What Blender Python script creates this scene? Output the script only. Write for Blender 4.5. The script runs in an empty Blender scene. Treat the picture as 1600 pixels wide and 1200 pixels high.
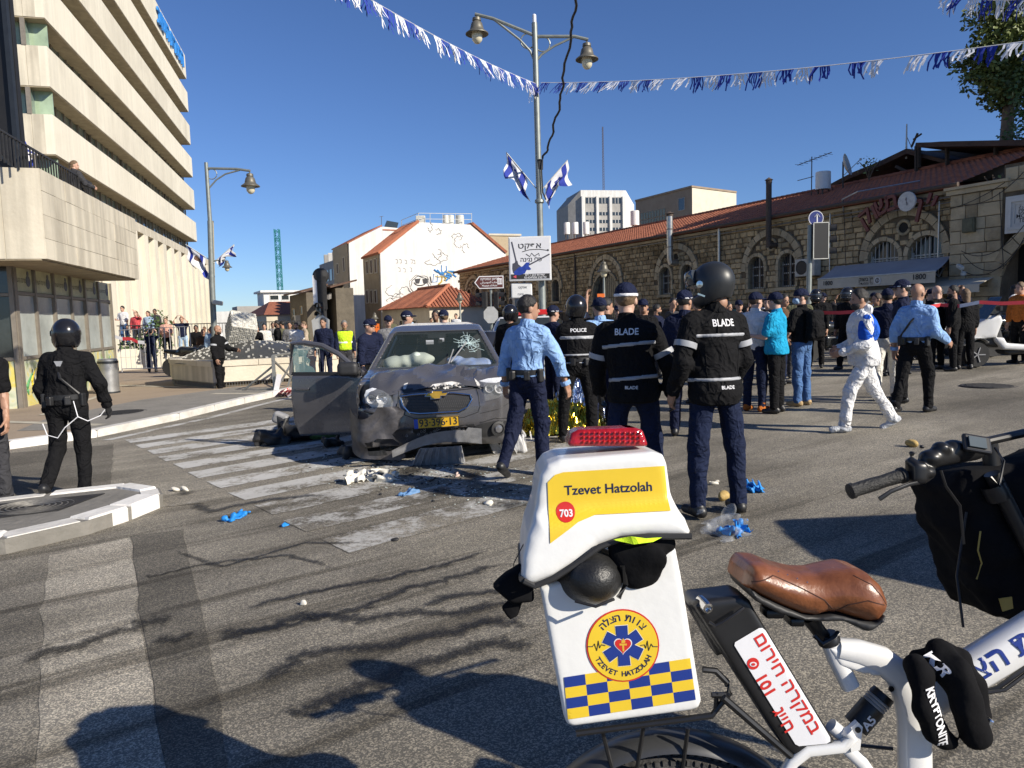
import bpy,bmesh,math,random
import numpy as np
from mathutils import Vector,Matrix,noise as mnoise
from mathutils.bvhtree import BVHTree

random.seed(7)
S = bpy.context.scene
COL = S.collection
PI = math.pi

# ------------------------------------------------------------------ camera, sky, sun, exposure
FOC,PITCH,ROLL,CZ,SLOPE = 1150.0,math.radians(5.22),math.radians(1.6),1.58,0.025
SUN_AZ,SUN_EL = math.radians(56),math.radians(30)      # azimuth to the right of straight behind the camera
fw = np.array([0,math.cos(PITCH),-math.sin(PITCH)])
_up = np.array([0,math.sin(PITCH),math.cos(PITCH)])
_rt = np.array([1.0,0,0])
rt = _rt*math.cos(ROLL) - _up*math.sin(ROLL)
up = _up*math.cos(ROLL) + _rt*math.sin(ROLL)
CAMP = np.array([0,0,CZ])
cam = bpy.data.cameras.new('camera')
cam.sensor_width = 36
cam.lens = 36*FOC/1600
cam.clip_start = 0.05
cam.clip_end = 3000
camo = bpy.data.objects.new('camera',cam)
COL.objects.link(camo)
camo.matrix_world = Matrix(((rt[0],up[0],-fw[0],0),(rt[1],up[1],-fw[1],0),(rt[2],up[2],-fw[2],CZ),(0,0,0,1)))
S.camera = camo
W = bpy.data.worlds.new('World')
S.world = W
W.use_nodes = True
wn = W.node_tree
bg = wn.nodes['Background']
sky = wn.nodes.new('ShaderNodeTexSky')
sky.sky_type = 'NISHITA'
sky.sun_disc = False
sky.sun_elevation = SUN_EL
sky.altitude = 800
sky.air_density = 1.0
sky.dust_density = 0.0
sky.ozone_density = 1.6
sdir = Vector((math.sin(SUN_AZ)*math.cos(SUN_EL),-math.cos(SUN_AZ)*math.cos(SUN_EL),math.sin(SUN_EL)))
sky.sun_rotation = math.atan2(sdir.x,sdir.y)
tint = wn.nodes.new('ShaderNodeMix')
tint.data_type = 'RGBA'
tint.blend_type = 'MULTIPLY'
tint.inputs[0].default_value = 1
tint.inputs[7].default_value = (0.60,0.80,1.18,1)
wn.links.new(sky.outputs[0],tint.inputs[6])
wn.links.new(tint.outputs[2],bg.inputs[0])
bg.inputs[1].default_value = 0.072
sl = bpy.data.lights.new('sun','SUN')
sl.energy = 5.0
sl.angle = math.radians(0.5)
sl.color = (1.0,0.92,0.79)
so = bpy.data.objects.new('sun',sl)
COL.objects.link(so)
so.rotation_euler = sdir.to_track_quat('Z','Y').to_euler()
so.location = (20,-20,40)
S.view_settings.view_transform = 'Standard'
S.view_settings.look = 'None'
S.view_settings.gamma = 1
S.view_settings.exposure = 0.45
S.view_settings.use_curve_mapping = False
S.render.engine = 'CYCLES'
S.cycles.max_bounces = 6
S.cycles.transparent_max_bounces = 12

# ------------------------------------------------------------------ places on the sloping square
def ray(x,y):
 return fw + rt*((x-800)/FOC) - up*((y-600)/FOC)
def gp(x,y,h=0.0):
 d = ray(x,y)
 t = (h-CZ)/(d[2]-SLOPE*d[0])
 return Vector(CAMP + d*t)
def at(x,y,Y):
 d = ray(x,y)
 return Vector(CAMP + d*(Y/d[1]))
def gz(x):
 return SLOPE*x
def onpl(x,y,P0,d):
 n = np.array([d[1],-d[0],0])
 q = ray(x,y)
 t = ((np.array([P0[0],P0[1],0])-CAMP) @ n)/(q @ n)
 return Vector(CAMP + q*t)

# ------------------------------------------------------------------ objects
def tag(o,label=None,cat=None,group=None,kind=None):
 if label: o['label'] = label
 if cat: o['category'] = cat
 if group: o['group'] = group
 if kind: o['kind'] = kind
 return o
def thing(name,label,cat,loc=(0,0,0),rz=0.0,group=None,M=None):
 o = bpy.data.objects.new(name,None)
 COL.objects.link(o)
 o.empty_display_size = 0.1
 if M is not None: o.matrix_world = M
 else:
  o.location = loc
  o.rotation_euler = (0,0,rz)
 return tag(o,label,cat,group)
def mobj(name,me,parent=None):
 o = bpy.data.objects.new(name,me)
 COL.objects.link(o)
 if parent is not None: o.parent = parent
 return o
def mesh(name,V,Fs,mat=None,parent=None,smooth=False,mi=None,sharp=None):
 me = bpy.data.meshes.new(name)
 me.from_pydata([tuple(map(float,v)) for v in V],[],[tuple(map(int,f)) for f in Fs])
 for m in (mat if isinstance(mat,(list,tuple)) else [mat]):
  if m is not None: me.materials.append(m)
 if mi is not None: me.polygons.foreach_set('material_index',mi)
 if smooth:
  me.polygons.foreach_set('use_smooth',[True]*len(me.polygons))
  if sharp is not None: me.set_sharp_from_angle(angle=math.radians(sharp))
 me.update()
 return mobj(name,me,parent)
def dup(o,parent=None,loc=None):
 c = o.copy()
 COL.objects.link(c)
 if parent is not None: c.parent = parent
 for ch in list(o.children): dup(ch,c)
 if loc is not None: c.location = loc
 return c
def frame(zaxis,yhint=(0,0,1)):
 z = Vector(zaxis).normalized()
 h = Vector(yhint)
 if abs(z.dot(h.normalized())) > 0.98: h = Vector((1,0,0))
 x = h.cross(z).normalized()
 y = z.cross(x)
 return x,y,z

class MB:
 def __init__(s): s.v,s.f,s.mi = [],[],[]
 def add(s,V,Fs,mi=0):
  b = len(s.v)
  s.v += [Vector(v) for v in V]
  s.f += [tuple(i+b for i in f) for f in Fs]
  s.mi += [mi]*len(Fs)
  return s
 def box(s,c,d,R=None,mi=0,tap=1.0):
  c = Vector(c)
  x,y,z = d[0]/2,d[1]/2,d[2]/2
  V = [(-x,-y,-z),(x,-y,-z),(x,y,-z),(-x,y,-z),(-x*tap,-y*tap,z),(x*tap,-y*tap,z),(x*tap,y*tap,z),(-x*tap,y*tap,z)]
  V = [c + (R @ Vector(v) if R is not None else Vector(v)) for v in V]
  return s.add(V,[(0,3,2,1),(4,5,6,7),(0,1,5,4),(1,2,6,5),(2,3,7,6),(3,0,4,7)],mi)
 def rbox(s,c,d,b=0.01,R=None,mi=0):
  bm = bmesh.new()
  bmesh.ops.create_cube(bm,size=1)
  for v in bm.verts: v.co = Vector((v.co.x*d[0],v.co.y*d[1],v.co.z*d[2]))
  bmesh.ops.bevel(bm,geom=list(bm.edges),offset=b,segments=2,profile=0.5,affect='EDGES')
  bm.verts.index_update()
  V = [Vector(c) + (R @ v.co if R is not None else v.co) for v in bm.verts]
  Fs = [[v.index for v in f.verts] for f in bm.faces]
  bm.free()
  return s.add(V,Fs,mi)
 def bar(s,a,b,w,h=None,mi=0,upv=(0,0,1)):
  a,b = Vector(a),Vector(b)
  x,y,z = frame(b-a,upv)
  R = Matrix((x,y,z)).transposed()
  return s.box((a+b)/2,(w,h or w,(b-a).length),R,mi)
 def tube(s,pts,r,n=8,cap=True,mi=0,flat=1.0,upv=(0,0,1)):
  pts = [Vector(p) for p in pts]
  rs = r if isinstance(r,(list,tuple)) else [r]*len(pts)
  V,Fs = [],[]
  for i,p in enumerate(pts):
   t = (pts[min(i+1,len(pts)-1)]-pts[max(i-1,0)])
   x,y,z = frame(t,upv)
   for k in range(n):
    a = 2*PI*k/n
    V.append(p + (x*math.cos(a)*flat + y*math.sin(a))*rs[i])
  for i in range(len(pts)-1):
   for k in range(n):
    k2 = (k+1) % n
    Fs.append((i*n+k,i*n+k2,(i+1)*n+k2,(i+1)*n+k))
  if cap:
   Fs.append(tuple(range(n-1,-1,-1)))
   Fs.append(tuple((len(pts)-1)*n+k for k in range(n)))
  return s.add(V,Fs,mi)
 def lathe(s,prof,c=(0,0,0),ax=(0,0,1),n=16,mi=0,cap=True):
  x,y,z = frame(ax,(0,1,0))
  c = Vector(c)
  V,Fs = [],[]
  for (r,h) in prof:
   for k in range(n):
    a = 2*PI*k/n
    V.append(c + z*h + (x*math.cos(a)+y*math.sin(a))*r)
  for i in range(len(prof)-1):
   for k in range(n):
    k2 = (k+1) % n
    Fs.append((i*n+k,i*n+k2,(i+1)*n+k2,(i+1)*n+k))
  if cap:
   Fs.append(tuple(range(n-1,-1,-1)))
   Fs.append(tuple((len(prof)-1)*n+k for k in range(n)))
  return s.add(V,Fs,mi)
 def prism(s,poly,z0,z1,mi=0):
  n = len(poly)
  V = [(p[0],p[1],z0) for p in poly]+[(p[0],p[1],z1) for p in poly]
  Fs = [tuple(range(n-1,-1,-1)),tuple(range(n,2*n))]+[(i,(i+1) % n,n+(i+1) % n,n+i) for i in range(n)]
  return s.add(V,Fs,mi)
 def slab(s,P,off,mi=0):
  """a polygon P of points swept along the vector off"""
  n = len(P)
  off = Vector(off)
  V = [Vector(p) for p in P]+[Vector(p)+off for p in P]
  Fs = [tuple(range(n-1,-1,-1)),tuple(range(n,2*n))]+[(i,(i+1) % n,n+(i+1) % n,n+i) for i in range(n)]
  return s.add(V,Fs,mi)
 def xf(s,M):
  s.v = [M @ v for v in s.v]
  return s
 def build(s,name,mat,parent=None,smooth=False,sharp=35):
  return mesh(name,s.v,s.f,mat,parent,smooth,s.mi if isinstance(mat,(list,tuple)) else None,sharp)

# ------------------------------------------------------------------ materials
MATS = {}
def nt(m): return m.node_tree.nodes,m.node_tree.links
def mat(name,col,rough=0.7,metal=0.0,var=0.12,vs=6.0,bump=0.0,bs=60.0,spec=0.5,detail=5,coat=0.0,stretch=None,col2=None):
 """colour with large-scale noise variation and a fine bump"""
 if name in MATS: return MATS[name]
 m = bpy.data.materials.new(name)
 m.use_nodes = True
 N,L = nt(m)
 b = N['Principled BSDF']
 b.inputs['Roughness'].default_value = rough
 b.inputs['Metallic'].default_value = metal
 b.inputs['Specular IOR Level'].default_value = spec
 b.inputs['Coat Weight'].default_value = coat
 tc = N.new('ShaderNodeTexCoord')
 src = tc.outputs['Object']
 if stretch:
  mp = N.new('ShaderNodeMapping')
  mp.inputs['Scale'].default_value = stretch
  L.new(src,mp.inputs[0])
  src = mp.outputs[0]
 if var > 0 or col2:
  n = N.new('ShaderNodeTexNoise')
  n.inputs['Scale'].default_value = vs
  n.inputs['Detail'].default_value = detail
  n.inputs['Roughness'].default_value = 0.65
  L.new(src,n.inputs['Vector'])
  cr = N.new('ShaderNodeValToRGB')
  c2 = col2 or col
  cr.color_ramp.elements[0].position = 0.3
  cr.color_ramp.elements[1].position = 0.7
  cr.color_ramp.elements[0].color = (*[max(0,c*(1-var)) for c in c2],1)
  cr.color_ramp.elements[1].color = (*[min(1,c*(1+var)) for c in col],1)
  L.new(n.outputs[0],cr.inputs[0])
  L.new(cr.outputs[0],b.inputs['Base Color'])
  mr = N.new('ShaderNodeMapRange')
  mr.inputs[3].default_value = max(0,rough-0.08)
  mr.inputs[4].default_value = min(1,rough+0.08)
  L.new(n.outputs[0],mr.inputs[0])
  L.new(mr.outputs[0],b.inputs['Roughness'])
 else:
  b.inputs['Base Color'].default_value = (*col,1)
 if bump > 0:
  n2 = N.new('ShaderNodeTexNoise')
  n2.inputs['Scale'].default_value = bs
  n2.inputs['Detail'].default_value = 4
  L.new(src,n2.inputs['Vector'])
  bp = N.new('ShaderNodeBump')
  bp.inputs['Strength'].default_value = bump
  bp.inputs['Distance'].default_value = 0.02
  L.new(n2.outputs[0],bp.inputs['Height'])
  L.new(bp.outputs[0],b.inputs['Normal'])
 MATS[name] = m
 return m
def glass(name,col=(0.8,0.9,0.88),alpha=0.35,rough=0.03):
 """thin pane: part mirror, part see-through"""
 if name in MATS: return MATS[name]
 m = bpy.data.materials.new(name)
 m.use_nodes = True
 N,L = nt(m)
 b = N['Principled BSDF']
 b.inputs['Base Color'].default_value = (*col,1)
 b.inputs['Roughness'].default_value = rough
 b.inputs['Alpha'].default_value = alpha
 MATS[name] = m
 return m
def stone_mat(name,c1,c2,scale=1.2,rough=0.9,bump=0.5,streak=0.0):
 if name in MATS: return MATS[name]
 m = bpy.data.materials.new(name)
 m.use_nodes = True
 N,L = nt(m)
 b = N['Principled BSDF']
 b.inputs['Roughness'].default_value = rough
 b.inputs['Specular IOR Level'].default_value = 0.25
 tc = N.new('ShaderNodeTexCoord')
 g = N.new('ShaderNodeNewGeometry')
 n = N.new('ShaderNodeTexNoise')
 n.inputs['Scale'].default_value = scale
 n.inputs['Detail'].default_value = 8
 n.inputs['Roughness'].default_value = 0.7
 L.new(g.outputs['Position'],n.inputs['Vector'])
 oi = N.new('ShaderNodeObjectInfo')
 ad = N.new('ShaderNodeMath')
 ad.operation = 'MULTIPLY_ADD'
 L.new(oi.outputs['Random'],ad.inputs[0])
 ad.inputs[1].default_value = 0.3
 L.new(n.outputs[0],ad.inputs[2])
 isl = N.new('ShaderNodeMath')
 isl.operation = 'MULTIPLY_ADD'
 L.new(g.outputs['Random Per Island'],isl.inputs[0])
 isl.inputs[1].default_value = 0.3
 L.new(ad.outputs[0],isl.inputs[2])
 cr = N.new('ShaderNodeValToRGB')
 cr.color_ramp.elements[0].position = 0.45
 cr.color_ramp.elements[1].position = 0.95
 cr.color_ramp.elements[0].color = (*c1,1)
 cr.color_ramp.elements[1].color = (*c2,1)
 L.new(isl.outputs[0],cr.inputs[0])
 out = cr.outputs[0]
 if streak > 0:
  mp = N.new('ShaderNodeMapping')
  mp.inputs['Scale'].default_value = (2.2,2.2,0.12)
  L.new(g.outputs['Position'],mp.inputs[0])
  n3 = N.new('ShaderNodeTexNoise')
  n3.inputs['Scale'].default_value = 1.6
  n3.inputs['Detail'].default_value = 6
  L.new(mp.outputs[0],n3.inputs['Vector'])
  mr = N.new('ShaderNodeMapRange')
  mr.inputs[1].default_value = 0.42
  mr.inputs[2].default_value = 0.62
  mr.inputs[3].default_value = 1-streak
  mr.inputs[4].default_value = 1
  L.new(n3.outputs[0],mr.inputs[0])
  mx = N.new('ShaderNodeMix')
  mx.data_type = 'RGBA'
  mx.blend_type = 'MULTIPLY'
  mx.inputs[0].default_value = 1
  L.new(out,mx.inputs[6])
  L.new(mr.outputs[0],mx.inputs[7])
  out = mx.outputs[2]
 L.new(out,b.inputs['Base Color'])
 n2 = N.new('ShaderNodeTexNoise')
 n2.inputs['Scale'].default_value = 14
 n2.inputs['Detail'].default_value = 8
 L.new(g.outputs['Position'],n2.inputs['Vector'])
 bp = N.new('ShaderNodeBump')
 bp.inputs['Strength'].default_value = bump
 bp.inputs['Distance'].default_value = 0.04
 L.new(n2.outputs[0],bp.inputs['Height'])
 L.new(bp.outputs[0],b.inputs['Normal'])
 MATS[name] = m
 return m
def asphalt(name,dark=1.0,paint=None,wear=0.5,wet=False):
 if name in MATS: return MATS[name]
 m = bpy.data.materials.new(name)
 m.use_nodes = True
 N,L = nt(m)
 b = N['Principled BSDF']
 g = N.new('ShaderNodeNewGeometry')
 P = g.outputs['Position']
 def noise(sc,det=4,rg=0.6,st=None):
  v = P
  if st:
   mp = N.new('ShaderNodeMapping')
   mp.vector_type = 'TEXTURE'
   mp.inputs['Scale'].default_value = st
   mp.inputs['Rotation'].default_value = (0,0,math.radians(34))
   L.new(P,mp.inputs[0])
   v = mp.outputs[0]
  n = N.new('ShaderNodeTexNoise')
  n.inputs['Scale'].default_value = sc
  n.inputs['Detail'].default_value = det
  n.inputs['Roughness'].default_value = rg
  L.new(v,n.inputs['Vector'])
  return n.outputs[0]
 def ramp(src,a,c,ca,cb):
  r = N.new('ShaderNodeValToRGB')
  r.color_ramp.elements[0].position = a
  r.color_ramp.elements[1].position = c
  r.color_ramp.elements[0].color = (*ca,1)
  r.color_ramp.elements[1].color = (*cb,1)
  L.new(src,r.inputs[0])
  return r.outputs[0]
 def mix(f,a,c,mode='MIX'):
  x = N.new('ShaderNodeMix')
  x.data_type = 'RGBA'
  x.blend_type = mode
  if isinstance(f,float): x.inputs[0].default_value = f
  else: L.new(f,x.inputs[0])
  L.new(a,x.inputs[6])
  L.new(c,x.inputs[7])
  return x.outputs[2]
 big = ramp(noise(0.35,6,0.62),0.35,0.68,tuple(c*dark for c in (0.155,0.144,0.124)),tuple(c*dark for c in (0.335,0.311,0.264)))
 lane = ramp(noise(1.2,6,0.62,(3.5,0.7,1)),0.36,0.62,(0.66,0.655,0.64),(1.0,1.0,1.0))
 base = mix(1.0,big,lane,'MULTIPLY')
 # bands of damp and rubber that follow the fall of the road, strongest on the near side of the crossing
 damp = ramp(noise(1.0,7,0.66,(6.0,0.42,1)),0.52,0.60,(1,1,1),(0.42,0.41,0.39))
 sp = N.new('ShaderNodeSeparateXYZ')
 L.new(P,sp.inputs[0])
 mk = N.new('ShaderNodeMapRange')
 mk.inputs[1].default_value,mk.inputs[2].default_value,mk.inputs[3].default_value,mk.inputs[4].default_value = 9.0,4.5,0.15,0.9
 L.new(sp.outputs[1],mk.inputs[0])
 base = mix(mk.outputs[0],base,mix(1.0,base,damp,'MULTIPLY'))
 vo = N.new('ShaderNodeTexVoronoi')
 vo.inputs['Scale'].default_value = 170
 L.new(P,vo.inputs['Vector'])
 chips = N.new('ShaderNodeSeparateColor')
 L.new(vo.outputs['Color'],chips.inputs[0])
 chipc = ramp(chips.outputs[0],0.45,0.98,(0.62,0.62,0.62),(2.3,2.2,2.0))
 # the ramp clamps at 1 only in the picture: scale it down and back up
 base2 = mix(0.85,base,chipc,'MULTIPLY')
 col = base2
 if paint:
  w = noise(2.4,7,0.72)
  w2 = noise(26,5,0.7)
  ad = N.new('ShaderNodeMath')
  ad.operation = 'MULTIPLY_ADD'
  L.new(w2,ad.inputs[0])
  ad.inputs[1].default_value = 0.5
  L.new(w,ad.inputs[2])
  f = N.new('ShaderNodeMapRange')
  f.inputs[1].default_value = 0.75+(wear-0.5)*0.4+0.07
  f.inputs[2].default_value = 0.75+(wear-0.5)*0.4-0.07
  L.new(ad.outputs[0],f.inputs[0])
  rgb = N.new('ShaderNodeRGB')
  rgb.outputs[0].default_value = (*paint,1)
  pc = mix(0.45,rgb.outputs[0],lane,'MULTIPLY')
  col = mix(f.outputs[0],base2,pc)
 L.new(col,b.inputs['Base Color'])
 b.inputs['Roughness'].default_value = 0.28 if wet else 0.85
 b.inputs['Specular IOR Level'].default_value = 0.5 if wet else 0.3
 bp = N.new('ShaderNodeBump')
 bp.inputs['Strength'].default_value = 0.35 if wet else 0.6
 bp.inputs['Distance'].default_value = 0.006
 ds = N.new('ShaderNodeMath')
 ds.operation = 'ADD'
 L.new(chips.outputs[1],ds.inputs[0])
 L.new(noise(300,2),ds.inputs[1])
 L.new(ds.outputs[0],bp.inputs['Height'])
 L.new(bp.outputs[0],b.inputs['Normal'])
 MATS[name] = m
 return m

def stain_mat(name,col,rough,spread=1.0):
 """a film on the road that breaks up towards its edge (vertex attribute 'across')"""
 m = bpy.data.materials.new(name)
 m.use_nodes = True
 N,L = nt(m)
 b = N['Principled BSDF']
 b.inputs['Base Color'].default_value = (*col,1)
 b.inputs['Roughness'].default_value = rough
 b.inputs['Specular IOR Level'].default_value = 0.35
 at_ = N.new('ShaderNodeAttribute')
 at_.attribute_name = 'across'
 g = N.new('ShaderNodeNewGeometry')
 n = N.new('ShaderNodeTexNoise')
 n.inputs['Scale'].default_value = 28
 n.inputs['Detail'].default_value = 7
 n.inputs['Roughness'].default_value = 0.75
 L.new(g.outputs['Position'],n.inputs['Vector'])
 a = N.new('ShaderNodeMath')
 a.operation = 'MULTIPLY_ADD'
 L.new(n.outputs[0],a.inputs[0])
 a.inputs[1].default_value = 1.6*spread
 L.new(at_.outputs['Fac'],a.inputs[2])
 r = N.new('ShaderNodeMapRange')
 r.inputs[1].default_value = 0.5+0.75*spread
 r.inputs[2].default_value = 0.85+0.85*spread
 r.inputs[4].default_value = 0.62
 L.new(a.outputs[0],r.inputs[0])
 L.new(r.outputs[0],b.inputs['Alpha'])
 return m

# ------------------------------------------------------------------ lettering
def text_geo(s,size=1.0,bold=0.0,align='CENTER',sx=1.0):
 cu = bpy.data.curves.new('lettering','FONT')
 cu.body = s
 cu.size = size
 cu.align_x = align
 cu.align_y = 'CENTER'
 cu.offset = bold*size
 cu.resolution_u = 3
 o = bpy.data.objects.new('lettering',cu)
 me = bpy.data.meshes.new_from_object(o)
 V = [Vector((v.co.x*sx,v.co.y,0)) for v in me.vertices]
 Fs = [tuple(p.vertices) for p in me.polygons]
 bpy.data.objects.remove(o)
 bpy.data.curves.remove(cu)
 bpy.data.meshes.remove(me)
 return V,Fs
def rtl(s): return s[::-1]
def lettering(name,s,size,M,mt,parent=None,bold=0.0,depth=0.0,sx=1.0):
 """letters in the local xy plane of the matrix M, z towards the reader"""
 V,Fs = text_geo(s,size,bold,sx=sx)
 mb = MB()
 if depth > 0:
  n = len(V)
  ed = {}
  for f in Fs:
   for i in range(len(f)):
    e = (f[i],f[(i+1) % len(f)])
    ed[e] = ed.get(e,0)+1
  mb.add([v+Vector((0,0,depth)) for v in V]+V,list(Fs)+[(a,a+n,b+n,b) for (a,b) in ed if (b,a) not in ed])
 else:
  mb.add(V,Fs)
 return mb.xf(M).build(name,mt,parent)
def fr(origin,xdir,ydir):
 x = Vector(xdir).normalized()
 z = x.cross(Vector(ydir)).normalized()
 y = z.cross(x)
 return Matrix(((x.x,y.x,z.x,origin[0]),(x.y,y.y,z.y,origin[1]),(x.z,y.z,z.z,origin[2]),(0,0,0,1)))

# ------------------------------------------------------------------ solids from distance fields
class Grid:
 def __init__(g,lo,hi,h):
  g.lo = np.array(lo,float)-1.5*h
  g.h = h
  g.n = np.ceil((np.array(hi,float)+1.5*h-g.lo)/h).astype(int)+1
  g.X = (g.lo[0]+h*np.arange(g.n[0]))[:,None,None].astype(np.float32)
  g.Y = (g.lo[1]+h*np.arange(g.n[1]))[None,:,None].astype(np.float32)
  g.Z = (g.lo[2]+h*np.arange(g.n[2]))[None,None,:].astype(np.float32)
def nets(Fd,g):
 Fd = np.broadcast_to(Fd,tuple(g.n)).astype(np.float32)
 s = Fd < 0
 c = np.array(g.n)-1
 cnt = np.zeros(tuple(c),np.int8)
 for i in (0,1):
  for j in (0,1):
   for k in (0,1):
    cnt += s[i:i+c[0],j:j+c[1],k:k+c[2]]
 act = (cnt > 0) & (cnt < 8)
 ii = np.argwhere(act)
 idx = -np.ones(tuple(c),np.int64)
 idx[act] = np.arange(len(ii))
 acc = np.zeros((len(ii),3))
 num = np.zeros(len(ii))
 offs = [(0,0,0),(1,0,0),(0,1,0),(1,1,0),(0,0,1),(1,0,1),(0,1,1),(1,1,1)]
 for a in range(8):
  for ax in range(3):
   if offs[a][ax]: continue
   b = list(offs[a]); b[ax] = 1
   fa = Fd[ii[:,0]+offs[a][0],ii[:,1]+offs[a][1],ii[:,2]+offs[a][2]]
   fb = Fd[ii[:,0]+b[0],ii[:,1]+b[1],ii[:,2]+b[2]]
   m = (fa < 0) != (fb < 0)
   t = np.where(m,fa/np.where(m,fa-fb,1),0)
   pos = np.array(offs[a])[None,:].repeat(len(ii),0).astype(float)
   pos[:,ax] = t
   acc += pos*m[:,None]
   num += m
 V = g.lo+(ii+acc/num[:,None])*g.h
 quads = []
 for ax in range(3):
  u,w = (ax+1) % 3,(ax+2) % 3
  sl0 = [slice(None)]*3; sl1 = [slice(None)]*3
  sl0[ax] = slice(0,-1); sl1[ax] = slice(1,None)
  ch = s[tuple(sl0)] != s[tuple(sl1)]
  e = np.argwhere(ch)
  e = e[(e[:,u] > 0) & (e[:,w] > 0) & (e[:,u] < c[u]) & (e[:,w] < c[w])]
  if not len(e): continue
  ins = s[tuple(sl0)][e[:,0],e[:,1],e[:,2]]
  q = []
  for du,dw in ((-1,-1),(0,-1),(0,0),(-1,0)):
   t = e.copy(); t[:,u] += du; t[:,w] += dw
   q.append(idx[t[:,0],t[:,1],t[:,2]])
  q = np.stack(q,1)
  q[~ins] = q[~ins][:,::-1]
  quads.append(q)
 Q = np.concatenate(quads) if quads else np.zeros((0,4),int)
 return V,Q[(Q >= 0).all(1)]
def smin(a,b,k):
 if k <= 0: return np.minimum(a,b)
 h = np.clip(0.5+0.5*(b-a)/k,0,1)
 return b+(a-b)*h-k*h*(1-h)
def smax(a,b,k): return -smin(-a,-b,k)
def d_cap(g,a,b,r1,r2):
 a = np.array(a,float); b = np.array(b,float)
 d = b-a
 L2 = max(float(d @ d),1e-9)
 px,py,pz = g.X-a[0],g.Y-a[1],g.Z-a[2]
 t = np.clip((px*d[0]+py*d[1]+pz*d[2])/L2,0,1)
 return np.sqrt((px-t*d[0])**2+(py-t*d[1])**2+(pz-t*d[2])**2)-(r1+(r2-r1)*t)
def d_ell(g,c,r,R=None):
 px,py,pz = g.X-c[0],g.Y-c[1],g.Z-c[2]
 if R is not None:
  R = np.array(R)
  px,py,pz = (px*R[0,i]+py*R[1,i]+pz*R[2,i] for i in range(3))
 k0 = np.sqrt((px/r[0])**2+(py/r[1])**2+(pz/r[2])**2)
 k1 = np.sqrt((px/r[0]**2)**2+(py/r[1]**2)**2+(pz/r[2]**2)**2)+1e-6
 return k0*(k0-1)/k1
def d_box(g,c,hs,r=0.0,R=None):
 px,py,pz = g.X-c[0],g.Y-c[1],g.Z-c[2]
 if R is not None:
  R = np.array(R)
  px,py,pz = (px*R[0,i]+py*R[1,i]+pz*R[2,i] for i in range(3))
 qx,qy,qz = np.abs(px)-hs[0]+r,np.abs(py)-hs[1]+r,np.abs(pz)-hs[2]+r
 return np.sqrt(np.maximum(qx,0)**2+np.maximum(qy,0)**2+np.maximum(qz,0)**2)+np.minimum(np.maximum(qx,np.maximum(qy,qz)),0)-r
def d_pl(g,p,n):
 n = np.array(n,float); n = n/np.linalg.norm(n)
 return (g.X-p[0])*n[0]+(g.Y-p[1])*n[1]+(g.Z-p[2])*n[2]
def wave(g,amp,k,seed=0):
 """pseudo-random folds: warped sine waves about k per metre"""
 r = np.random.RandomState(seed)
 out = 0
 for i in range(4):
  v = r.normal(size=3); v /= np.linalg.norm(v)
  v2 = r.normal(size=3); v2 /= np.linalg.norm(v2)
  f = k*r.uniform(0.6,1.5)*2*PI
  f2 = f*0.4
  out = out+np.sin((g.X*v[0]+g.Y*v[1]+g.Z*v[2])*f+r.uniform(0,6)+1.6*np.sin((g.X*v2[0]+g.Y*v2[1]+g.Z*v2[2])*f2+r.uniform(0,6)))
 return out*(amp/2.2)
def poly2(A,B,poly):
 """signed distance of a 2-D polygon on the broadcast arrays A, B"""
 d = np.full(np.broadcast_shapes(A.shape,B.shape),1e9,np.float32)
 sgn = np.ones_like(d)
 n = len(poly)
 for i in range(n):
  ax,ay = poly[i]; bx,by = poly[i-1]
  ex,ey = bx-ax,by-ay
  wx,wy = A-ax,B-ay
  t = np.clip((wx*ex+wy*ey)/(ex*ex+ey*ey+1e-12),0,1)
  d = np.minimum(d,(wx-ex*t)**2+(wy-ey*t)**2)
  c1 = B >= ay; c2 = B < by; c3 = ex*wy > ey*wx
  fl = (c1 & c2 & c3) | (~c1 & ~c2 & ~c3)
  sgn = np.where(fl,-sgn,sgn)
 return sgn*np.sqrt(d)
def solid(name,Fd,g,mt,parent=None,smooth=True,sharp=None):
 V,Q = nets(Fd,g)
 return mesh(name,V,Q,mt,parent,smooth,None,sharp)
def bvh_of(o):
 me = o.data
 return BVHTree.FromPolygons([v.co.copy() for v in me.vertices],[tuple(p.vertices) for p in me.polygons])
def wrap(V,Fs,bvh,M,off=0.003,maxd=3.0,sub=0):
 """press flat geometry (in the plane of M, z towards the reader) on to a surface"""
 if sub:
  bm = bmesh.new()
  vs = [bm.verts.new(v) for v in V]
  for f in Fs:
   try: bm.faces.new([vs[i] for i in f])
   except ValueError: pass
  bmesh.ops.triangulate(bm,faces=list(bm.faces))
  for _ in range(6):
   lg = [e for e in bm.edges if e.calc_length() > sub]
   if not lg: break
   bmesh.ops.subdivide_edges(bm,edges=lg,cuts=1)
   bmesh.ops.triangulate(bm,faces=list(bm.faces))
  bm.verts.index_update()
  V = [v.co.copy() for v in bm.verts]
  Fs = [tuple(v.index for v in f.verts) for f in bm.faces]
  bm.free()
 z = Vector((M[0][2],M[1][2],M[2][2]))
 out = []
 last = None
 for v in V:
  p = M @ Vector(v)
  h = bvh.ray_cast(p,-z,maxd)
  if h[0] is not None:
   last = (h[0]-p).dot(z)
   out.append(h[0]+z*off)
  else: out.append(p+z*((last if last is not None else 0)+off))
 return out,Fs
# ------------------------------------------------------------------ ground
M_ASPH = asphalt('asphalt',1.0)
M_ASPHD = asphalt('asphalt_repair',0.6)
M_ASPHL = asphalt('asphalt_pale',1.55)
M_PAINT = asphalt('worn_white_paint',1.0,(0.56,0.55,0.52),0.60)
M_PAINTW = asphalt('very_worn_white_paint',1.0,(0.50,0.49,0.46),0.42)
M_WET = asphalt('wet_asphalt',0.22,wet=True)
M_OIL = asphalt('oily_asphalt',0.4)

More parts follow.
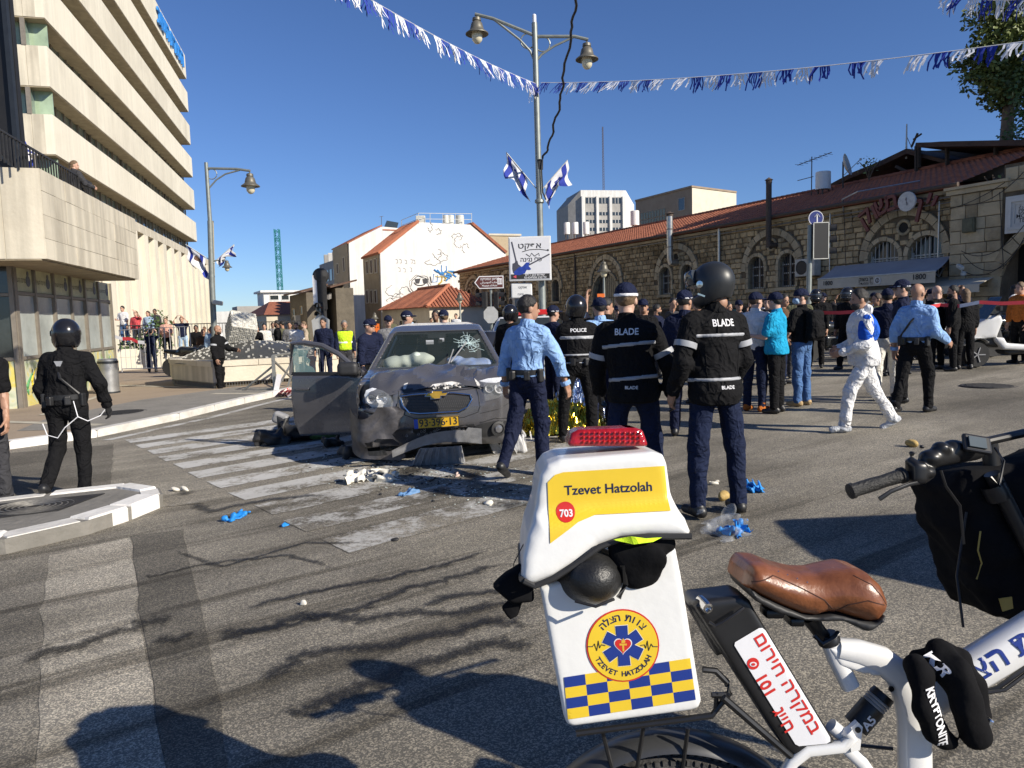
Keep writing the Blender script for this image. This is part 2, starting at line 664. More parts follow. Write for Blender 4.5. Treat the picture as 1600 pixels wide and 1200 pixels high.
def sheet(name,poly,dz,mt,kind='structure',th=0.0,parent=None):
 mb = MB()
 P = [Vector((x,y,gz(x)+dz)) for x,y in poly]
 if th: mb.slab([p-Vector((0,0,th)) for p in P],(0,0,th))
 else: mb.add(P,[tuple(range(len(P)))])
 o = mb.build(name,mt,parent)
 if kind: o['kind'] = kind
 return o
nx = [-320,-60,-20,-8,0,8,20,60,320]
ny = [-60,-10,0,5,12,30,80,450]
V = [(x,y,gz(x) if abs(x) < 61 else gz(60*x/abs(x))) for y in ny for x in nx]
Fs = [(j*9+i,j*9+i+1,(j+1)*9+i+1,(j+1)*9+i) for j in range(len(ny)-1) for i in range(8)]
mesh('road',V,Fs,M_ASPH)['kind'] = 'structure'

# repaired strips and pale worn lanes
def pxs(*q): return [tuple(gp(*a)[:2]) for a in q]
def wob(poly,amp=0.03,step=0.25,seed=1):
 out = []
 for i,a in enumerate(poly):
  b = poly[(i+1) % len(poly)]
  L = math.hypot(b[0]-a[0],b[1]-a[1])
  n = max(1,int(L/step))
  for k in range(n):
   t = k/n
   x,y = a[0]+(b[0]-a[0])*t,a[1]+(b[1]-a[1])*t
   out.append((x+amp*mnoise.noise((x*3,y*3,seed)),y+amp*mnoise.noise((x*3,y*3,seed+9))))
 return out
sheet('asphalt_repair',wob(pxs((205,838),(285,828),(302,900),(325,1000),(345,1100),(362,1240),(262,1240),(236,1030),(216,930)),0.02),0.003,M_ASPHD)
sheet('asphalt_repair',wob([(-8.5,10.2),(-5.95,10.85),(-3.95,7.05),(-5.2,7.0),(-8.0,7.2)],0.04),0.003,M_ASPHD)
sheet('asphalt_pale',wob(pxs((75,868),(203,841),(214,930),(234,1030),(260,1240),(50,1240),(66,1000)),0.04),0.003,M_ASPHL)

# zebra crossing
zd = Vector((0.76,0.65)).normalized()
zo = Vector((0.61,-0.79))
for i in range(11):
 t = i*0.745
 o = Vector((-5.86,11.07))+zo*t
 L = [3.4,3.6,3.8,4.1,4.2,4.2,4.2,4.2,3.8,3.7,3.2][i]
 w = 0.235
 q = [o-zo*w,o-zo*w+zd*L,o+zo*w+zd*L,o+zo*w]
 st = sheet('crossing_stripe',wob([tuple(p) for p in q],0.025,0.3,i),0.0045,M_PAINT if i < 8 else M_PAINTW)
# long white edge line beside the kerb
P = [(-6.4,11.35),(-5.75,13.6),(-5.35,16.0),(-4.8,18.3),(-3.9,22)]
sheet('edge_line',wob(P+[(x+0.17,y-0.03) for x,y in P[::-1]],0.02),0.0045,M_PAINT)
sheet('edge_line',wob([(-4.25,6.4),(-2.9,6.75),(-2.9,6.85),(-4.25,6.5)],0.02),0.0045,M_PAINTW)

# trickles of fluid that ran from the wreck over the slope towards the camera
def ribbon(pts,w,seed,mb,dz):
 r = random.Random(seed)
 L,R_ = [],[]
 fine = []
 for i in range(len(pts)-1):
  for k in range(8):
   t = k/8
   fine.append(Vector(pts[i]).lerp(Vector(pts[i+1]),t))
 fine.append(Vector(pts[-1]))
 n = len(fine)
 for i,p in enumerate(fine):
  t = fine[min(i+1,n-1)]-fine[max(i-1,0)]
  nrm = Vector((-t.y,t.x)).normalized()
  taper = min(1,i/4+0.15,(n-1-i)/3+0.15)
  off = 0.05*mnoise.noise((i*0.35,seed*3.1,0))
  wa = w*taper*(0.7+0.8*abs(mnoise.noise((i*0.5,seed,3)))+r.uniform(0,.25))
  wb = w*taper*(0.7+0.8*abs(mnoise.noise((i*0.5,seed,8)))+r.uniform(0,.25))
  L.append(p+nrm*(wa*2.2+off)); R_.append(p-nrm*(wb*2.2-off))
 V = [(p.x,p.y,gz(p.x)+dz) for l,q,fnt in zip(L,R_,fine) for p in (l,(l+q)/2,q)]
 mb.add(V,[(3*i+k,3*i+k+1,3*i+k+4,3*i+k+3) for i in range(n-1) for k in (0,1)])
 ACR.extend([0.0,min(1,i/5,(n-1-i)/4),0.0][k] for i in range(n) for k in range(3))
ACR = []
def across(o,vals):
 a = o.data.attributes.new('across','FLOAT','POINT')
 a.data.foreach_set('value',vals)
trails = [
 [(840,870),(700,905),(640,920),(560,950),(490,970),(400,985),(320,990)],
 [(800,850),(690,885),(600,905),(470,930),(350,960)],
 [(860,930),(700,960),(560,965),(480,960),(410,985),(310,1012)],
 [(870,985),(760,975),(640,1000),(480,1025),(370,1085)],
 [(880,1010),(770,1010),(600,1060),(480,1110),(440,1125)],
 [(560,900),(450,870),(330,880),(250,900),(215,903)],
 [(620,850),(480,850),(350,885),(250,855)],
 [(300,960),(230,975),(120,1010),(0,1040)],
 [(330,990),(270,1000),(230,1003)],
 [(560,770),(430,780),(330,800),(290,785)],
 [(900,900),(800,925),(700,935),(650,955)],
]
mb = MB()
for i,t in enumerate(trails):
 ribbon([gp(*q).xy for q in t],[0.05,0.04,0.06,0.065,0.075,0.028,0.024,0.08,0.06,0.07,0.05][i],i+1,mb,0.006+0.0005*i)
o = mb.build('fluid_trail',stain_mat('fluid_film',(0.012,0.011,0.009),0.5))
o['kind'] = 'stuff'
across(o,ACR)
ACR = []
mb = MB()
for i,(x,y,w,h) in enumerate([(690,770,70,18),(640,738,90,22),(740,745,60,25),(800,790,90,14),(560,705,80,16),(1090,790,60,16),(290,772,30,8),(1130,800,70,18)]):
 c = gp(x,y); e = (gp(x+w,y)-c).length; f = (gp(x,y-h)-c).length
 n = 40
 V = []
 for k in range(n):
  a = 2*PI*k/n
  rr = 0.75+0.55*mnoise.noise((math.cos(a)*1.6,math.sin(a)*1.6,i*5.0))
  X,Y = c.x+e*math.cos(a)*rr,c.y+f*math.sin(a)*rr
  V.append((X,Y,gz(X)+0.013+0.0006*i))
 V.append((c.x,c.y,gz(c.x)+0.013+0.0006*i))
 mb.add(V,[(k,(k+1) % n,n) for k in range(n)])
 ACR.extend([0.0]*n+[1.0])
o = mb.build('oil_stain',stain_mat('oil_film',(0.02,0.018,0.015),0.6))
o['kind'] = 'stuff'
across(o,ACR)

# pavement on the left with its kerb
M_PAVE = stone_mat('pavement_brick',(0.20,0.155,0.115),(0.33,0.26,0.19),0.8,0.9,0.25)
M_PAVEG = stone_mat('pavement_grey_brick',(0.13,0.125,0.11),(0.24,0.225,0.2),2.0,0.9,0.4)
M_KERB = stone_mat('kerb_white',(0.42,0.40,0.36),(0.72,0.70,0.66),3.0,0.85,0.3)
M_KERBR = mat('kerb_red',(0.30,0.05,0.04),0.7,0,0.35,9,0.3)
M_BLACK = mat('black_iron',(0.035,0.034,0.034),0.6,0.3,0.3,12,0.2,40)
kerb = [(-8.6,6.2),(-8.1,8.6),(-7.55,10.9),(-6.7,11.75),(-6.2,13.6),(-5.85,16.0),(-5.35,18.3),(-5.15,21),(-6.6,27),(-9,36),(-14,60)]
sheet('pavement',[(x,y) for x,y in kerb]+[(-60,60),(-60,6.2)],0.115,M_PAVE)
sheet('pavement_edging',[(-6.75,11.9),(-6.25,13.6),(-5.9,16.0),(-5.45,18.2),(-7.3,19.4),(-8.6,17.0),(-8.9,14.0),(-8.3,12.2)],0.119,M_PAVEG)
for a,b,w in [((-11.6,14.8),(-7.0,12.4),0.2),((-7.2,17.6),(-5.9,17.0),0.2),((-13.0,23.2),(-9.2,20.4),0.18),((-9.4,14.6),(-10.9,20.0),0.16),((-13.2,25),(-9.8,25.6),0.16)]:
 a,b = Vector(a),Vector(b)
 n = Vector((-(b-a).y,(b-a).x)).normalized()*w/2
 sheet('paving_band',[tuple(a-n),tuple(b-n),tuple(b+n),tuple(a+n)],0.123,mat('paving_pale',(0.46,0.42,0.33),0.85,0,0.2,3,0.3))
def kerb_stone(a,b,w,h,mt,dz=0.0,name='kerb_stone',parent=None):
 a,b = Vector(a),Vector(b)
 n = Vector((-(b-a).y,(b-a).x)).normalized()*w
 g = (b-a).normalized()*0.008
 a,b = a+g,b-g
 P = [Vector((p.x,p.y,gz(p.x)-0.05)) for p in (a,b,b+n,a+n)]
 mb = MB()
 c = 0.02
 V = P+[p+Vector((0,0,h+0.05-c+dz)) for p in P]
 m = sum((p for p in P),Vector())/4
 V += [p+(m-p)*0.06+Vector((0,0,h+0.05+dz)) for p in P]
 mb.add(V,[(0,3,2,1)]+[(i,(i+1) % 4,4+(i+1) % 4,4+i) for i in range(4)]+[(4+i,4+(i+1) % 4,8+(i+1) % 4,8+i) for i in range(4)]+[(8,9,10,11)])
 return mb.build(name,mt,parent)
kg = thing('pavement_kerb','long kerb of white and red painted stones along the pavement by the storefront','kerb',(0,0,0))
for i in range(len(kerb)-4):
 a,b = Vector(kerb[i]),Vector(kerb[i+1])
 n = max(1,int((b-a).length/1.0))
 for k in range(n):
  p,q = a.lerp(b,k/n),a.lerp(b,(k+1)/n)
  red = (i == 1 and k % 2) or (i == 6 and k < 2)
  kerb_stone(q,p,-0.22,0.125,M_KERBR if red else M_KERB,parent=kg)
# traffic island in the near left corner
ik = thing('traffic_island','paved traffic island with chipped white kerb stones and a cast iron cover','traffic island',(0,0,0))
isl = [(-5.6,5.0),(-3.85,5.42),(-3.47,5.86),(-3.34,6.27),(-3.27,6.72),(-3.42,6.98),(-3.85,7.26),(-4.4,7.08),(-5.6,6.6)]
mb = MB()
mb.slab([Vector((x,y,gz(x)-0.05)) for x,y in isl],(0,0,0.165))
mb.build('paving',M_PAVEG,ik)
fr_ = [((-5.5,5.02),(-4.9,5.17)),((-4.88,5.175),(-3.9,5.42)),((-3.86,5.43),(-3.50,5.84)),((-3.48,5.87),(-3.34,6.24)),((-3.335,6.27),(-3.27,6.66)),((-3.28,6.7),(-3.43,6.96)),((-3.45,6.98),(-3.85,7.24)),((-3.88,7.25),(-4.5,7.06)),((-4.52,7.05),(-5.5,6.66))]
for i,(a,b) in enumerate(fr_):
 kerb_stone(a,b,(0.22 if i < 5 else 0.16),0.13+0.008*math.sin(i*2.2),M_KERB,parent=ik)
cv = MB()
q = [Vector(p) for p in ((-4.55,6.02),(-3.95,6.25),(-3.88,6.85),(-4.75,6.62))]
cv.slab([Vector((p.x,p.y,gz(p.x)+0.112)) for p in q],(0,0,0.012))
cvo = cv.build('manhole_cover',M_BLACK,ik)
c = sum(q,Vector((0,0)))/4
rg = MB()
for r in (0.06,0.10,0.14,0.18,0.22,0.26):
 rg.tube([Vector((c.x+r*1.25*math.cos(a),c.y+r*math.sin(a),gz(c.x)+0.125)) for a in [2*PI*k/36 for k in range(37)]],0.008,5,cap=False)
rg.build('ring',mat('worn_iron',(0.2,0.19,0.17),0.5,0.5,0.3,20),cvo)
def manhole(x,y,r,label,dz=0.0):
 mb = MB()
 mb.lathe([(r,-0.02),(r,0.008),(r*0.93,0.008),(r*0.92,0.004),(r*0.86,0.004),(r*0.85,0.009)],(x,y,gz(x)+dz),n=28)
 for k in range(9):
  yy = (k-4)*r*0.19
  hw = math.sqrt(max(0.01,(r*0.84)**2-yy*yy))
  mb.box((x,y+yy,gz(x)+dz+0.011),(2*hw*0.95,r*0.07,0.008))
 o = mb.build('manhole_cover',M_BLACK)
 tag(o,label,'manhole cover')
p = gp(1545,603)
manhole(p.x,p.y,0.42,'round iron manhole cover in the open road near the three wheeled scooter')
p = gp(275,652)
manhole(-7.6,14.3,0.42,'round iron cover set in the grey brick pavement edge',0.12)
# ------------------------------------------------------------------ office block on the left
DL = Vector((-0.24,0.97,0)).normalized()
NL = Vector((DL.y,-DL.x,0))                  # towards the street
EL = Vector((-0.96,-0.29,0))                 # along the chamfered corner, away from the street
NE = Vector((0.29,-0.96,0))
UZ = Vector((0,0,1))
A0 = Vector((-12.9,24,0))
M_TRAV = stone_mat('travertine',(0.47,0.42,0.33),(0.64,0.585,0.47),0.9,0.8,0.12,0.22)
M_TRAVL = stone_mat('pale_travertine',(0.60,0.555,0.45),(0.74,0.69,0.565),0.5,0.8,0.08,0.08)
M_CONC = mat('soffit_concrete',(0.30,0.25,0.17),0.9,0,0.25,2,0.3,20)
M_OFFG = mat('office_glass',(0.16,0.20,0.17),0.08,0,0.3,0.6,spec=0.8)
M_SHOPG = mat('shop_glass',(0.36,0.39,0.37),0.25,0,0.3,0.7,spec=0.35)
M_FRAME = mat('window_frame_bronze',(0.24,0.21,0.17),0.5,0.3,0.15)
M_DARKG = mat('dark_glass',(0.03,0.035,0.035),0.08,0,0.2,spec=0.8)
ob = thing('office_building','tall pale stone office block with long bands of windows above a glazed corner shop','building',(0,0,0))

def obox(o,ex,ey,ez,a,b,c,mb,mi=0):
 """box of edges a*ex, b*ey, c*ez from the corner o"""
 o = Vector(o)
 P = [o,o+ex*a,o+ex*a+ey*b,o+ey*b]
 return mb.slab(P,ez*c,mi)
# tower: plane of the spandrels
T0 = Vector((-22.4,37.6,0))
TL = 41.2
for i in range(6):
 zb = 10.27+3.27*i
 zt = zb+(1.92 if i < 5 else 2.3)
 # spandrel: long face, then the chamfered corner
 sp = MB()
 nseg = 26
 for k in range(nseg):
  a,b = TL*k/nseg,TL*(k+1)/nseg-0.012
  obox(T0+DL*a+UZ*zb,DL,-NL,UZ,b-a,1.0,zt-zb,sp)
 spo = sp.build('spandrel',M_TRAVL,ob)
 for k in range(9):
  p = MB()
  w = 0.93
  obox(T0+EL*(k*w+0.02)+UZ*(zb+0.002)-NE*(0.02+0.008*(k % 2)),EL,-NE,UZ,w-0.03,0.5,zt-zb-0.004,p)
  p.build('stone_panel',M_TRAV,spo)
 sf = MB()
 obox(T0+DL*0.02-NL*0.05+UZ*(zb-0.06),DL,-NL,UZ,TL-0.1,2.2,0.058,sf)
 obox(T0+EL*0.02-NE*0.05+UZ*(zb-0.062),EL,-NE,UZ,9,2.2,0.056,sf)
 sf.build('soffit',M_CONC,spo)
 if i < 6:
  # ribbon of windows under this spandrel
  wz0,wz1 = zb-1.36,zb-0.065
  wb = T0-NL*0.95
  nb = 34
  for k in range(nb):
   a = TL*k/nb
   p = MB()
   obox(wb+DL*(a+0.05)+UZ*wz0-NL*0.03*(k % 3),DL,-NL,UZ,TL/nb-0.1,0.04,wz1-wz0,p)
   p.build('window_pane',M_OFFG if (k*7+i*5) % 6 else M_DARKG,ob)
  for k in range(nb+1):
   fm = MB()
   obox(wb+DL*(TL*k/nb-0.05)+UZ*wz0+NL*0.06,DL,-NL,UZ,0.1,0.2,wz1-wz0,fm)
   fm.build('mullion',M_FRAME,ob)
  for k in range(4):
   p = MB()
   obox(T0+EL*(k*2.1+0.1)-NE*0.7+UZ*wz0,EL,-NE,UZ,1.95,0.05,wz1-wz0,p)
   p.build('window_pane',mat('green_pane',(0.28,0.36,0.25),0.12,0,0.25,1.2,spec=0.7),ob)
  if i == 0:
   continue
core = MB()
core.prism([tuple((T0-NL*1.35+DL*0.6)[:2]),tuple((T0-NL*1.35+DL*(TL-0.3))[:2]),tuple((T0-NL*16+DL*(TL-0.3))[:2]),tuple((T0+EL*14-NE*9)[:2]),tuple((T0+EL*9-NE*1.3)[:2]),tuple((T0+EL*0.3-NE*1.3-NL*0.9)[:2])],0,28.2)
core.build('tower_core',M_CONC,ob)
# blue letters on the top of the tower
M_BLUE = mat('sign_blue',(0.03,0.22,0.62),0.4,0,0.1)
Mx = fr(T0+DL*33.5+NL*0.06+UZ*27.75,DL,UZ)
lettering('roof_sign',rtl('הכשרת הישוב'),2.0,Mx,M_BLUE,ob,bold=0.03,depth=0.15)
# wall of pilasters under the tower
w0 = 8.0
Lw = 50.0
pw = MB()
obox(T0+DL*w0-NL*0.5+UZ*(-1),DL,-NL,UZ,Lw-w0,0.9,9.95,pw)
obox(T0+DL*w0+NL*0.003+UZ*8.35,DL,-NL,UZ,Lw-w0,0.5,0.62,pw)
wall = pw.build('pilaster_wall',M_TRAV,ob)
npil = 13
for k in range(npil):
 a = w0+(Lw-w0)*k/npil
 p = MB()
 obox(T0+DL*a+UZ*(-1),DL,-NL,UZ,1.25,0.45,9.34,p)
 obox(T0+DL*(a+1.3)-NL*0.12+UZ*(-1),DL,-NL,UZ,0.35,0.35,7.2,p)
 obox(T0+DL*(a+2.45)-NL*0.22+UZ*(-1),DL,-NL,UZ,0.3,0.25,7.2,p)
 p.build('pilaster',M_TRAVL,ob)
 p = MB()
 obox(T0+DL*(a+1.35)-NL*0.492+UZ*6.4,DL,NL,UZ,1.7,0.02,1.6,p)
 p.build('opening',mat('dark_recess',(0.10,0.085,0.06),0.9),ob)
# podium over the shop
CB = Vector((-9.47,15.3,0))
TIP = Vector((-11.33,22.75,0))
Z0,Z1 = 3.03,4.85
pd = MB()
pd.prism([tuple((CB-NL*0.06)[:2]),tuple((TIP-NL*0.06)[:2]),tuple((TIP-NL*9)[:2]),(-30,24),(-26,9),tuple((CB+EL*6-NE*0.06)[:2])],Z0,Z1-0.02)
pod = pd.build('podium',M_TRAV,ob)
sf = MB()
sf.prism([tuple((CB-NL*0.1)[:2]),tuple((TIP-NL*0.1)[:2]),tuple((TIP-NL*8)[:2]),tuple((CB+EL*6-NE*0.1)[:2])],Z0-0.03,Z0-0.003)
sf.build('soffit',M_CONC,ob)
rr = random.Random(3)
Lp = (TIP-CB).length
rows = [0,0.42,0.9,1.38,1.82]
for j in range(4):
 a = 0.0
 while a < Lp-0.05:
  w = min(rr.uniform(0.45,0.95),Lp-a)
  if Lp-a-w < 0.3: w = Lp-a
  p = MB()
  obox(CB+DL*(a+0.004)+UZ*(Z0+rows[j]+0.004)+NL*rr.uniform(-0.006,0.006),DL,-NL,UZ,w-0.008,0.055,rows[j+1]-rows[j]-0.008,p)
  p.build('stone_panel',M_TRAV,ob)
  a += w
for k in range(7):
 p = MB()
 obox(CB+EL*(k*0.72+0.012)+UZ*(Z0+0.002)+NE*0.004*(k % 2),EL,-NE,UZ,0.70,0.055,Z1-Z0-0.004,p)
 p.build('stone_panel',M_TRAV,ob)
lettering('wall_sign','מ',0.42,fr(CB+EL*0.93+NE*0.03+UZ*3.79,-EL,UZ),mat('sign_brown',(0.09,0.045,0.03),0.5),ob,bold=0.045,depth=0.12)
# railing on the podium
rl = MB()
for k in range(34):
 q = CB+DL*(k*0.17-0.9)-NL*0.35+UZ*(Z1-0.05)
 rl.box(q+UZ*0.3,(0.025,0.025,0.6))
rl.bar(CB+DL*(-0.95)-NL*0.35+UZ*(Z1+0.54),CB+DL*4.8-NL*0.35+UZ*(Z1+0.54),0.04)
rl.build('railing',M_BLACK,ob)
bb = thing('black_hoarding','tall black framed hoarding standing on the podium at the edge of the picture','hoarding',(0,0,0))
mb = MB()
q = at(31,240,15.9)
for k in range(3):
 mb.box((q.x-0.55-k*1.2,q.y+0.12,Z1+2.6),(1.14,0.12,5.2))
mb.build('panel',mat('matt_black',(0.012,0.012,0.013),0.6),bb)
mb = MB()
mb.box((q.x-0.04,q.y,Z1+2.6),(0.1,0.1,5.2))
mb.box((q.x-0.75,q.y,Z1+2.6),(0.04,0.06,5.2))
mb.bar((q.x-0.1,q.y,Z1+0.1),(q.x-1.2,q.y,Z1+1.2),0.05)
mb.build('frame',mat('dark_steel',(0.05,0.055,0.06),0.4,0.6),bb)

# the glazed shop under the podium
shop = thing('corner_shop','glazed corner shop with yellow sign strip and painted lower panels under the stone podium','shop',(0,0,0))
M_YEL = mat('sign_strip_yellow',(0.56,0.54,0.33),0.5,0,0.2,2.5)
def mural_mat():
 m = bpy.data.materials.new('painted_panel')
 m.use_nodes = True
 N,L = nt(m)
 b = N['Principled BSDF']
 b.inputs['Roughness'].default_value = 0.45
 g = N.new('ShaderNodeNewGeometry')
 n = N.new('ShaderNodeTexNoise')
 n.inputs['Scale'].default_value = 1.7
 n.inputs['Detail'].default_value = 3
 n.inputs['Distortion'].default_value = 1.2
 L.new(g.outputs['Position'],n.inputs['Vector'])
 cr = N.new('ShaderNodeValToRGB')
 E = cr.color_ramp.elements
 E[0].position = 0.30; E[0].color = (0.30,0.36,0.12,1)
 E[1].position = 0.72; E[1].color = (0.55,0.53,0.33,1)
 for p,c in ((0.42,(0.42,0.46,0.32)),(0.50,(0.55,0.56,0.42)),(0.57,(0.62,0.52,0.12)),(0.63,(0.40,0.46,0.36))):
  e = E.new(p); e.color = (*c,1)
 L.new(n.outputs[0],cr.inputs[0])
 L.new(cr.outputs[0],b.inputs['Base Color'])
 return m
M_MUR = mural_mat()
mx = [24,56,85.5,112,134,155,174]
PX = [onpl(x,500,A0,DL) for x in mx]
KX = [(p-A0).dot(DL) for p in PX]
zt,zs,zm,zb = 3.0,2.42,0.95,-0.45
def aq(k,z,off=0.0): return A0+DL*k+UZ*z+NL*off
for i in range(6):
 a,b = KX[i]+0.05,KX[i+1]-0.05
 for nm,lo,hi,mt,off in (('sign_panel',zs+0.05,zt,M_YEL,0.0),('glass_pane',zm+0.04,zs-0.04,M_SHOPG,-0.02*(i % 2)),('painted_panel',zb,zm-0.04,M_MUR,0.0)):
  p = MB()
  obox(aq(a,lo,off),DL,-NL,UZ,b-a,0.05,hi-lo,p)
  o = p.build(nm,mt,shop)
  if nm == 'sign_panel':
   lettering('lettering',rtl('מרכז העיר'),0.16,fr(aq((a+b)/2-0.15,2.72,0.012),DL,UZ),M_BLACK,o,bold=0.0,sx=0.9)
   e = MB()
   cc = aq(b-0.24,2.72,0.004)
   e.lathe([(0.001,0.006),(0.13,0.006),(0.13,0)],cc,NL,12)
   e.lathe([(0.001,0.006),(0.06,0.006),(0.06,0)],cc+UZ*0.17,NL,10)
   e.build('emblem',mat('emblem_grey',(0.14,0.15,0.17),0.6,0,0.4,30),o)
  if nm == 'painted_panel':
   r2 = random.Random(i+11)
   for k in range(4):
    st = MB()
    x0,z0 = r2.uniform(a+0.15,b-0.15),r2.uniform(-0.1,0.3)
    pts = [aq(min(max(x0+0.25*t+0.12*math.sin(t*5+k),a),b),z0+0.55*t,0.012) for t in [q/6 for q in range(7)]]
    st.tube(pts,[0.012,.03,.035,.03,.022,.014,.006],5)
    st.build('brush_stroke',mat('stroke%d' % (k % 4),[(0.05,0.05,0.05),(0.55,0.12,0.06),(0.65,0.5,0.05),(0.1,0.3,0.12)][k % 4],0.5),o)
fm = MB()
for i,k in enumerate(KX):
 obox(aq(k-0.05,zb,0.06),DL,-NL,UZ,0.10 if i else 0.17,0.14,zt-zb,fm)
for z in (zs,zm):
 obox(aq(KX[0]+0.13,z-0.035,0.045),DL,-NL,UZ,KX[-1]-KX[0]-0.2,0.1,0.07,fm)
fm.build('frame',M_FRAME,shop)
# around the chamfered corner
c0 = aq(KX[0]-0.06,0,0)
for k in range(3):
 for nm,lo,hi,mt in (('painted_panel',zb,zm-0.04,M_MUR),('glass_pane',zm+0.04,2.33,M_DARKG),('glass_pane',2.42,zt,M_DARKG)):
  p = MB()
  obox(c0+EL*(k*1.45+0.06)+UZ*lo,EL,-NE,UZ,1.36,0.05,hi-lo,p)
  p.build(nm,mt,shop)
fm = MB()
for k in range(4): obox(c0+EL*(k*1.45-0.04)+UZ*zb+NE*0.05,EL,-NE,UZ,0.09,0.12,zt-zb,fm)
for z in (zm,2.375): obox(c0+EL*0.06+UZ*(z-0.035)+NE*0.03,EL,-NE,UZ,4.2,0.08,0.07,fm)
fm.build('frame',M_FRAME,shop)
# stone plinth, dark interior, return wall
pl = MB()
obox(aq(KX[0]-0.1,-0.8,0.25),DL,-NL,UZ,KX[-1]-KX[0]+0.3,0.2,0.46,pl)
obox(c0+EL*0.3+UZ*(-0.8)+NE*0.25,EL,-NE,UZ,5,0.2,0.46,pl)
pl.build('plinth',M_TRAVL,shop)
it = MB()
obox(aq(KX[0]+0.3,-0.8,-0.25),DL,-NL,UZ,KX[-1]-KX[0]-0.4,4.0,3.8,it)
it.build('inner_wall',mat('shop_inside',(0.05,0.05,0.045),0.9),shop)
# steel litter bin outside the shop
p = gp(146,590,0.12)
p = Vector((-10.75,19.6,gz(-10.75)+0.115))
bn = thing('litter_bin','grey steel cylinder litter bin standing outside the painted shop panels','bin',p)
mb = MB()
mb.lathe([(0.24,0),(0.24,0.9),(0.22,0.92),(0.20,0.9),(0.2,0.4)],n=18,cap=False)
mb.build('drum',mat('brushed_steel',(0.42,0.42,0.41),0.4,0.7,0.15),bn,True)
mb = MB()
mb.lathe([(0.26,0.80),(0.26,0.86),(0.245,0.86),(0.245,0.80)],n=18,cap=False)
mb.lathe([(0.255,0.0),(0.255,0.05),(0.24,0.05)],n=18,cap=False)
mb.build('band',mat('dark_steel',(0.05,0.055,0.06),0.4,0.6),bn,True)

# onlookers' terrace: low stone wall, pale railing, a shrub
def fence_barrier(p0,p1,label,n,h=1.0,group=None,name='crowd_barrier',mtc=(0.55,0.55,0.54)):
 p0,p1 = Vector(p0),Vector(p1)
 t = thing(name,label,'barrier',p0,0,group)
 v = p1-p0
 mt = mat('barrier_%d' % int(mtc[0]*100),mtc,0.45,0.5,0.1)
 fmb = MB()
 fmb.tube([Vector((0,0,0.05)),Vector((0,0,h)),v+Vector((0,0,h)),v+Vector((0,0,0.05))],0.022,8)
 fmb.tube([Vector((0,0,0.18)),v+Vector((0,0,0.18))],0.02,8)
 fmb.build('frame',mt,t)
 for k in range(1,n):
  b = MB()
  b.tube([v*(k/n)+Vector((0,0,0.18)),v*(k/n)+Vector((0,0,h))],0.011,6)
  b.build('bar',mt,t)
 return t
za = gz(-15)+0.12
qa,qb,qc = at(190,570,30),at(262,573,29.0),at(368,566,28)
z = 0.12
fence_barrier((qa.x,qa.y,gz(qa.x)+z),(qb.x-0.05,qb.y,gz(qb.x)+z),'pale steel crowd barrier beside the shop corner',9,1.75)
fence_barrier((qb.x,qb.y-0.06,gz(qb.x)+z),(at(300,570,28.7).x,28.7,gz(-12.5)+z),'pale steel crowd barrier in front of the man in the dark tee',5,1.75)
wl = thing('terrace_wall','low cream stone terrace wall behind the pale crowd barriers','wall',(0,0,0))
rr = random.Random(5)
wa,wbv = Vector((-17.5,32.8,0)),Vector((-9.5,35.5,0))
wd = (wbv-wa).normalized()
wnn = Vector((wd.y,-wd.x,0))
a = 0
for j,(lo,hi) in enumerate(((-0.6,0.25),(0.258,0.62))):
 a = 0
 while a < 8:
  w = rr.uniform(0.6,1.2)
  mb = MB()
  obox(wa+wd*a+UZ*lo+wnn*rr.uniform(0,0.015),wd,-wnn,UZ,w-0.012,0.4,hi-lo,mb)
  mb.build('stone_block',M_TRAVL,wl)
  a += w
rf = MB()
for k in range(60):
 rf.box(wa+wd*(0.1+k*0.13)+UZ*1.15-wnn*0.2,(0.018,0.018,1.06))
rf.bar(wa+UZ*1.66-wnn*0.2,wa+wd*7.9+UZ*1.66-wnn*0.2,0.04)
rft = thing('iron_railing','thin black iron railing on the cream terrace wall before the onlookers','railing',(0,0,0))
rf.build('bars',M_BLACK,rft)

# leaf clumps
M_LEAF = mat('leaf_green',(0.055,0.11,0.03),0.55,0,0.45,3.0,col2=(0.10,0.14,0.03))
M_LEAF2 = mat('leaf_olive',(0.14,0.17,0.045),0.6,0,0.4,1.2,col2=(0.06,0.09,0.025))
M_BARK = mat('bark',(0.16,0.12,0.085),0.95,0,0.35,5,0.6,20)
def leaves(name,clumps,n,size,mt,parent,seed=1,droop=0.0):
 r = random.Random(seed)
 mb = MB()
 for c,rad in clumps:
  for k in range(int(n*rad[0]*rad[1]*rad[2])):
   u = Vector((r.gauss(0,1),r.gauss(0,1),r.gauss(0,1))).normalized()
   q = u*(r.random()**0.45)
   p = Vector(c)+Vector((q.x*rad[0],q.y*rad[1],q.z*rad[2]))
   d = Vector((r.uniform(-1,1),r.uniform(-1,1),r.uniform(-0.6,0.6)-droop)).normalized()
   s_ = d.cross(Vector((r.uniform(-1,1),r.uniform(-1,1),r.uniform(-1,1)))).normalized()
   L = size*r.uniform(0.6,1.4)
   w = L*0.3
   mb.add([p,p+d*L*0.5+s_*w,p+d*L,p+d*L*0.5-s_*w],[(0,1,2,3)])
 return mb.build(name,mt,parent)
sh = thing('shrub','green leafy shrub growing behind the terrace railing among the onlookers','shrub',(0,0,0))
q = at(238,545,33.5)
leaves('foliage',[((q.x,q.y,0.9),(0.9,0.6,0.8)),((q.x-0.9,q.y,0.7),(0.6,0.5,0.6)),((q.x+0.5,q.y,1.7),(0.5,0.45,0.6))],900,0.16,M_LEAF,sh,4)
mb = MB()
mb.tube([(q.x,q.y,-0.5),(q.x,q.y,1.4)],[0.05,0.02],6)
mb.build('stem',M_BARK,sh)
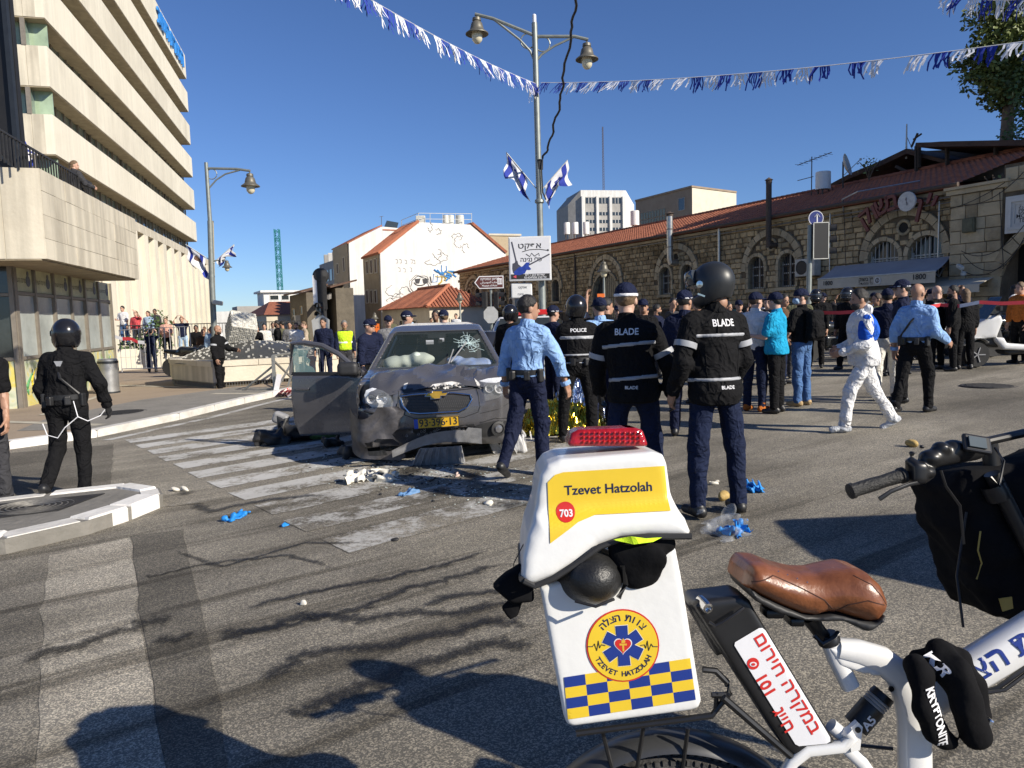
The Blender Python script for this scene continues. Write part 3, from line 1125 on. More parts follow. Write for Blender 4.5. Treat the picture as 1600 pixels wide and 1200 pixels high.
# ------------------------------------------------------------------ long old stone market building on the right
DR = Vector((-0.447,0.894,0)).normalized()
NR = Vector((-DR.y,DR.x,0))                 # towards the square
PR = Vector((12.0,36.0,0))
def fp(k,z,off=0.0): return PR+DR*k+NR*off+UZ*z
def fk(x,y,off=0.0):
 q = onpl(x,y,PR+NR*off,DR)
 return (q-PR).dot(DR),q.z
M_STONE = stone_mat('old_stone',(0.15,0.108,0.058),(0.52,0.40,0.235),1.1,0.92,0.9)
M_MORT = mat('old_mortar',(0.13,0.10,0.066),0.95,0,0.4,2.0,0.6,25)
M_VOUS = stone_mat('arch_stone',(0.20,0.155,0.095),(0.50,0.41,0.27),1.6,0.92,0.7)
M_TILE = stone_mat('roof_tile',(0.14,0.05,0.035),(0.40,0.15,0.085),2.5,0.85,0.3)
M_PANE = mat('old_pane',(0.05,0.055,0.055),0.15,0,0.4,3,spec=0.6)
M_WFR = mat('pale_window_paint',(0.52,0.52,0.48),0.6,0,0.15)
M_IRON = mat('rusty_iron',(0.10,0.075,0.06),0.8,0.3,0.35,20)
M_GALV = mat('galvanised',(0.46,0.46,0.45),0.35,0.8,0.15,8)
rb = thing('market_building','long old rough stone market building with arched barred windows and a red tiled roof','building',(0,0,0))
BAYS = [-7.7,-0.95,6.0,13.0,20.3,27.2,34.0]
KL,KR,ZE = 37.2,-9.98,5.78
def openings():
 out = []
 for i,c in enumerate(BAYS):
  if i == 3:
   out.append((c,1.45,-0.6,2.75))       # wide doorway arch
  elif i == 0:
   out += [(c+0.85,0.68,2.2,3.5),(c-0.95,0.72,2.2,3.5)]
  else:
   out += [(c+0.95,0.5,2.6,3.65),(c-0.95,0.5,2.6,3.65)]
 return out
OPEN = openings()
def inside(k,z,pad=0.0):
 for c,r,s,sp in OPEN:
  if abs(k-c) < r+pad and s-pad*0.4 < z < sp: return True
  if z >= sp and math.hypot(k-c,z-sp) < r+pad: return True
 return False
def in_arch(k,z,pad=0.0):
 for i,c in enumerate(BAYS):
  d = math.hypot(k-c,z-3.45)
  if z > 3.3 and 1.60-pad < d < 1.93+pad: return True
  if math.hypot(k-c,z-4.62) < 0.27+pad: return True
 return False
# mortar wall with the openings left out
cs = 0.115
nk,nz = int((KL-KR)/cs),int((ZE+0.9)/cs)
mb = MB()
vid = {}
for a in range(nk):
 for b in range(nz):
  k,z = KR+(a+0.5)*cs,-0.9+(b+0.5)*cs
  if inside(k,z): continue
  q = []
  for da,db in ((0,0),(0,1),(1,1),(1,0)):
   key = (a+da,b+db)
   if key not in vid:
    vid[key] = len(mb.v)
    mb.v.append(fp(KR+key[0]*cs,-0.9+key[1]*cs,-0.035))
   q.append(vid[key])
  mb.f.append(tuple(q)); mb.mi.append(0)
mb.build('wall',M_MORT,rb)
mb = MB()
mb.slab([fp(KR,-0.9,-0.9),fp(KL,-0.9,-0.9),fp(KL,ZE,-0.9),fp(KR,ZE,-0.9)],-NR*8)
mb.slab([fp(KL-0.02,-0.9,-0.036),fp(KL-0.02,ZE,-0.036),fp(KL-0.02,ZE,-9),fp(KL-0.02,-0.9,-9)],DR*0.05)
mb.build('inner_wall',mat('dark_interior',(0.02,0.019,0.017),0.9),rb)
# rough stones: a handful of block shapes, shared
SV = []
rr = random.Random(21)
def rough_block(d):
 V = []
 for sz,y in ((0.5,0.0),(0.47,-0.75),(0.36,-1.0)):
  for sx,s2 in ((-1,-1),(1,-1),(1,1),(-1,1)):
   V.append((sx*sz+rr.uniform(-.03,.03),y*d+rr.uniform(-.2,.2)*d*(y < 0),s2*sz+rr.uniform(-.04,.04)))
 Fs = [(i+4*l,(i+1) % 4+4*l,(i+1) % 4+4*l+4,i+4*l+4) for l in (0,1) for i in range(4)]+[(8,9,10,11)]
 return V,Fs
for i in range(14):
 V,Fs = rough_block(1.0)
 me = bpy.data.meshes.new('stone')
 me.from_pydata(V,[],Fs)
 me.materials.append(M_STONE)
 SV.append((me,V,Fs))
Rst = Matrix((-DR,-NR,UZ)).transposed()     # local x along the wall, -y out of it, z up
stones = []
z = -0.6
j = 0
while z < ZE-0.15:
 h = rr.choice([0.21,0.25,0.27,0.31])
 h = min(h,ZE-z)
 k = KR+rr.uniform(0,0.3)
 while k < KL-0.1:
  w = rr.uniform(0.24,0.52)
  kc,zc = k+w/2,z+h/2
  bad = any(inside(kk,zz,0.16) or in_arch(kk,zz,0.03) for kk in (k+0.03,kc,k+w-0.03) for zz in (z+0.04,zc,z+h-0.04))
  if bad:
   # try a narrow stone
   w = 0.2
   bad = any(inside(kk,zz,0.15) or in_arch(kk,zz,0.02) for kk in (k+0.03,k+w-0.03) for zz in (z+0.06,z+h-0.06))
   if bad:
    k += 0.1
    continue
  stones.append((k+w/2,z+h/2,w-0.022,h-0.022,rr.uniform(0.02,0.06)))
  k += w
 z += h
stones.sort(key=lambda s: (0 if s[1] > 1.9 else 1,s[0]))
rest = MB()
for i,(kc,zc,w,h,d) in enumerate(stones):
 v = rr.randrange(14)
 if i < 296:
  o = mobj('stone',SV[v][0],rb)
  o.matrix_local = Matrix.Translation(fp(kc,zc,-0.03)) @ Rst.to_4x4() @ Matrix.Diagonal((w,d+0.03,h,1))
 else:
  Mx = Matrix.Translation(fp(kc,zc,-0.03)) @ Rst.to_4x4() @ Matrix.Diagonal((w,d+0.03,h,1))
  rest.add([Mx @ Vector(q) for q in SV[v][1]],SV[v][2])
rest.build('stonework',M_STONE,rb)['kind'] = 'stuff'
def vous(c,zc,r0,r1,a0,a1,n,depth,name,mt=M_VOUS,base=-0.05):
 """arch stones"""
 for i in range(n):
  p = MB()
  t0,t1 = a0+(a1-a0)*(i+0.04)/n,a0+(a1-a0)*(i+0.96)/n
  rj = rr.uniform(-0.02,0.02)
  P = [fp(c+r*math.cos(t),zc+r*math.sin(t),base) for r,t in ((r0,t0),(r1+rj,t0),(r1+rj,(t0+t1)/2),(r1+rj,t1),(r0,t1),(r0,(t0+t1)/2))]
  p.slab(P,NR*(depth+rr.uniform(-0.015,0.015)))
  p.build(name,mt,rb)
wi = 0
for i,c in enumerate(BAYS):
 vous(c,3.45,1.62,1.92,0.0,PI,13 if i < 4 else 9,0.13,'arch_stone')
 if i != 3:
  p = MB()
  ring = [fp(c+0.26*math.cos(a),4.62+0.26*math.sin(a),0) for a in [2*PI*q/18 for q in range(19)]]
  p.tube(ring,0.06,6,cap=False)
  ro = p.build('round_vent',M_VOUS,rb)
  p = MB()
  p.lathe([(0.001,0.0),(0.21,0.0),(0.21,-0.03)],fp(c,4.62,-0.02),NR,16)
  p.build('hole',mat('dark_interior',(0.02,0.019,0.017),0.9),ro)
for c,r,s,sp in OPEN:
 near = c < 9
 wide = r > 1
 # reveal and frame ring
 out = [(r*math.cos(a),sp+r*math.sin(a)) for a in [PI*q/12 for q in range(13)]]
 loop = [(r,s)]+out+[(-r,s)]
 loop = [(a,b) for n_,(a,b) in enumerate(loop) if n_ == 0 or (abs(a-loop[n_-1][0])+abs(b-loop[n_-1][1])) > 1e-6]
 mb = MB()
 n = len(loop)
 V = [fp(c+a,b,0.01) for a,b in loop]+[fp(c+a,b,-0.34) for a,b in loop]
 mb.add(V,[(q,q+1,n+q+1,n+q) for q in range(n-1)]+[(n-1,0,n,2*n-1)])
 w = mb.build('window' if not wide else 'doorway',M_VOUS,rb)
 mb = MB()
 mb.add([fp(c+a,b,-0.30) for a,b in loop],[tuple(range(n))])
 mb.build('pane',M_PANE,w)
 vous(c,sp,r+0.005,r+0.17,0,PI,7 if near else 5,0.11,'window_arch_stone')
 for sd in (-1,1):
  for q in range(4 if not wide else 6):
   hh = (sp-s)/(4 if not wide else 6)
   p = MB()
   p.slab([fp(c+sd*(r+0.005),s+hh*q+0.01,-0.05),fp(c+sd*(r+0.13+0.05*(q % 2)),s+hh*q+0.01,-0.05),fp(c+sd*(r+0.13+0.05*(q % 2)),s+hh*(q+1)-0.01,-0.05),fp(c+sd*(r+0.005),s+hh*(q+1)-0.01,-0.05)],NR*0.1)
   p.build('jamb_stone',M_VOUS,rb)
 if not wide:
  p = MB()
  p.slab([fp(c-r-0.12,s-0.16,-0.05),fp(c+r+0.12,s-0.16,-0.05),fp(c+r+0.12,s-0.01,-0.05),fp(c-r-0.12,s-0.01,-0.05)],NR*0.2)
  p.build('sill',M_VOUS,w)
 fr2 = MB()
 pale = c < 9
 if pale:
  for a in (-r+0.05,0,r-0.05): fr2.bar(fp(c+a,s+0.02,-0.22),fp(c+a,sp+(0.9*r if a == 0 else 0.12),-0.22),0.075,0.05)
  for b in (s+0.05,s+(sp-s)*0.62,sp): fr2.bar(fp(c-r+0.04,b,-0.215),fp(c+r-0.04,b,-0.215),0.06,0.05)
  fr2.build('frame',M_WFR,w)
 gr = MB()
 nb = 8 if not wide else 14
 for q in range(nb):
  a = -r+2*r*(q+0.5)/nb
  gr.bar(fp(c+a,s+0.02,-0.08),fp(c+a,sp+math.sqrt(max(0,r*r-a*a))-0.03,-0.08),0.022)
 for b in (s+0.3,sp-0.1): gr.bar(fp(c-r,b,-0.075),fp(c+r,b,-0.075),0.022)
 gr.build('grille',M_WFR if c < -5 else M_IRON,w)['kind'] = 'stuff'
# cornice, gutter, service pipes
mb = MB()
obox(fp(KR,5.62,0.0),DR,NR,UZ,KL-KR,0.16,0.13,mb)
mb.build('cornice',M_VOUS,rb)
mb = MB()
mb.tube([fp(KR-0.1,5.86,0.42),fp(KL+0.3,5.86,0.42)],0.08,8)
mb.build('gutter',M_IRON,rb)
mb = MB()
mb.tube([fp(KR,5.5,0.09),fp(3,5.5,0.09)],0.035,6)
mb.tube([fp(KR,5.3,0.09),fp(-5,5.32,0.09)],0.02,6)
mb.tube([fp(2.5,5.56,0.09),fp(30,5.5,0.09)],0.04,6)
mb.build('conduit',M_GALV,rb)
for kk,z0,z1,r_,mt in ((2.45,3.2,5.9,0.075,M_GALV),(16.5,1.0,5.8,0.06,M_IRON),(24.0,1.0,5.8,0.06,M_IRON),(-4.35,2.9,5.6,0.03,M_GALV),(-9.2,2.9,5.4,0.03,M_GALV)):
 mb = MB()
 mb.tube([fp(kk,z0,0.12),fp(kk,z1,0.12)],r_,8)
 mb.build('drainpipe',mt,rb)
# roof: rows of curved tiles
RS,RZ0,RZ1 = 5.6,5.86,7.72
def roof_pt(u,v): # u along k, v 0 eave..1 ridge
 return fp(u,RZ0+(RZ1-RZ0)*v,0.45-(RS+0.45)*v)
tw,trn = 0.24,17
nc = int((KL+0.3-KR)/tw)
mb = MB()
V,Fs = [],[]
sub = 4
W_ = nc*sub+1
for r_ in range(trn):
 for e in (0,1):
  v = (r_+e)/trn
  for a in range(W_):
   ph = a/sub
   bumpz = 0.045*abs(math.sin(PI*ph))+(0.03 if e == 0 else 0.0)+0.012*mnoise.noise((ph*2.1,r_*1.7,0))
   # hip at the far end
   u = KR-0.05+ph*tw
   umax = KL+0.3-(RS*0.9)*v
   V.append(roof_pt(min(u,umax),v)+UZ*bumpz)
for r_ in range(trn):
 for a in range(W_-1):
  b = (r_*2)*W_+a
  Fs.append((b,b+W_,b+W_+1,b+1))
 if r_:
  for a in range(W_-1):
   b = (r_*2-1)*W_+a
   Fs.append((b,b+W_,b+W_+1,b+1))
o = mesh('tiles',V,Fs,M_TILE,rb)
o['kind'] = 'stuff'
mb = MB()
for k in range(int((KL-RS-KR)/0.36)):
 a = KR+k*0.36
 mb.tube([roof_pt(a,1.0)+UZ*0.04,roof_pt(a+0.38,1.0)+UZ*0.06],0.12,6)
mb.build('ridge_tiles',M_TILE,rb)['kind'] = 'stuff'
mb = MB()
mb.slab([roof_pt(KL+0.3,0),roof_pt(KL-RS*0.9+0.3,1),fp(KL+0.3,RZ0,-2*RS)],(0,0,-0.1))
mb.slab([roof_pt(KR,0),fp(KR,RZ0,-2*RS-.4),fp(KL,RZ0,-2*RS-.4),roof_pt(KL,0)],(0,0,-0.08))
mb.slab([roof_pt(KR,1)-UZ*.02,fp(KR,RZ0,-2*RS-.4),fp(KL,RZ0,-2*RS-.4),roof_pt(KL-RS,1)-UZ*.02],(0,0,-0.08))
mb.build('roof_deck',M_TILE,rb)

# flues
for (x,y0,y1,r_,mt,lab) in ((1047,410,330,0.17,M_GALV,'shiny steel flue pipe rising past the eave over an arched window'),(1201,383,277,0.13,M_IRON,'dark rusty flue pipe rising through the eave of the market building')):
 k,z0 = fk(x,y0,0.55)
 k1,z1 = fk(x,y1,0.55)
 fl = thing('flue_pipe',lab,'flue')
 mb = MB()
 mb.tube([fp(k,z0,0.1),fp(k,z0,0.55),fp(k,z0+0.2,0.55),fp(k,z1-0.25,0.55)],r_,12)
 mb.build('pipe',mt,fl,True)
 mb = MB()
 mb.lathe([(r_*1.1,0),(r_*1.1,0.12),(r_*1.5,0.14),(0.02,0.26)],fp(k,z1-0.27,0.55),n=12)
 mb.build('cap',M_IRON,fl)
 for q in (0.3,0.65):
  mb = MB()
  mb.lathe([(r_*1.08,-0.02),(r_*1.08,0.02)],fp(k,z0+(z1-z0)*q,0.55),n=12)
  mb.build('clamp',M_IRON,fl)
def ac_unit(M,label,s=1.0):
 t = thing('air_conditioner',label,'air conditioner',M=M)
 mb = MB(); mb.rbox((0,0,0),(0.8*s,0.3*s,0.56*s),0.02)
 mb.build('housing',mat('ac_cream',(0.48,0.46,0.41),0.6,0,0.2),t)
 mb = MB(); mb.lathe([(0.23*s,0),(0.23*s,0.02),(0.2*s,0.02),(0.19*s,0.006),(0.02,0.006)],(-0.12*s,-0.151*s,0),(0,-1,0),18)
 mb.build('fan_grille',M_BLACK,t)
 mb = MB(); mb.box((-0.3*s,0.0,-0.3*s),(0.04,0.4*s,0.04)); mb.box((0.3*s,0,-0.3*s),(0.04,0.4*s,0.04))
 mb.build('bracket',M_IRON,t)
 return t
k,z = fk(1262,418,0.3)
Mw = lambda k,z,off: Matrix.Translation(fp(k,z,off)) @ Rst.to_4x4()
ac_unit(Mw(k,z,0.3),'weathered air conditioner on the stone wall behind the traffic light',1.35)
k,z = fk(803,472,0.3)
ac_unit(Mw(k,z,0.3),'cream air conditioner on the stone wall beneath the shop banner',1.3)

# gateway pier at the near end
pier = thing('stone_gateway','big stone gateway pier with a framed plaque and a dark archway','gateway',(0,0,0))
def pwall(k0,k1,z0,z1,off,hole=None,hmin=0.34,hmax=0.46,seed=2):
 r = random.Random(seed)
 z = z0
 while z < z1-0.05:
  h = min(r.uniform(hmin,hmax),z1-z)
  if z1-z-h < 0.15: h = z1-z
  k = k0
  while k > k1+0.02:
   w = min(r.uniform(0.4,0.85),k-k1)
   if k-w-k1 < 0.2: w = k-k1
   if not (hole and hole(k-w/2,z+h/2)):
    p = MB()
    e = 0.012
    b = 0.02
    o0,o1 = off-0.05,off+r.uniform(0.0,0.03)
    P = [(k-e,z+e),(k-w+e,z+e),(k-w+e,z+h-e),(k-e,z+h-e)]
    Q = [(k-e-b,z+e+b),(k-w+e+b,z+e+b),(k-w+e+b,z+h-e-b),(k-e-b,z+h-e-b)]
    V = [fp(a,c,o0) for a,c in P]+[fp(a,c,o1-0.015) for a,c in P]+[fp(a,c,o1) for a,c in Q]
    p.add(V,[(q+4*l,(q+1) % 4+4*l,(q+1) % 4+4*l+4,q+4*l+4) for l in (0,1) for q in range(4)]+[(8,9,10,11)])
    p.build('stone',M_VOUS,pier)
   k -= w
  z += h
PO = 0.55
mb = MB()
mb.slab([fp(-9.9,-0.9,PO-0.045),fp(-11.75,-0.9,PO-0.045),fp(-11.75,5.7,PO-0.045),fp(-9.9,5.7,PO-0.045)],-NR*0.9)
mb.slab([fp(-11.7,3.9,PO-0.06),fp(-18,3.9,PO-0.06),fp(-18,6.2,PO-0.06),fp(-11.7,6.2,PO-0.06)],-NR*0.8)
mb.slab([fp(-15.6,-.9,PO-0.06),fp(-18,-.9,PO-0.06),fp(-18,3.9,PO-0.06),fp(-15.6,3.9,PO-0.06)],-NR*0.8)
mb.build('wall',M_MORT,pier)
pwall(-9.9,-11.7,-0.6,5.45,PO,seed=4)
ac_,ar_,asz = -13.55,1.85,2.1
pwall(-11.75,-17.5,2.0,6.1,PO-0.02,hole=lambda k,z: math.hypot(k-ac_,z-asz) < ar_+0.32 or (-14.8 < k < -11.9 and 3.85 < z < 5.4),seed=6)
for i in range(15):
 p = MB()
 t0,t1 = PI*(i+0.04)/15,PI*(i+0.96)/15
 p.slab([fp(ac_+r_*math.cos(t),asz+r_*math.sin(t),PO-0.1) for r_,t in ((ar_,t0),(ar_+0.4,t0),(ar_+0.4,t1),(ar_,t1))],NR*0.12)
 p.build('arch_stone',M_VOUS,pier)
mb = MB()
mb.slab([fp(-11.6,-0.9,PO-1.2),fp(-15.6,-0.9,PO-1.2),fp(-15.6,4.2,PO-1.2),fp(-11.6,4.2,PO-1.2)],-NR*0.1)
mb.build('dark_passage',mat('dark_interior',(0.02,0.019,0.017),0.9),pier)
mb = MB()
obox(fp(-9.8,5.46,PO-0.4),-DR,NR,UZ,2.1,0.5,0.16,mb)
obox(fp(-9.75,5.63,PO-0.4),-DR,NR,UZ,2.2,0.58,0.1,mb)
mb.build('cornice',M_VOUS,pier)
pq = thing('stone_plaque','white framed inscription plaque on the gateway over the dark arch','plaque',(0,0,0))
k0,z1 = fk(1572,308,PO+0.05)
mb = MB()
for e,off,mt in ((0.0,0.0,0),(0.12,0.05,0)):
 pass
w_,h_ = 2.2,1.22
for q,(e,t) in enumerate(((0,0.06),(0.1,0.10),(0.2,0.06))):
 for (a,b,c,d) in ((e,e,w_-2*e,0.1),(e,h_-e-0.1,w_-2*e,0.1),(e,e+0.1,0.1,h_-2*e-0.2),(w_-e-0.1,e+0.1,0.1,h_-2*e-0.2)):
  obox(fp(k0-a,z1-h_+b,PO+0.01),-DR,NR,UZ,c,t,d,mb)
mb.build('frame',stone_mat('white_marble',(0.45,0.44,0.42),(0.62,0.61,0.58),3,0.7,0.1),pq)
mb = MB()
obox(fp(k0-0.3,z1-h_+0.3,PO+0.012),-DR,NR,UZ,w_-0.6,0.03,h_-0.6,mb)
pl_ = mb.build('tablet',MATS['white_marble'],pq)
for q,s_ in enumerate(('ﺔﻳﺭﺪﻟﺍ','DSLR','MONT','TEST')):
 lettering('lettering',s_,0.19,fr(fp(k0-0.62,z1-0.4-0.145*q,PO+0.045),-DR,UZ),M_BLACK,pl_,bold=0.012)
mb = MB()
k,z = fk(1514,352,PO+0.1)
mb2 = thing('junction_box','olive green metal box fixed on the stone gateway pier','box',M=Mw(k,z,PO+0.1))
mb.rbox((0,0,0),(0.42,0.16,0.5),0.02)
mb.build('cabinet',mat('olive_paint',(0.10,0.10,0.06),0.6,0,0.3,6),mb2)
mb = MB(); mb.box((0,-0.09,0),(0.34,0.012,0.42)); mb.box((0.12,-0.1,0),(0.03,0.02,0.08))
mb.build('door',mat('olive_paint',(0.10,0.10,0.06),0.6),mb2)
sp_ = thing('house_sign','small white street name plate low on the stone gateway pier','sign',M=Mw(*fk(1511,442,PO+0.06),PO+0.06))
mb = MB(); mb.box((0,0,0),(0.44,0.03,0.3)); mb.build('plate',mat('enamel_white',(0.6,0.6,0.57),0.4),sp_)
mb = MB()
for a,b,c,d in ((0,0.135,0.42,0.012),(0,-0.135,0.42,0.012),(0.205,0,0.012,0.28),(-0.205,0,0.012,0.28)): mb.box((a,-0.018,b),(c,0.006,d))
mb.build('border',M_BLACK,sp_)
lettering('lettering',rtl('שושן'),0.13,fr((0,-0.02,0.04),(1,0,0),(0,0,1)),M_BLACK,sp_,bold=0.01)
lettering('lettering','18',0.09,fr((0,-0.02,-0.08),(1,0,0),(0,0,1)),M_BLACK,sp_,bold=0.01)
cm = thing('security_camera','white security camera on a bracket by the gateway pier','camera',M=Mw(*fk(1503,417,PO+0.3),PO+0.3))
mb = MB(); mb.rbox((0,-0.1,0),(0.14,0.42,0.13),0.03,Matrix.Rotation(0.9,3,'Z') @ Matrix.Rotation(0.3,3,'X')); mb.build('housing',M_WFR,cm)
mb = MB(); mb.tube([(0,0.3,-0.2),(0,0,-0.15),(0,0,0)],0.03,6); mb.lathe([(0.02,0),(0.09,0.02),(0.09,0.1),(0.05,0.16)],(0.06,0,-0.32),n=10); mb.build('bracket',M_WFR,cm)

# arched shop sign, one letter at a time
sg = thing('shop_sign','dark red arched letters with a round white disc over the awning','sign',(0,0,0))
M_SGN = mat('sign_dark_red',(0.13,0.022,0.022),0.45,0,0.2)
M_SGS = mat('sign_grey_side',(0.25,0.2,0.19),0.5)
letters_px = [('ק',1353,340,-32),('ו',1367,331,-26),('ש',1379,322,-20),('ב',1395,316,-10),('י',1459,318,26),('י',1451,314,18),('ן',1437,324,14)]
for ch,x,y,tilt in letters_px:
 k,z = fk(x,y,0.55)
 R = Matrix.Rotation(-math.radians(tilt),4,'Z')
 M_ = fr(fp(k,z,0.5),-DR,UZ) @ R
 lettering('letter',ch,0.95,M_,M_SGN,sg,bold=0.02,depth=0.1)
k,z = fk(1418,315,0.6)
mb = MB(); mb.lathe([(0.001,0),(0.36,0),(0.37,-0.04),(0.36,-0.08)],fp(k,z,0.66),NR,24)
dk = mb.build('disc',mat('disc_white',(0.55,0.54,0.52),0.6,0,0.2,8),sg,True)
mb = MB()
for a,b,c in ((0,0.0,0.14),(0.04,0.1,0.06),(-0.06,-0.08,0.05)):
 mb.tube([fp(k+a,z+b-c,0.67),fp(k+a*0.4,z+b+c,0.67)],0.012,5)
mb.build('emblem',M_SGS,dk)
mb = MB()
mb.tube([fp(*fk(1345,338,0.4),0.4),fp(*fk(1405,306,0.4),0.4),fp(*fk(1462,312,0.4),0.4)],0.03,6)
for x,y in ((1352,336),(1395,312),(1440,312)): mb.tube([fp(*fk(x,y,0.4),0.4),fp(*fk(x,y,0.0),0.0)],0.025,6)
mb.build('frame',M_IRON,sg)

# awning
aw = thing('awning','grey sloping shop awning with a cream printed valance on the stone market building','awning',(0,0,0))
AO = 1.7
kl,zl = fk(1278,437,AO)
kr,zr = fk(1462,423,AO)
ktl,ztl = fk(1305,416,0.12)
ktr,ztr = fk(1486,400,0.12)
zf = (zl+zr)/2
ns = 10
V,Fs = [],[]
for i in range(ns+1):
 t = i/ns
 for j in range(4):
  s_ = j/3
  V.append(fp((kl+(kr-kl)*t)*(1-s_)+(ktl+(ktr-ktl)*t)*s_,zf*(1-s_)+ztl*s_-0.05*math.sin(PI*s_),AO*(1-s_)+0.12*s_))
for i in range(ns):
 for j in range(3): Fs.append((i*4+j,i*4+j+1,i*4+j+5,i*4+j+4))
M_AWN = mat('awning_grey',(0.33,0.335,0.36),0.8,0,0.1,1.5)
M_VAL = mat('awning_cream',(0.50,0.46,0.38),0.8,0,0.1,2)
mesh('fabric',V+[v-UZ*0.015 for v in V],Fs+[tuple(q+len(V) for q in f[::-1]) for f in Fs],M_AWN,aw,True)
mb = MB()
for i in range(12):
 a,b = kl+(kr-kl)*i/12,kl+(kr-kl)*(i+1)/12
 o1,o2 = AO+0.01+0.01*(i % 2),AO+0.01+0.01*((i+1) % 2)
 mb.add([fp(a,zf-0.02,AO+0.005),fp(b,zf-0.02,AO+0.005),fp(b,zf-0.4,o2),fp(a,zf-0.4,o1)],[(0,1,2,3)])
va = mb.build('valance',M_VAL,aw)
mb = MB(); mb.tube([fp(kl,zf,AO),fp(kr,zf,AO)],0.035,8); mb.build('front_bar',M_WFR,aw)
for tt in (0.02,0.98):
 mb = MB(); kk = kl+(kr-kl)*tt
 mb.tube([fp(kk,zf,AO-0.02),fp(kk+0.3,2.6,0.9),fp(ktl+(ktr-ktl)*tt,ztl-0.1,0.1)],0.03,6); mb.build('arm',M_GALV,aw)
xd = -DR
def on_val(t,z,s_,size,bold=0.02): lettering('lettering',s_,size,fr(fp(kl+(kr-kl)*t,z,AO+0.03),xd,UZ),M_BLACK,va,bold=bold)
on_val(0.1,zf-0.19,'1800',0.24)
on_val(0.88,zf-0.17,'1800',0.27)
on_val(0.45,zf-0.13,rtl('יין בשוק'),0.2)
on_val(0.45,zf-0.29,rtl('בר ומסעדה'),0.13,0.01)
mb = MB(); mb.lathe([(0.001,0),(0.15,0),(0.15,-0.01)],fp(kl+(kr-kl)*0.55,zf-0.2,AO+0.035),NR,18)
em = mb.build('emblem',mat('disc_white',(0.55,0.54,0.52),0.6),va)
mb = MB(); mb.lathe([(0.06,0),(0.075,0.004),(0.09,0)],fp(kl+(kr-kl)*0.55,zf-0.2,AO+0.037),NR,16,cap=False); mb.bar(fp(kl+(kr-kl)*0.55,zf-0.28,AO+0.04),fp(kl+(kr-kl)*0.55,zf-0.12,AO+0.04),0.03,0.006)
mb.build('mark',M_BLACK,em)
aw2 = thing('awning','second cream awning lower under the grey printed awning','awning',(0,0,0))
mb = MB(); mb.slab([fp(kl+(kr-kl)*0.35,2.2,1.3),fp(kr-1.3,2.25,1.3),fp(kr-1.3,2.62,0.1),fp(kl+(kr-kl)*0.35,2.6,0.1)],(0,0,-0.02))
mb.build('fabric',M_VAL,aw2)
mb = MB(); mb.slab([fp(kl+(kr-kl)*0.35,2.2,1.31),fp(kr-1.3,2.25,1.31),fp(kr-1.3,1.98,1.31),fp(kl+(kr-kl)*0.35,1.93,1.31)],NR*0.01)
v2 = mb.build('valance',M_VAL,aw2)
lettering('lettering',rtl('בשוק'),0.24,fr(fp(kl+(kr-kl)*0.72,2.08,1.34),xd,UZ),M_BLACK,v2,bold=0.01)
# dim shop fronts at street level
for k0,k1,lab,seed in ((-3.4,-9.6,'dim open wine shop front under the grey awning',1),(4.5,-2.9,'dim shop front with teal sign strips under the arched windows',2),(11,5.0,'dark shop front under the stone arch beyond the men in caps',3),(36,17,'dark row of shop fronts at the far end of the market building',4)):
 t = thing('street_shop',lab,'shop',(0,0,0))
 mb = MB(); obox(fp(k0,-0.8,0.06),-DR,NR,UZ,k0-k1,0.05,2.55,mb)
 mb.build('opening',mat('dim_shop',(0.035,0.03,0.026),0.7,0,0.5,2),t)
 r = random.Random(seed)
 mb = MB()
 for q in range(int((k0-k1)/1.1)+1): mb.bar(fp(k0-q*1.1,-0.8,0.13),fp(k0-q*1.1,1.7,0.13),0.07,0.05)
 mb.bar(fp(k0,1.75,0.14),fp(k1,1.75,0.14),0.12,0.1)
 mb.build('frame',M_IRON,t)
 for q in range(int((k0-k1)/1.3)):
  mb = MB()
  obox(fp(k0-0.2-q*1.3,0.95 if seed != 2 else 1.3,0.2),-DR,NR,UZ,r.uniform(0.6,1.0),0.03,r.uniform(0.2,0.4),mb)
  c_ = [(0.02,0.12,0.13),(0.25,0.22,0.15),(0.12,0.03,0.03),(0.3,0.3,0.28)][r.randrange(4) if seed != 2 else 0]
  mb.build('sign_board',mat('board_%d' % int(c_[0]*100),c_,0.6,0,0.3,6),t)

# things on the roof
def tank(p,r,h,label,group=None):
 t = thing('water_tank',label,'water tank',p,0,group)
 mb = MB(); mb.lathe([(r,0),(r,h*0.97),(r*0.93,h),(0.01,h*1.02)],n=18); mb.build('drum',mat('tank_white',(0.72,0.72,0.70),0.5,0,0.06),t,True)
 mb = MB()
 for a in range(3): mb.box((r*0.8*math.cos(a*2.1),r*0.8*math.sin(a*2.1),-0.25),(0.06,0.06,0.5))
 mb.tube([(r,0,0.1),(r+0.12,0,0.1),(r+0.12,0,-0.4)],0.025,6)
 mb.build('stand',M_IRON,t)
 return t
q = onpl(1286,296,PR-NR*4.0,DR)
tank(q,0.36,0.86,'single white water tank on the red roof beside the antenna')
q = onpl(1268,300,PR-NR*4.0,DR)
an = thing('roof_antenna','tall thin fishbone antenna on the red roof beside the white tank','antenna',q)
mb = MB(); mb.tube([(0,0,-0.3),(0,0,1.75)],0.025,6); mb.build('mast',M_IRON,an)
mb = MB(); mb.bar(-DR*0.9*-1+UZ*1.5,-DR*1.2+UZ*1.72,0.03); mb.bar(DR*0.9+UZ*0.72,-DR*0.1+UZ*0.75,0.03)
for t_ in range(7): mb.bar(DR*(0.8-0.3*t_)+UZ*(1.5+0.03*t_)+NR*0.3,DR*(0.8-0.3*t_)+UZ*(1.5+0.03*t_)-NR*0.3,0.015)
mb.build('aerial',M_IRON,an)
q = onpl(1317,285,PR-NR*4.5,DR)
ds = thing('satellite_dish','cream satellite dish on a post above the red roof','satellite dish',q)
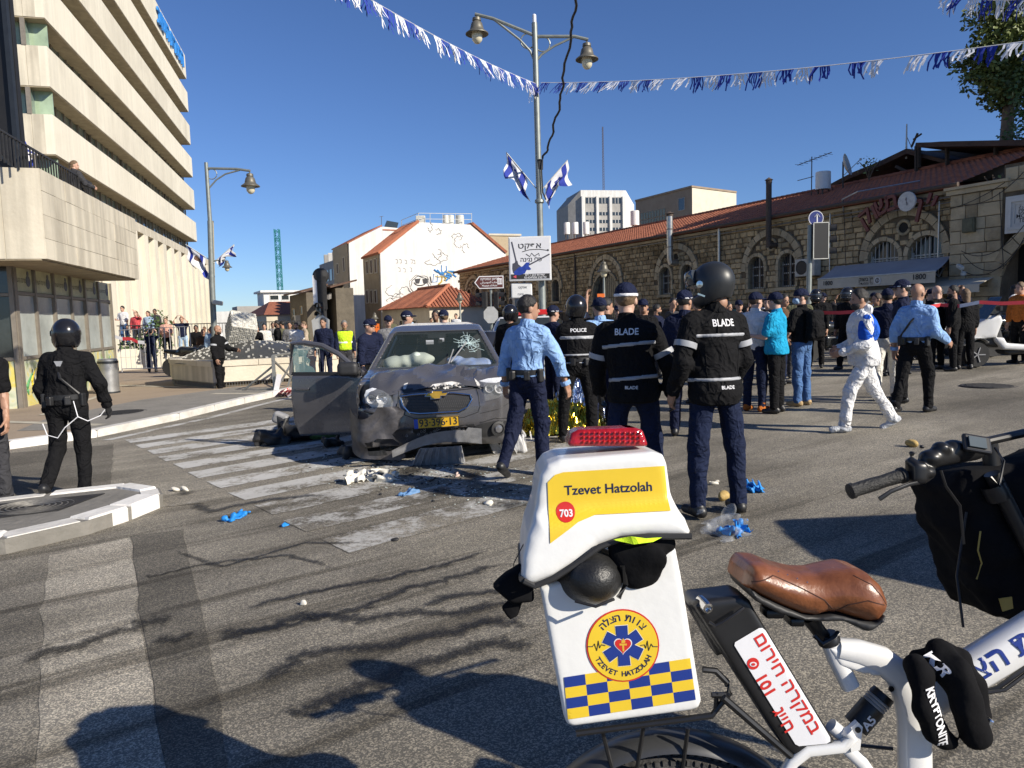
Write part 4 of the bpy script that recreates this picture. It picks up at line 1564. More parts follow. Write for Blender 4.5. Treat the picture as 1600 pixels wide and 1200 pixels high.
mb = MB(); mb.tube([(0,0,-0.6),(0,0,1.0)],0.04,6); mb.build('post',M_IRON,ds)
mb = MB(); ax = Vector((0.75,-0.55,0.25)).normalized()
mb.lathe([(0.02,0),(0.25,0.03),(0.45,0.1),(0.55,0.17),(0.55,0.19),(0.44,0.12),(0.02,0.02)],Vector((0.05,0,0.8)),ax,20)
mb.build('dish',mat('dish_cream',(0.5,0.47,0.42),0.6),ds,True)
mb = MB(); mb.tube([Vector((0.05,0,0.35)),Vector((0.05,0,0.8))+ax*0.75],0.02,5); mb.box(Vector((0.05,0,0.8))+ax*0.77,(0.08,0.08,0.1)); mb.build('feed_arm',M_WFR,ds)
# old timber roofs above the market building
uh = thing('timber_shed','dark open timber shed with a tiled gable roof above the market roof','shed',(0,0,0))
M_TIMB = mat('old_timber',(0.055,0.042,0.033),0.9,0,0.4,4,0.4,stretch=(1,1,6))
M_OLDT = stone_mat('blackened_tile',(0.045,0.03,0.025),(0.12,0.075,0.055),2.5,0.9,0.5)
def up_(x,y,s): return onpl(x,y,PR-NR*s,DR)
def roofslab(px,s0,s1,th,nm,mt):
 mb = MB()
 A = [up_(x,y,s0) for x,y in px]
 mb.slab(A,(up_(px[0][0],px[0][1],s1)-up_(px[0][0],px[0][1],s0))*0-NR*(s1-s0))
 return mb.build(nm,mt,uh)
roofslab([(1296,288),(1330,270),(1374,252),(1416,232),(1440,240),(1478,250),(1478,256),(1416,240),(1376,259),(1332,277),(1298,293)],5.6,12,0,'gable_roof',M_OLDT)
roofslab([(1432,224),(1470,221),(1700,216),(1700,226),(1470,229),(1434,230)],4.6,13,0,'flat_roof',M_OLDT)
mb = MB()
for x,y0,y1 in ((1432,228,275),(1436,230,262),(1480,228,262),(1556,226,275),(1660,226,275)):
 mb.bar(up_(x,y1,5.4),up_(x,y0,5.4),0.13)
mb.bar(up_(1400,260,5.6),up_(1432,275,5.6),0.12)
mb.bar(up_(1432,226,4.7),up_(1700,219,4.7),0.16)
mb.bar(up_(1427,218,5),up_(1440,209,5),0.06)
mb.bar(up_(1424,230,5),up_(1434,208,5),0.07)
mb.build('posts',M_TIMB,uh)['kind'] = 'stuff'
mb = MB()
mb.slab([up_(1385,300,8.5),up_(1700,290,8.5),up_(1700,224,8.5),up_(1440,236,8.5),up_(1416,243,8.5),up_(1385,262,8.5)],-NR*0.2)
mb.build('back_wall',M_TIMB,uh)
mb = MB()
P = [up_(1480,270,3.0),up_(1588,256,3.0),up_(1588,284,3.0),up_(1545,280,3.0),up_(1500,285,3.0)]
mb.slab(P,-NR*0.5)
mb.build('parapet',stone_mat('grey_render',(0.13,0.12,0.105),(0.24,0.22,0.19),2,0.9,0.4),uh)
mb = MB()
mb.slab([up_(1565,290,0.2),up_(1700,330,0.2),up_(1700,280,5),up_(1540,268,5)],(0,0,-0.1))
mb.build('lean_to',M_OLDT,uh)
q = up_(1416,238,6)
sp = thing('flag_pole','short white pole fixed on the dark shed gable','pole',q)
mb = MB(); mb.tube([(0,0,-0.3),(0,0,1.3)],[0.05,0.03],8); mb.build('shaft',M_WFR,sp)
mb = MB(); mb.tube([(0,0,0.75),(0.35,0,0.0),(0.5,0,-0.3)],0.015,5); mb.build('stay',M_IRON,sp)
# weeds on the roof
for x,y,s_,sz,seed,lab in ((1358,262,4.6,0.55,1,'sparse weedy bush growing out of the market roof near the dish'),(1553,285,-0.5,0.35,3,'dark dry weed tuft on the eave corner of the gateway'),(1590,218,7,0.8,5,'bright green creeper on the shed roof beneath the tall tree')):
 q = up_(x,y,s_)
 t = thing('roof_weed',lab,'plant',q)
 leaves('foliage',[((0,0,0.1),(sz,sz,sz*0.8))],420 if seed != 5 else 700,0.14,M_LEAF if seed == 5 else M_LEAF2,t,seed)
 mb = MB()
 for a in range(7): mb.tube([(0,0,-0.6),(0.4*sz*math.cos(a),0.4*sz*math.sin(a),0),(0.9*sz*math.cos(a),0.9*sz*math.sin(a),0.6*sz)],0.012,4)
 mb.build('stem',M_BARK,t)
# loose cables slung across the gateway
cb = MB()
def sag(a,b,s,n=14):
 a,b = Vector(a),Vector(b)
 return [a.lerp(b,i/n)-UZ*s*4*(i/n)*(1-i/n) for i in range(n+1)]
for (x0,y0,x1,y1,s_,o0,o1) in ((1505,320,1600,268,0.3,.7,.9),(1440,332,1570,285,0.25,.4,.9),(1502,392,1600,352,0.5,.7,.9),(1505,398,1575,410,0.4,.7,.7),(1562,300,1568,420,0.05,.65,.65),(1566,420,1620,330,0.2,.7,.7),(1500,420,1600,375,0.6,.75,.9),(1318,312,1322,420,0.02,.2,.2)):
 cb.tube(sag(fp(*fk(x0,y0,o0),o0),fp(*fk(x1,y1,o1),o1),s_),0.014,5)
o = cb.build('hanging_cables',M_BLACK)
tag(o,'tangle of thin black cables slung over the stone gateway','cables',kind='stuff')
cb = MB()
cb.tube([fp(*fk(1318,330,.2),.2),fp(*fk(1321,312,.3),.5),fp(*fk(1345,300,.3),.5),fp(*fk(1385,278,.5),-1.5)],0.03,6)
o = cb.build('roof_conduit',M_GALV)
tag(o,'thin bent conduit pipe climbing from the stone wall on to the roof','conduit')
# ------------------------------------------------------------------ buildings up the street
E1 = Vector((0.894,0.447,0)).normalized()    # along the gable fronts, to the right
M_WHT = stone_mat('white_render',(0.56,0.55,0.52),(0.74,0.73,0.70),0.6,0.85,0.15,0.15)
M_OCH = stone_mat('ochre_stone',(0.24,0.19,0.125),(0.42,0.34,0.23),1.2,0.9,0.5)
M_CRM = stone_mat('cream_stone',(0.46,0.41,0.32),(0.62,0.56,0.45),1.0,0.9,0.3)
M_DRK = stone_mat('shaded_stone',(0.06,0.052,0.042),(0.15,0.13,0.10),1.2,0.95,0.5)  # shade of the unlit old houses put into the stone colour
M_SHUT = mat('brown_shutter',(0.11,0.065,0.03),0.7,0,0.3,3)
def pf(P0,d):
 return lambda x,y: onpl(x,y,P0,d)
def extr(name,pts,off,mt,parent):
 mb = MB(); mb.slab(pts,off)
 return mb.build(name,mt,parent)
def window_on(parent,P0,d,n,x0,y0,x1,y1,mt,frame=None):
 a,b = onpl(x0,y0,P0,d),onpl(x1,y1,P0,d)
 w = (b-a).dot(d)
 o = Vector((a.x,a.y,min(a.z,b.z)))
 h = abs(a.z-b.z)
 f = MB()
 t = 0.09
 for (c,e,ww,hh) in ((0,0,w,t),(0,h-t,w,t)): obox(o+d*c+UZ*e-n*0.05,d,n,UZ,ww,0.14,hh,f)
 s_ = 1 if w > 0 else -1
 for c in (0,w-t*s_): obox(o+d*c+UZ*t-n*0.05,d,n,UZ,t*s_,0.14,h-2*t,f)
 fo = f.build('window',frame or M_CRM,parent)
 p = MB(); obox(o+d*t*s_+UZ*t-n*0.05,d,n,UZ,w-2*t*s_,0.08,h-2*t,p)
 p.build('pane',mt,fo)
 return fo
# mural house
mh = thing('mural_house','white gabled house whose side wall carries a big black line mural','house',(0,0,0))
C0 = at(594,430,70)
C0.z = 0
Fm = pf(C0,E1)
wallp = [Fm(594,393),Fm(654,348),Fm(737,352),Fm(790,397),Fm(790,393)]
zb_ = -2.5
b0,b1 = Fm(594,450),Fm(790,450)
poly = [Vector((b0.x,b0.y,zb_)),Vector((b1.x,b1.y,zb_)),Fm(790,396),Fm(737,352),Fm(654,348),Fm(594,393)]
Lh = (onpl(567,405,C0,DR)-C0).dot(DR)
mb = MB(); mb.slab(poly,DR*0.35); mb.build('gable_wall',M_WHT,mh)
mb = MB()
obox(Vector((C0.x,C0.y,zb_))+DR*0.355,DR,E1,UZ,Lh-0.355,11,Fm(594,393).z-zb_-0.05,mb)
mb.build('stone_wall',M_OCH,mh)
# roof slabs
zE,zR = Fm(594,393).z,Fm(654,348).z
wE,wR = 0.0,(Fm(654,348)-C0).dot(E1)
for nm,A,B in (('roof',Fm(592,397),Fm(655,347)),('roof',Fm(790,396),Fm(736,350))):
 n_ = (B-A).cross(DR).normalized()
 if n_.z < 0: n_ = -n_
 mb = MB(); mb.slab([A-DR*0.15,B-DR*0.15,B+DR*(Lh+0.4),A+DR*(Lh+0.4)],n_*0.18)
 ro = mb.build(nm,M_TILE,mh)
 mb = MB()
 for k in range(int(Lh/0.3)): mb.bar(A-DR*0.1+DR*(k*0.3)+n_*0.19,B-DR*0.1+DR*(k*0.3)+n_*0.19,0.12)
 mb.build('tile_rows',M_TILE,ro)['kind'] = 'stuff'
mb = MB(); mb.slab([Fm(654,348),Fm(737,352),Fm(737,352)+DR*Lh,Fm(654,348)+DR*Lh],UZ*0.05); mb.build('flat_top',M_WHT,mh)
for x0,x1 in ((572,577),(578.5,583.5),(585,590)):
 for (ya,yb_) in ((408-0.3*(x0-572),428-0.1*(x0-572)),(453,474)):
  window_on(mh,C0,DR,-E1,x0,ya,x1,yb_,M_SHUT)
rl = MB()
for x in (625,640,654,672,692,712,737): rl.bar(Fm(max(x,654),350)+(DR*(Lh*0.9) if x < 654 else Vector()),Fm(max(x,654),333)+(DR*(Lh*0.9) if x < 654 else Vector()),0.05)
for y in (333,342): rl.bar(Fm(654,y),Fm(737,y+1),0.04); rl.bar(Fm(654,y),Fm(654,y)+DR*Lh*0.9,0.04)
rl.build('roof_railing',M_WFR,mh)
for x,r_ in ((706,0.3),(713,0.38),(728,0.42)):
 p = Fm(x,350)+DR*1.5
 mb = MB(); mb.lathe([(r_,0),(r_,1.0),(r_*0.9,1.05),(0.02,1.08)],p,n=12); mb.build('water_tank',M_WFR,mh,True)
p = Fm(663,349)+DR*1.0
mb = MB(); mb.rbox(p+UZ*0.45,(0.9,0.5,0.8),0.05); mb.build('cooling_unit',M_WFR,mh)
# line drawing on the gable
M_INK = mat('mural_ink',(0.05,0.05,0.055),0.8)
NM = Vector((E1.y,-E1.x,0))
def draw(pts,w,mt,nm='mural_line',closed=False):
 mb = MB()
 P = [Fm(x,y)+NM*0.012 for x,y in pts]
 if closed: P.append(P[0])
 mb.tube(P,w,5,flat=1.0)
 return mb.build(nm,mt,mh)
def circ(cx,cy,rx,ry,n=22,a0=0,a1=2*PI,wob_=0.0,sd=0):
 return [(cx+(rx+wob_*math.sin(7*a+sd))*math.cos(a),cy+(ry+wob_*math.sin(6*a+sd))*math.sin(a)) for a in [a0+(a1-a0)*i/n for i in range(n+1)]]
draw(circ(656,447,14,15,wob_=1.2),0.035,M_INK)
draw(circ(656,441,9,5,16,0,PI),0.05,M_INK)
draw(circ(656,447,17,17,26,0.4,2.2*PI,1.6,1),0.025,M_INK)
for x0 in (648,660):
 mb = MB(); P = [Fm(x,y)+NM*0.02 for x,y in ((x0,436),(x0+9,435),(x0+7,443),(x0+1.5,443))]; mb.slab(P,NM*0.01); mb.build('mural_patch',M_INK,mh)
for i,(cx,cy,rx,ry) in enumerate(((614,455,11,8),(622,465,10,6),(632,458,8,10),(618,470,14,5),(690,402,9,6),(683,396,6,8),(676,410,12,4),(716,378,6,9),(727,388,5,7),(714,370,8,5),(684,362,5,4),(672,355,3,7))):
 draw(circ(cx,cy,rx,ry,20,i,i+4.6,1.4,i),0.022,M_INK)
for i,(x,y) in enumerate(((618,405),(624,405),(632,406),(641,405),(645,406),(622,418),(630,419),(640,418))):
 draw([(x,y),(x+3,y+1),(x+3.5,y+6),(x+1,y+6)],0.02,M_INK)
rr = random.Random(9)
M_MB = mat('mural_blue',(0.05,0.22,0.50),0.8,0,0.3)
M_MY = mat('mural_ochre',(0.50,0.36,0.08),0.8)
for i in range(26):
 a = rr.uniform(0,2*PI); l_ = rr.uniform(5,17)
 cx,cy = 695+rr.uniform(-7,7),428+rr.uniform(-5,5)
 draw([(cx,cy),(cx+l_*0.6*math.cos(a)+1,cy+l_*0.55*math.sin(a)),(cx+l_*math.cos(a+0.2),cy+l_*0.9*math.sin(a+0.2))],0.09 if i % 3 else 0.05,M_MB if i % 4 else M_MY)
draw([(672,432),(674,442)],0.06,M_INK); draw([(678,428),(676,441),(683,440),(684,430)],0.05,M_MB)
# white stepped house behind
sh2 = thing('white_gable_house','tall plain house with ochre street front and blank white side wall','house',(0,0,0))
C1 = at(545,430,84); C1.z = 0
F1 = pf(C1,E1)
P = [Vector((F1(545,430).x,F1(545,430).y,-3)),Vector((F1(640,430).x,F1(640,430).y,-3)),F1(640,372),F1(628,357),F1(597,354),F1(545,379)]
mb = MB(); mb.slab(P,DR*0.3); mb.build('side_wall',M_WHT,sh2)
L1 = (onpl(521,398,C1,DR)-C1).dot(DR)
mb = MB(); obox(Vector((C1.x,C1.y,-3))+DR*0.305,DR,E1,UZ,L1,9,F1(545,379).z+3-0.05,mb); mb.build('street_wall',M_OCH,sh2)
mb = MB(); mb.slab([F1(543,381),F1(597,353),F1(597,353)+DR*(L1+1),F1(543,381)+DR*(L1+1)],UZ*0.15); mb.build('roof',M_TILE,sh2)
mb = MB(); mb.slab([F1(598,358),F1(624,359),F1(624,361),F1(598,360)],-E1.cross(UZ)*-0.05); mb.build('band',M_TILE,sh2)
for x0,x1,ya,yb_ in ((526,530,412,428),(536,540,402,424),(528,533,458,473),(538,543,452,471),(535,538,498,512),(540,543,498,512)):
 window_on(sh2,C1,DR,-E1,x0,ya,x1,yb_,M_SHUT)
q = F1(607,356)+DR*2
mb = MB(); mb.slab([q,q+E1*1.6,q+E1*1.9+UZ*0.9,q+E1*0.5+UZ*1.1],DR*0.2); mb.build('solar_panel',M_DARKG,sh2)
mb = MB(); mb.bar(F1(600,356)+DR,F1(600,336)+DR,0.05); mb.bar(F1(597,337)+DR,F1(603,336)+DR,0.04); mb.build('aerial',M_IRON,sh2)
# low red-roofed house before the mural
lr = thing('low_tiled_house','low stone house with orange hipped tile roof standing before the mural wall','house',(0,0,0))
C2 = at(671,485,58); C2.z = 0
ze = onpl(671,480,C2,DR).z
Ll = (onpl(597,485,C2,DR)-C2).dot(DR)
Lr = (onpl(717,482,C2,E1)-C2).dot(E1)
mb = MB(); obox(Vector((C2.x,C2.y,-2.5)),DR,E1,UZ,Ll,Lr-0.003,ze+2.5,mb); mb.build('wall',M_CRM,lr)
WR = Lr*2.2
obw = MB(); obox(Vector((C2.x,C2.y,-2.5))+E1*Lr,DR,E1,UZ,Ll,WR-Lr,ze+2.5,obw); obw.build('rear_wall',M_CRM,lr)
apx = C2+E1*(WR*0.5)+DR*2.6
apx.z = at(713,446,apx.y).z
RH = apx.z-ze
ap2 = apx+DR*(Ll-5.2)
e0,e1_,e2,e3 = [C2+a+UZ*ze for a in (-DR*0.4-E1*0.4,-DR*0.4+E1*(WR+0.4),DR*(Ll+0.4)+E1*(WR+0.4),DR*(Ll+0.4)-E1*0.4)]
mb = MB(); mb.add([e0,e1_,e2,e3,apx,ap2],[(0,1,4),(0,4,5,3),(1,2,5,4),(2,3,5),(0,3,2,1)])
ro = mb.build('roof',M_TILE,lr)
mb = MB()
for k in range(int((Ll+.8)/0.3)):
 a = e0+DR*(k*0.3)
 t_ = max(0.05,min(k*0.3/3.0,(Ll+0.8-k*0.3)/3.0,1))
 mb.bar(a+UZ*0.02,a+(E1*(WR*0.5+0.4)+UZ*RH)*t_+UZ*0.03,0.12)
for k in range(int((WR+.8)/0.3)):
 a = e0+E1*(k*0.3)
 t_ = max(0.05,min(1,2*min(k*0.3,WR+0.8-k*0.3)/(WR+0.8)))
 mb.bar(a+UZ*0.02,a+(DR*3.0+UZ*RH)*t_+UZ*0.03,0.12)
mb.build('tile_rows',M_TILE,ro)['kind'] = 'stuff'
mb = MB(); mb.tube([e0+UZ*0.05,apx+UZ*0.05,ap2+UZ*0.05],0.16,6); mb.build('ridge',M_TILE,ro)
for x0,x1 in ((606,612),(625,631),(645,652)): window_on(lr,C2-E1*0.002,DR,-E1,x0,500,x1,512,M_DARKG)
for x0,x1 in ((684,690),(702,707)): window_on(lr,C2,E1,-DR,x0,497,x1,506,M_DARKG)
# dark old houses
dk = thing('dark_old_house','dark shaded old house with a shallow roof and wall mounted cooler','house',(0,0,0))
C3 = at(478,500,66); C3.z = 0
F3 = pf(C3,DR)
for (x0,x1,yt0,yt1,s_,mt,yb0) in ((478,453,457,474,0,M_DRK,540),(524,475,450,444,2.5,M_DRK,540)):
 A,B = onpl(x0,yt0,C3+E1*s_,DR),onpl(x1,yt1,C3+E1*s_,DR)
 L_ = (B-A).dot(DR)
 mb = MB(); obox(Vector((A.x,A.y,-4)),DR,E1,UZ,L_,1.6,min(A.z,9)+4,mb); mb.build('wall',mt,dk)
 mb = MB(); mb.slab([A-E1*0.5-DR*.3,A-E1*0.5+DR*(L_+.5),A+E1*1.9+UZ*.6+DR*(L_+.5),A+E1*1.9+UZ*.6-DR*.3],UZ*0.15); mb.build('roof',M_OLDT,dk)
for x0,x1,ya,yb_ in ((458,462,482,497),(470,474,478,492),(462,465,510,522)): window_on(dk,C3,DR,-E1,x0,ya,x1,yb_,M_DARKG,M_OCH)
q = F3(468,500)-E1*0.25
ac_unit(Matrix.Translation(q) @ Matrix((DR*-1,-(-E1),UZ)).transposed().to_4x4(),'pale air conditioner on the dark old house front',1.6)
d2 = thing('timber_balcony_house','dim narrow house with corrugated porch roof between the street signal and ochre front','house',(0,0,0))
C4 = at(505,480,74); C4.z = 0
A = onpl(524,440,C4,DR)
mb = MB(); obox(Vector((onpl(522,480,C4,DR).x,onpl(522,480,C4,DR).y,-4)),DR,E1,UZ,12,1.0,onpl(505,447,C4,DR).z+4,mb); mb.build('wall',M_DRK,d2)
for i in range(8):
 q = onpl(518,455+i*1.6,C4-E1*(0.4+i*0.25),DR)
 mb = MB(); mb.slab([q,q+DR*9,q+DR*9-E1*0.24-UZ*0.1,q-E1*0.24-UZ*0.1],UZ*0.05); mb.build('roof_sheet',stone_mat('grey_sheet',(0.16,0.15,0.13),(0.32,0.30,0.27),1.5,0.8,0.3),d2)
for x0,x1 in ((484,489),(498,503),(511,516)): window_on(d2,C4,DR,-E1,x0,487,x1,503,M_DARKG,M_OCH)
d3 = thing('grey_flats','grey block of flats with roof clutter rising behind the ochre house','building',(0,0,0))
C5 = at(505,430,105); C5.z = 0
A,B = onpl(525,396,C5,DR),onpl(499,414,C5,DR)
L_ = (B-A).dot(DR)
M_GRY = stone_mat('grey_stone',(0.26,0.25,0.235),(0.40,0.385,0.36),0.8,0.9,0.3)
mb = MB(); obox(Vector((A.x,A.y,-4)),DR,E1,UZ,L_,9,B.z+4,mb); mb.build('wall',M_GRY,d3)
for i in range(5):
 for j in range(3):
  f = MB(); q = Vector((A.x,A.y,B.z-2.6-3.1*j))+DR*(L_*(i+0.3)/5); obox(q-E1*0.05,DR,E1,UZ,L_*0.11,0.1,1.5,f)
  f.build('window',M_DARKG,d3)
for i in range(4):
 q = Vector((A.x,A.y,B.z))+DR*(L_*(i+0.3)/4)+E1*1
 mb = MB(); mb.rbox(q+UZ*0.6,(1.2,1.2,1.4),0.1); mb.build('roof_box',M_GRY if i % 2 else M_WHT,d3)
# small house with red hipped roof, white block and mast beyond
sr = thing('small_red_roof_house','small cream house with orange hipped roof far up the street','house',(0,0,0))
C6 = at(416,490,104); C6.z = 0
ez = onpl(416,492,C6,E1).z
W6 = (onpl(455,490,C6,E1)-C6).dot(E1); L6 = (onpl(384,495,C6,DR)-C6).dot(DR)
mb = MB(); obox(Vector((C6.x,C6.y,-5)),DR,E1,UZ,L6,W6+3,ez+5,mb); mb.build('wall',M_CRM,sr)
apx = C6+E1*(W6*0.5)+DR*(L6*0.35); apx.z = onpl(446,471,C6+DR*L6*0.35,E1).z
e0,e1_,e2,e3 = [C6+a+UZ*ez for a in (-DR*0.4-E1*0.4,-DR*0.4+E1*(W6+3.4),DR*(L6+0.4)+E1*(W6+3.4),DR*(L6+0.4)-E1*0.4)]
mb = MB(); mb.add([e0,e1_,e2,e3,apx,apx+E1*3],[(0,1,5,4),(0,4,3),(1,2,5),(2,3,4,5),(0,3,2,1)]); mb.build('roof',M_TILE,sr)
for x0,x1,ya,yb_ in ((431,436,504,513),(446,450,504,507)): window_on(sr,C6,E1,-DR,x0,ya,x1,yb_,M_DARKG)
for x0,x1 in ((397,399.5),(402,404.5),(407,409.5)): window_on(sr,C6,DR,-E1,x0,504,x1,514,M_DARKG)
wb_ = thing('white_rooftop_block','white flat roofed block with dark ribbon windows behind the small red roof','building',(0,0,0))
C7 = at(412,465,135); C7.z = 0
t7 = onpl(412,457,C7,E1).z
W7 = (onpl(474,455,C7,E1)-C7).dot(E1)
mb = MB(); obox(Vector((C7.x,C7.y,-5)),E1,DR,UZ,W7,8,t7+5,mb); mb.build('wall',M_WHT,wb_)
mb = MB(); obox(Vector((C7.x,C7.y,t7))-E1*0.6-DR*0.6,E1,DR,UZ,W7+1.2,9,0.35,mb); mb.build('roof',M_WHT,wb_)
for x0,x1 in ((421,436),(439,452),(455,463)): window_on(wb_,C7,E1,-DR,x0,461,x1,469,M_DARKG,M_WHT)
mb = MB(); obox(Vector((C7.x,C7.y,-5))-E1*5-DR*3,E1,DR,UZ,5,8,t7+2.5,mb); mb.build('lower_wing',M_GRY,wb_)
cr = thing('crane_mast','teal lattice crane mast rising far beyond the white rooftop block','crane')
C8 = at(437,440,210)
hw = 0.62
ztop,zbot = at(437,358,210).z,at(437,470,210).z
M_TEAL = mat('crane_teal',(0.03,0.20,0.21),0.5,0,0.2)
mb = MB()
nb_ = 16
for sx in (-1,1):
 for sy in (-1,1): mb.bar((C8.x+sx*hw,C8.y+sy*hw,zbot-6),(C8.x+sx*hw,C8.y+sy*hw,ztop),0.16)
mb.build('legs',M_TEAL,cr)['kind'] = 'stuff'
mb = MB()
for i in range(nb_):
 z0,z1 = zbot+(ztop-zbot)*i/nb_,zbot+(ztop-zbot)*(i+1)/nb_
 for (a,b) in (((-1,-1),(1,-1)),((1,-1),(1,1)),((1,1),(-1,1)),((-1,1),(-1,-1))):
  mb.bar((C8.x+a[0]*hw,C8.y+a[1]*hw,z0),(C8.x+b[0]*hw,C8.y+b[1]*hw,z1 if i % 2 else z0),0.1)
  mb.bar((C8.x+a[0]*hw,C8.y+a[1]*hw,z1),(C8.x+b[0]*hw,C8.y+b[1]*hw,z0),0.1)
mb.build('lattice',M_TEAL,cr)['kind'] = 'stuff'
# city blocks behind the market roof
tw_ = thing('white_tower_block','white chamfered tower block with three columns of dark windows behind the market roof','building',(0,0,0))
P0 = at(908,330,170); P0.z = 0
ET = Vector((0.98,0.2,0)).normalized(); DT = Vector((-ET.y,ET.x,0))
FT = pf(P0,ET)
W_T = (FT(978,330)-P0).dot(ET)
zt_ = FT(908,297).z
zs_ = FT(895,318).z
cut = 2.6
mb = MB()
mb.slab([P0-UZ*5,P0+ET*W_T-UZ*5,P0+ET*W_T+UZ*zt_,P0+UZ*zt_],DT*12)
tf = mb.build('front_wall',M_WHT,tw_)
for s_,a in ((-1,0),(1,W_T)):
 mb = MB()
 o = P0+ET*(a+0.01*s_)
 mb.slab([o-UZ*5,o+UZ*zt_,o+ET*s_*cut+DT*1.6+UZ*zs_,o+ET*s_*cut+DT*1.6-UZ*5],DT*10)
 mb.build('side_wall',M_WHT if s_ > 0 else M_GRY,tw_)
for i in range(3):
 for j in range(6):
  x = 1.1+i*3.15
  z1 = zt_-1.9-1.75*j-(0.9 if j else 0)
  f = MB(); obox(P0+ET*x+UZ*(z1-1.1)-DT*0.06,ET,DT,UZ,2.15,0.05,(1.3 if j == 0 else 0.75),f)
  wo = f.build('window',M_DARKG,tw_)
  for k in range(2):
   f = MB(); obox(P0+ET*(x+0.68+0.72*k)+UZ*(z1-1.1)-DT*0.1,ET,DT,UZ,0.1,0.04,1.3 if j == 0 else 0.75,f); f.build('mullion',M_WHT,wo)
 f = MB(); obox(P0+ET*(1.0+i*3.15)+UZ*(zt_-13.5)-DT*0.03,ET,DT,UZ,2.35,0.02,12.0,f); f.build('recess_panel',M_GRY,tw_)
for i in range(4):
 f = MB(); obox(P0+ET*(0.35+i*3.15-(0.3 if i == 0 else 0))+UZ*(zt_-14)-DT*0.5,ET,DT,UZ,0.6,0.5,12.6,f); f.build('fin',M_WHT,tw_)
ms = thing('radio_mast','thin lattice radio mast on the white tower block roof','mast')
q = at(943,294,175)
zt2 = at(943,198,175).z
mb = MB()
for a in range(3): mb.bar((q.x+0.22*math.cos(a*2.1),q.y+0.22*math.sin(a*2.1),q.z-1),(q.x+0.12*math.cos(a*2.1),q.y+0.12*math.sin(a*2.1),zt2),0.09)
for i in range(24):
 z_ = q.z+(zt2-q.z)*i/24
 mb.bar((q.x-0.2,q.y,z_),(q.x+0.2,q.y,z_+0.4),0.06)
mb.build('lattice',M_IRON,ms)['kind'] = 'stuff'
tb = thing('brown_stone_block','brown stone block with a glazed grid front and side coloured pale as if sunlit behind the market roof','building',(0,0,0))
P1 = at(1081,320,120); P1.z = 0
FB = pf(P1,DR)
z1_ = FB(1081,290).z
LB = (FB(993,310)-P1).dot(DR)
ES = Vector((0.8,0.6,0)).normalized()
WB = (onpl(1150,305,P1,ES)-P1).dot(ES)
M_BRS = stone_mat('brown_block_stone',(0.24,0.18,0.13),(0.34,0.27,0.2),0.6,0.9,0.2)
mb = MB()
q = P1
mb.prism([tuple(q.xy),tuple((q+ES*WB).xy),tuple((q+ES*WB+DR*LB).xy),tuple((q+DR*LB).xy)],-3,z1_-0.3)
mb.build('wall',M_BRS,tb)
mb = MB(); obox(P1+UZ*(-3)-DR*0.08+ES*0.01,ES,DR,UZ,WB-0.02,0.07,z1_+2.65,mb); mb.build('side_wall',M_CRM,tb)  # sunlight on this side put into a paler stone colour
mb = MB(); mb.prism([tuple((q-ES*0.2-DR*.2).xy),tuple((q+ES*WB-DR*.2).xy),tuple((q+ES*WB+DR*LB).xy),tuple((q+DR*LB-ES*.2).xy)],z1_-0.29,z1_); mb.build('roof_edge',M_BRS,tb)
a0,a1 = (FB(1040,330)-P1).dot(DR),(FB(1001,330)-P1).dot(DR)
for i in range(9):
 for j in range(6):
  w_ = (a1-a0)/9
  f = MB(); obox(P1+DR*(a0+w_*i+0.1)+UZ*(z1_-2.5-1.3*(j+1)+0.1)-ES*0.05,DR,ES,UZ,w_-0.2,0.06,1.1,f)
  f.build('glass_block',mat('olive_glass',(0.16,0.14,0.07),0.25,0,0.3,2),tb)
window_on(tb,P1,DR,-ES,1070,308,1060,330,M_DARKG,M_GRY)
bb2 = thing('tan_rooftop_house','tan rooftop block peeping over the mural house gable','building',(0,0,0))
q = at(766,368,100)
mb = MB(); mb.prism([(q.x,q.y),(q.x+4,q.y+1.5),(q.x+3,q.y+6),(q.x-1,q.y+5)],-3,q.z); mb.build('wall',M_OCH,bb2)
mb = MB(); mb.prism([(q.x-.2,q.y-.2),(q.x+4.2,q.y+1.4),(q.x+3,q.y+6),(q.x-1,q.y+5)],q.z+.003,q.z+.25); mb.build('roof_edge',M_CRM,bb2)
labs = ['slim white water tank nearest the banner pole of three over the red roof','middle slim white water tank of the three over the red roof','slim white water tank closest to the white tower block']
for i,x in enumerate((886,899,916)):
 tank(onpl(x,366,PR-NR*12,DR),0.3,1.15,labs[i],'white tanks beyond the red roof')
tank(onpl(992,352,PR-NR*8,DR),0.34,1.1,'wide white water tank between tower block and brown stone block')
ln = thing('blank_city_wall','pale distant city block low beside the lamp post','building',(0,0,0))
q = at(335,500,160)
mb = MB(); mb.prism([(q.x-2,q.y),(q.x+9,q.y+3),(q.x+9,q.y+20),(q.x-2,q.y+20)],-6,at(345,491,160).z); mb.build('wall',M_GRY,ln)
mb = MB(); mb.prism([(q.x+1,q.y-2),(q.x+5,q.y-1),(q.x+5,q.y+10),(q.x+1,q.y+10)],-6,at(345,487,160).z); mb.build('stair_tower',M_WHT,ln)
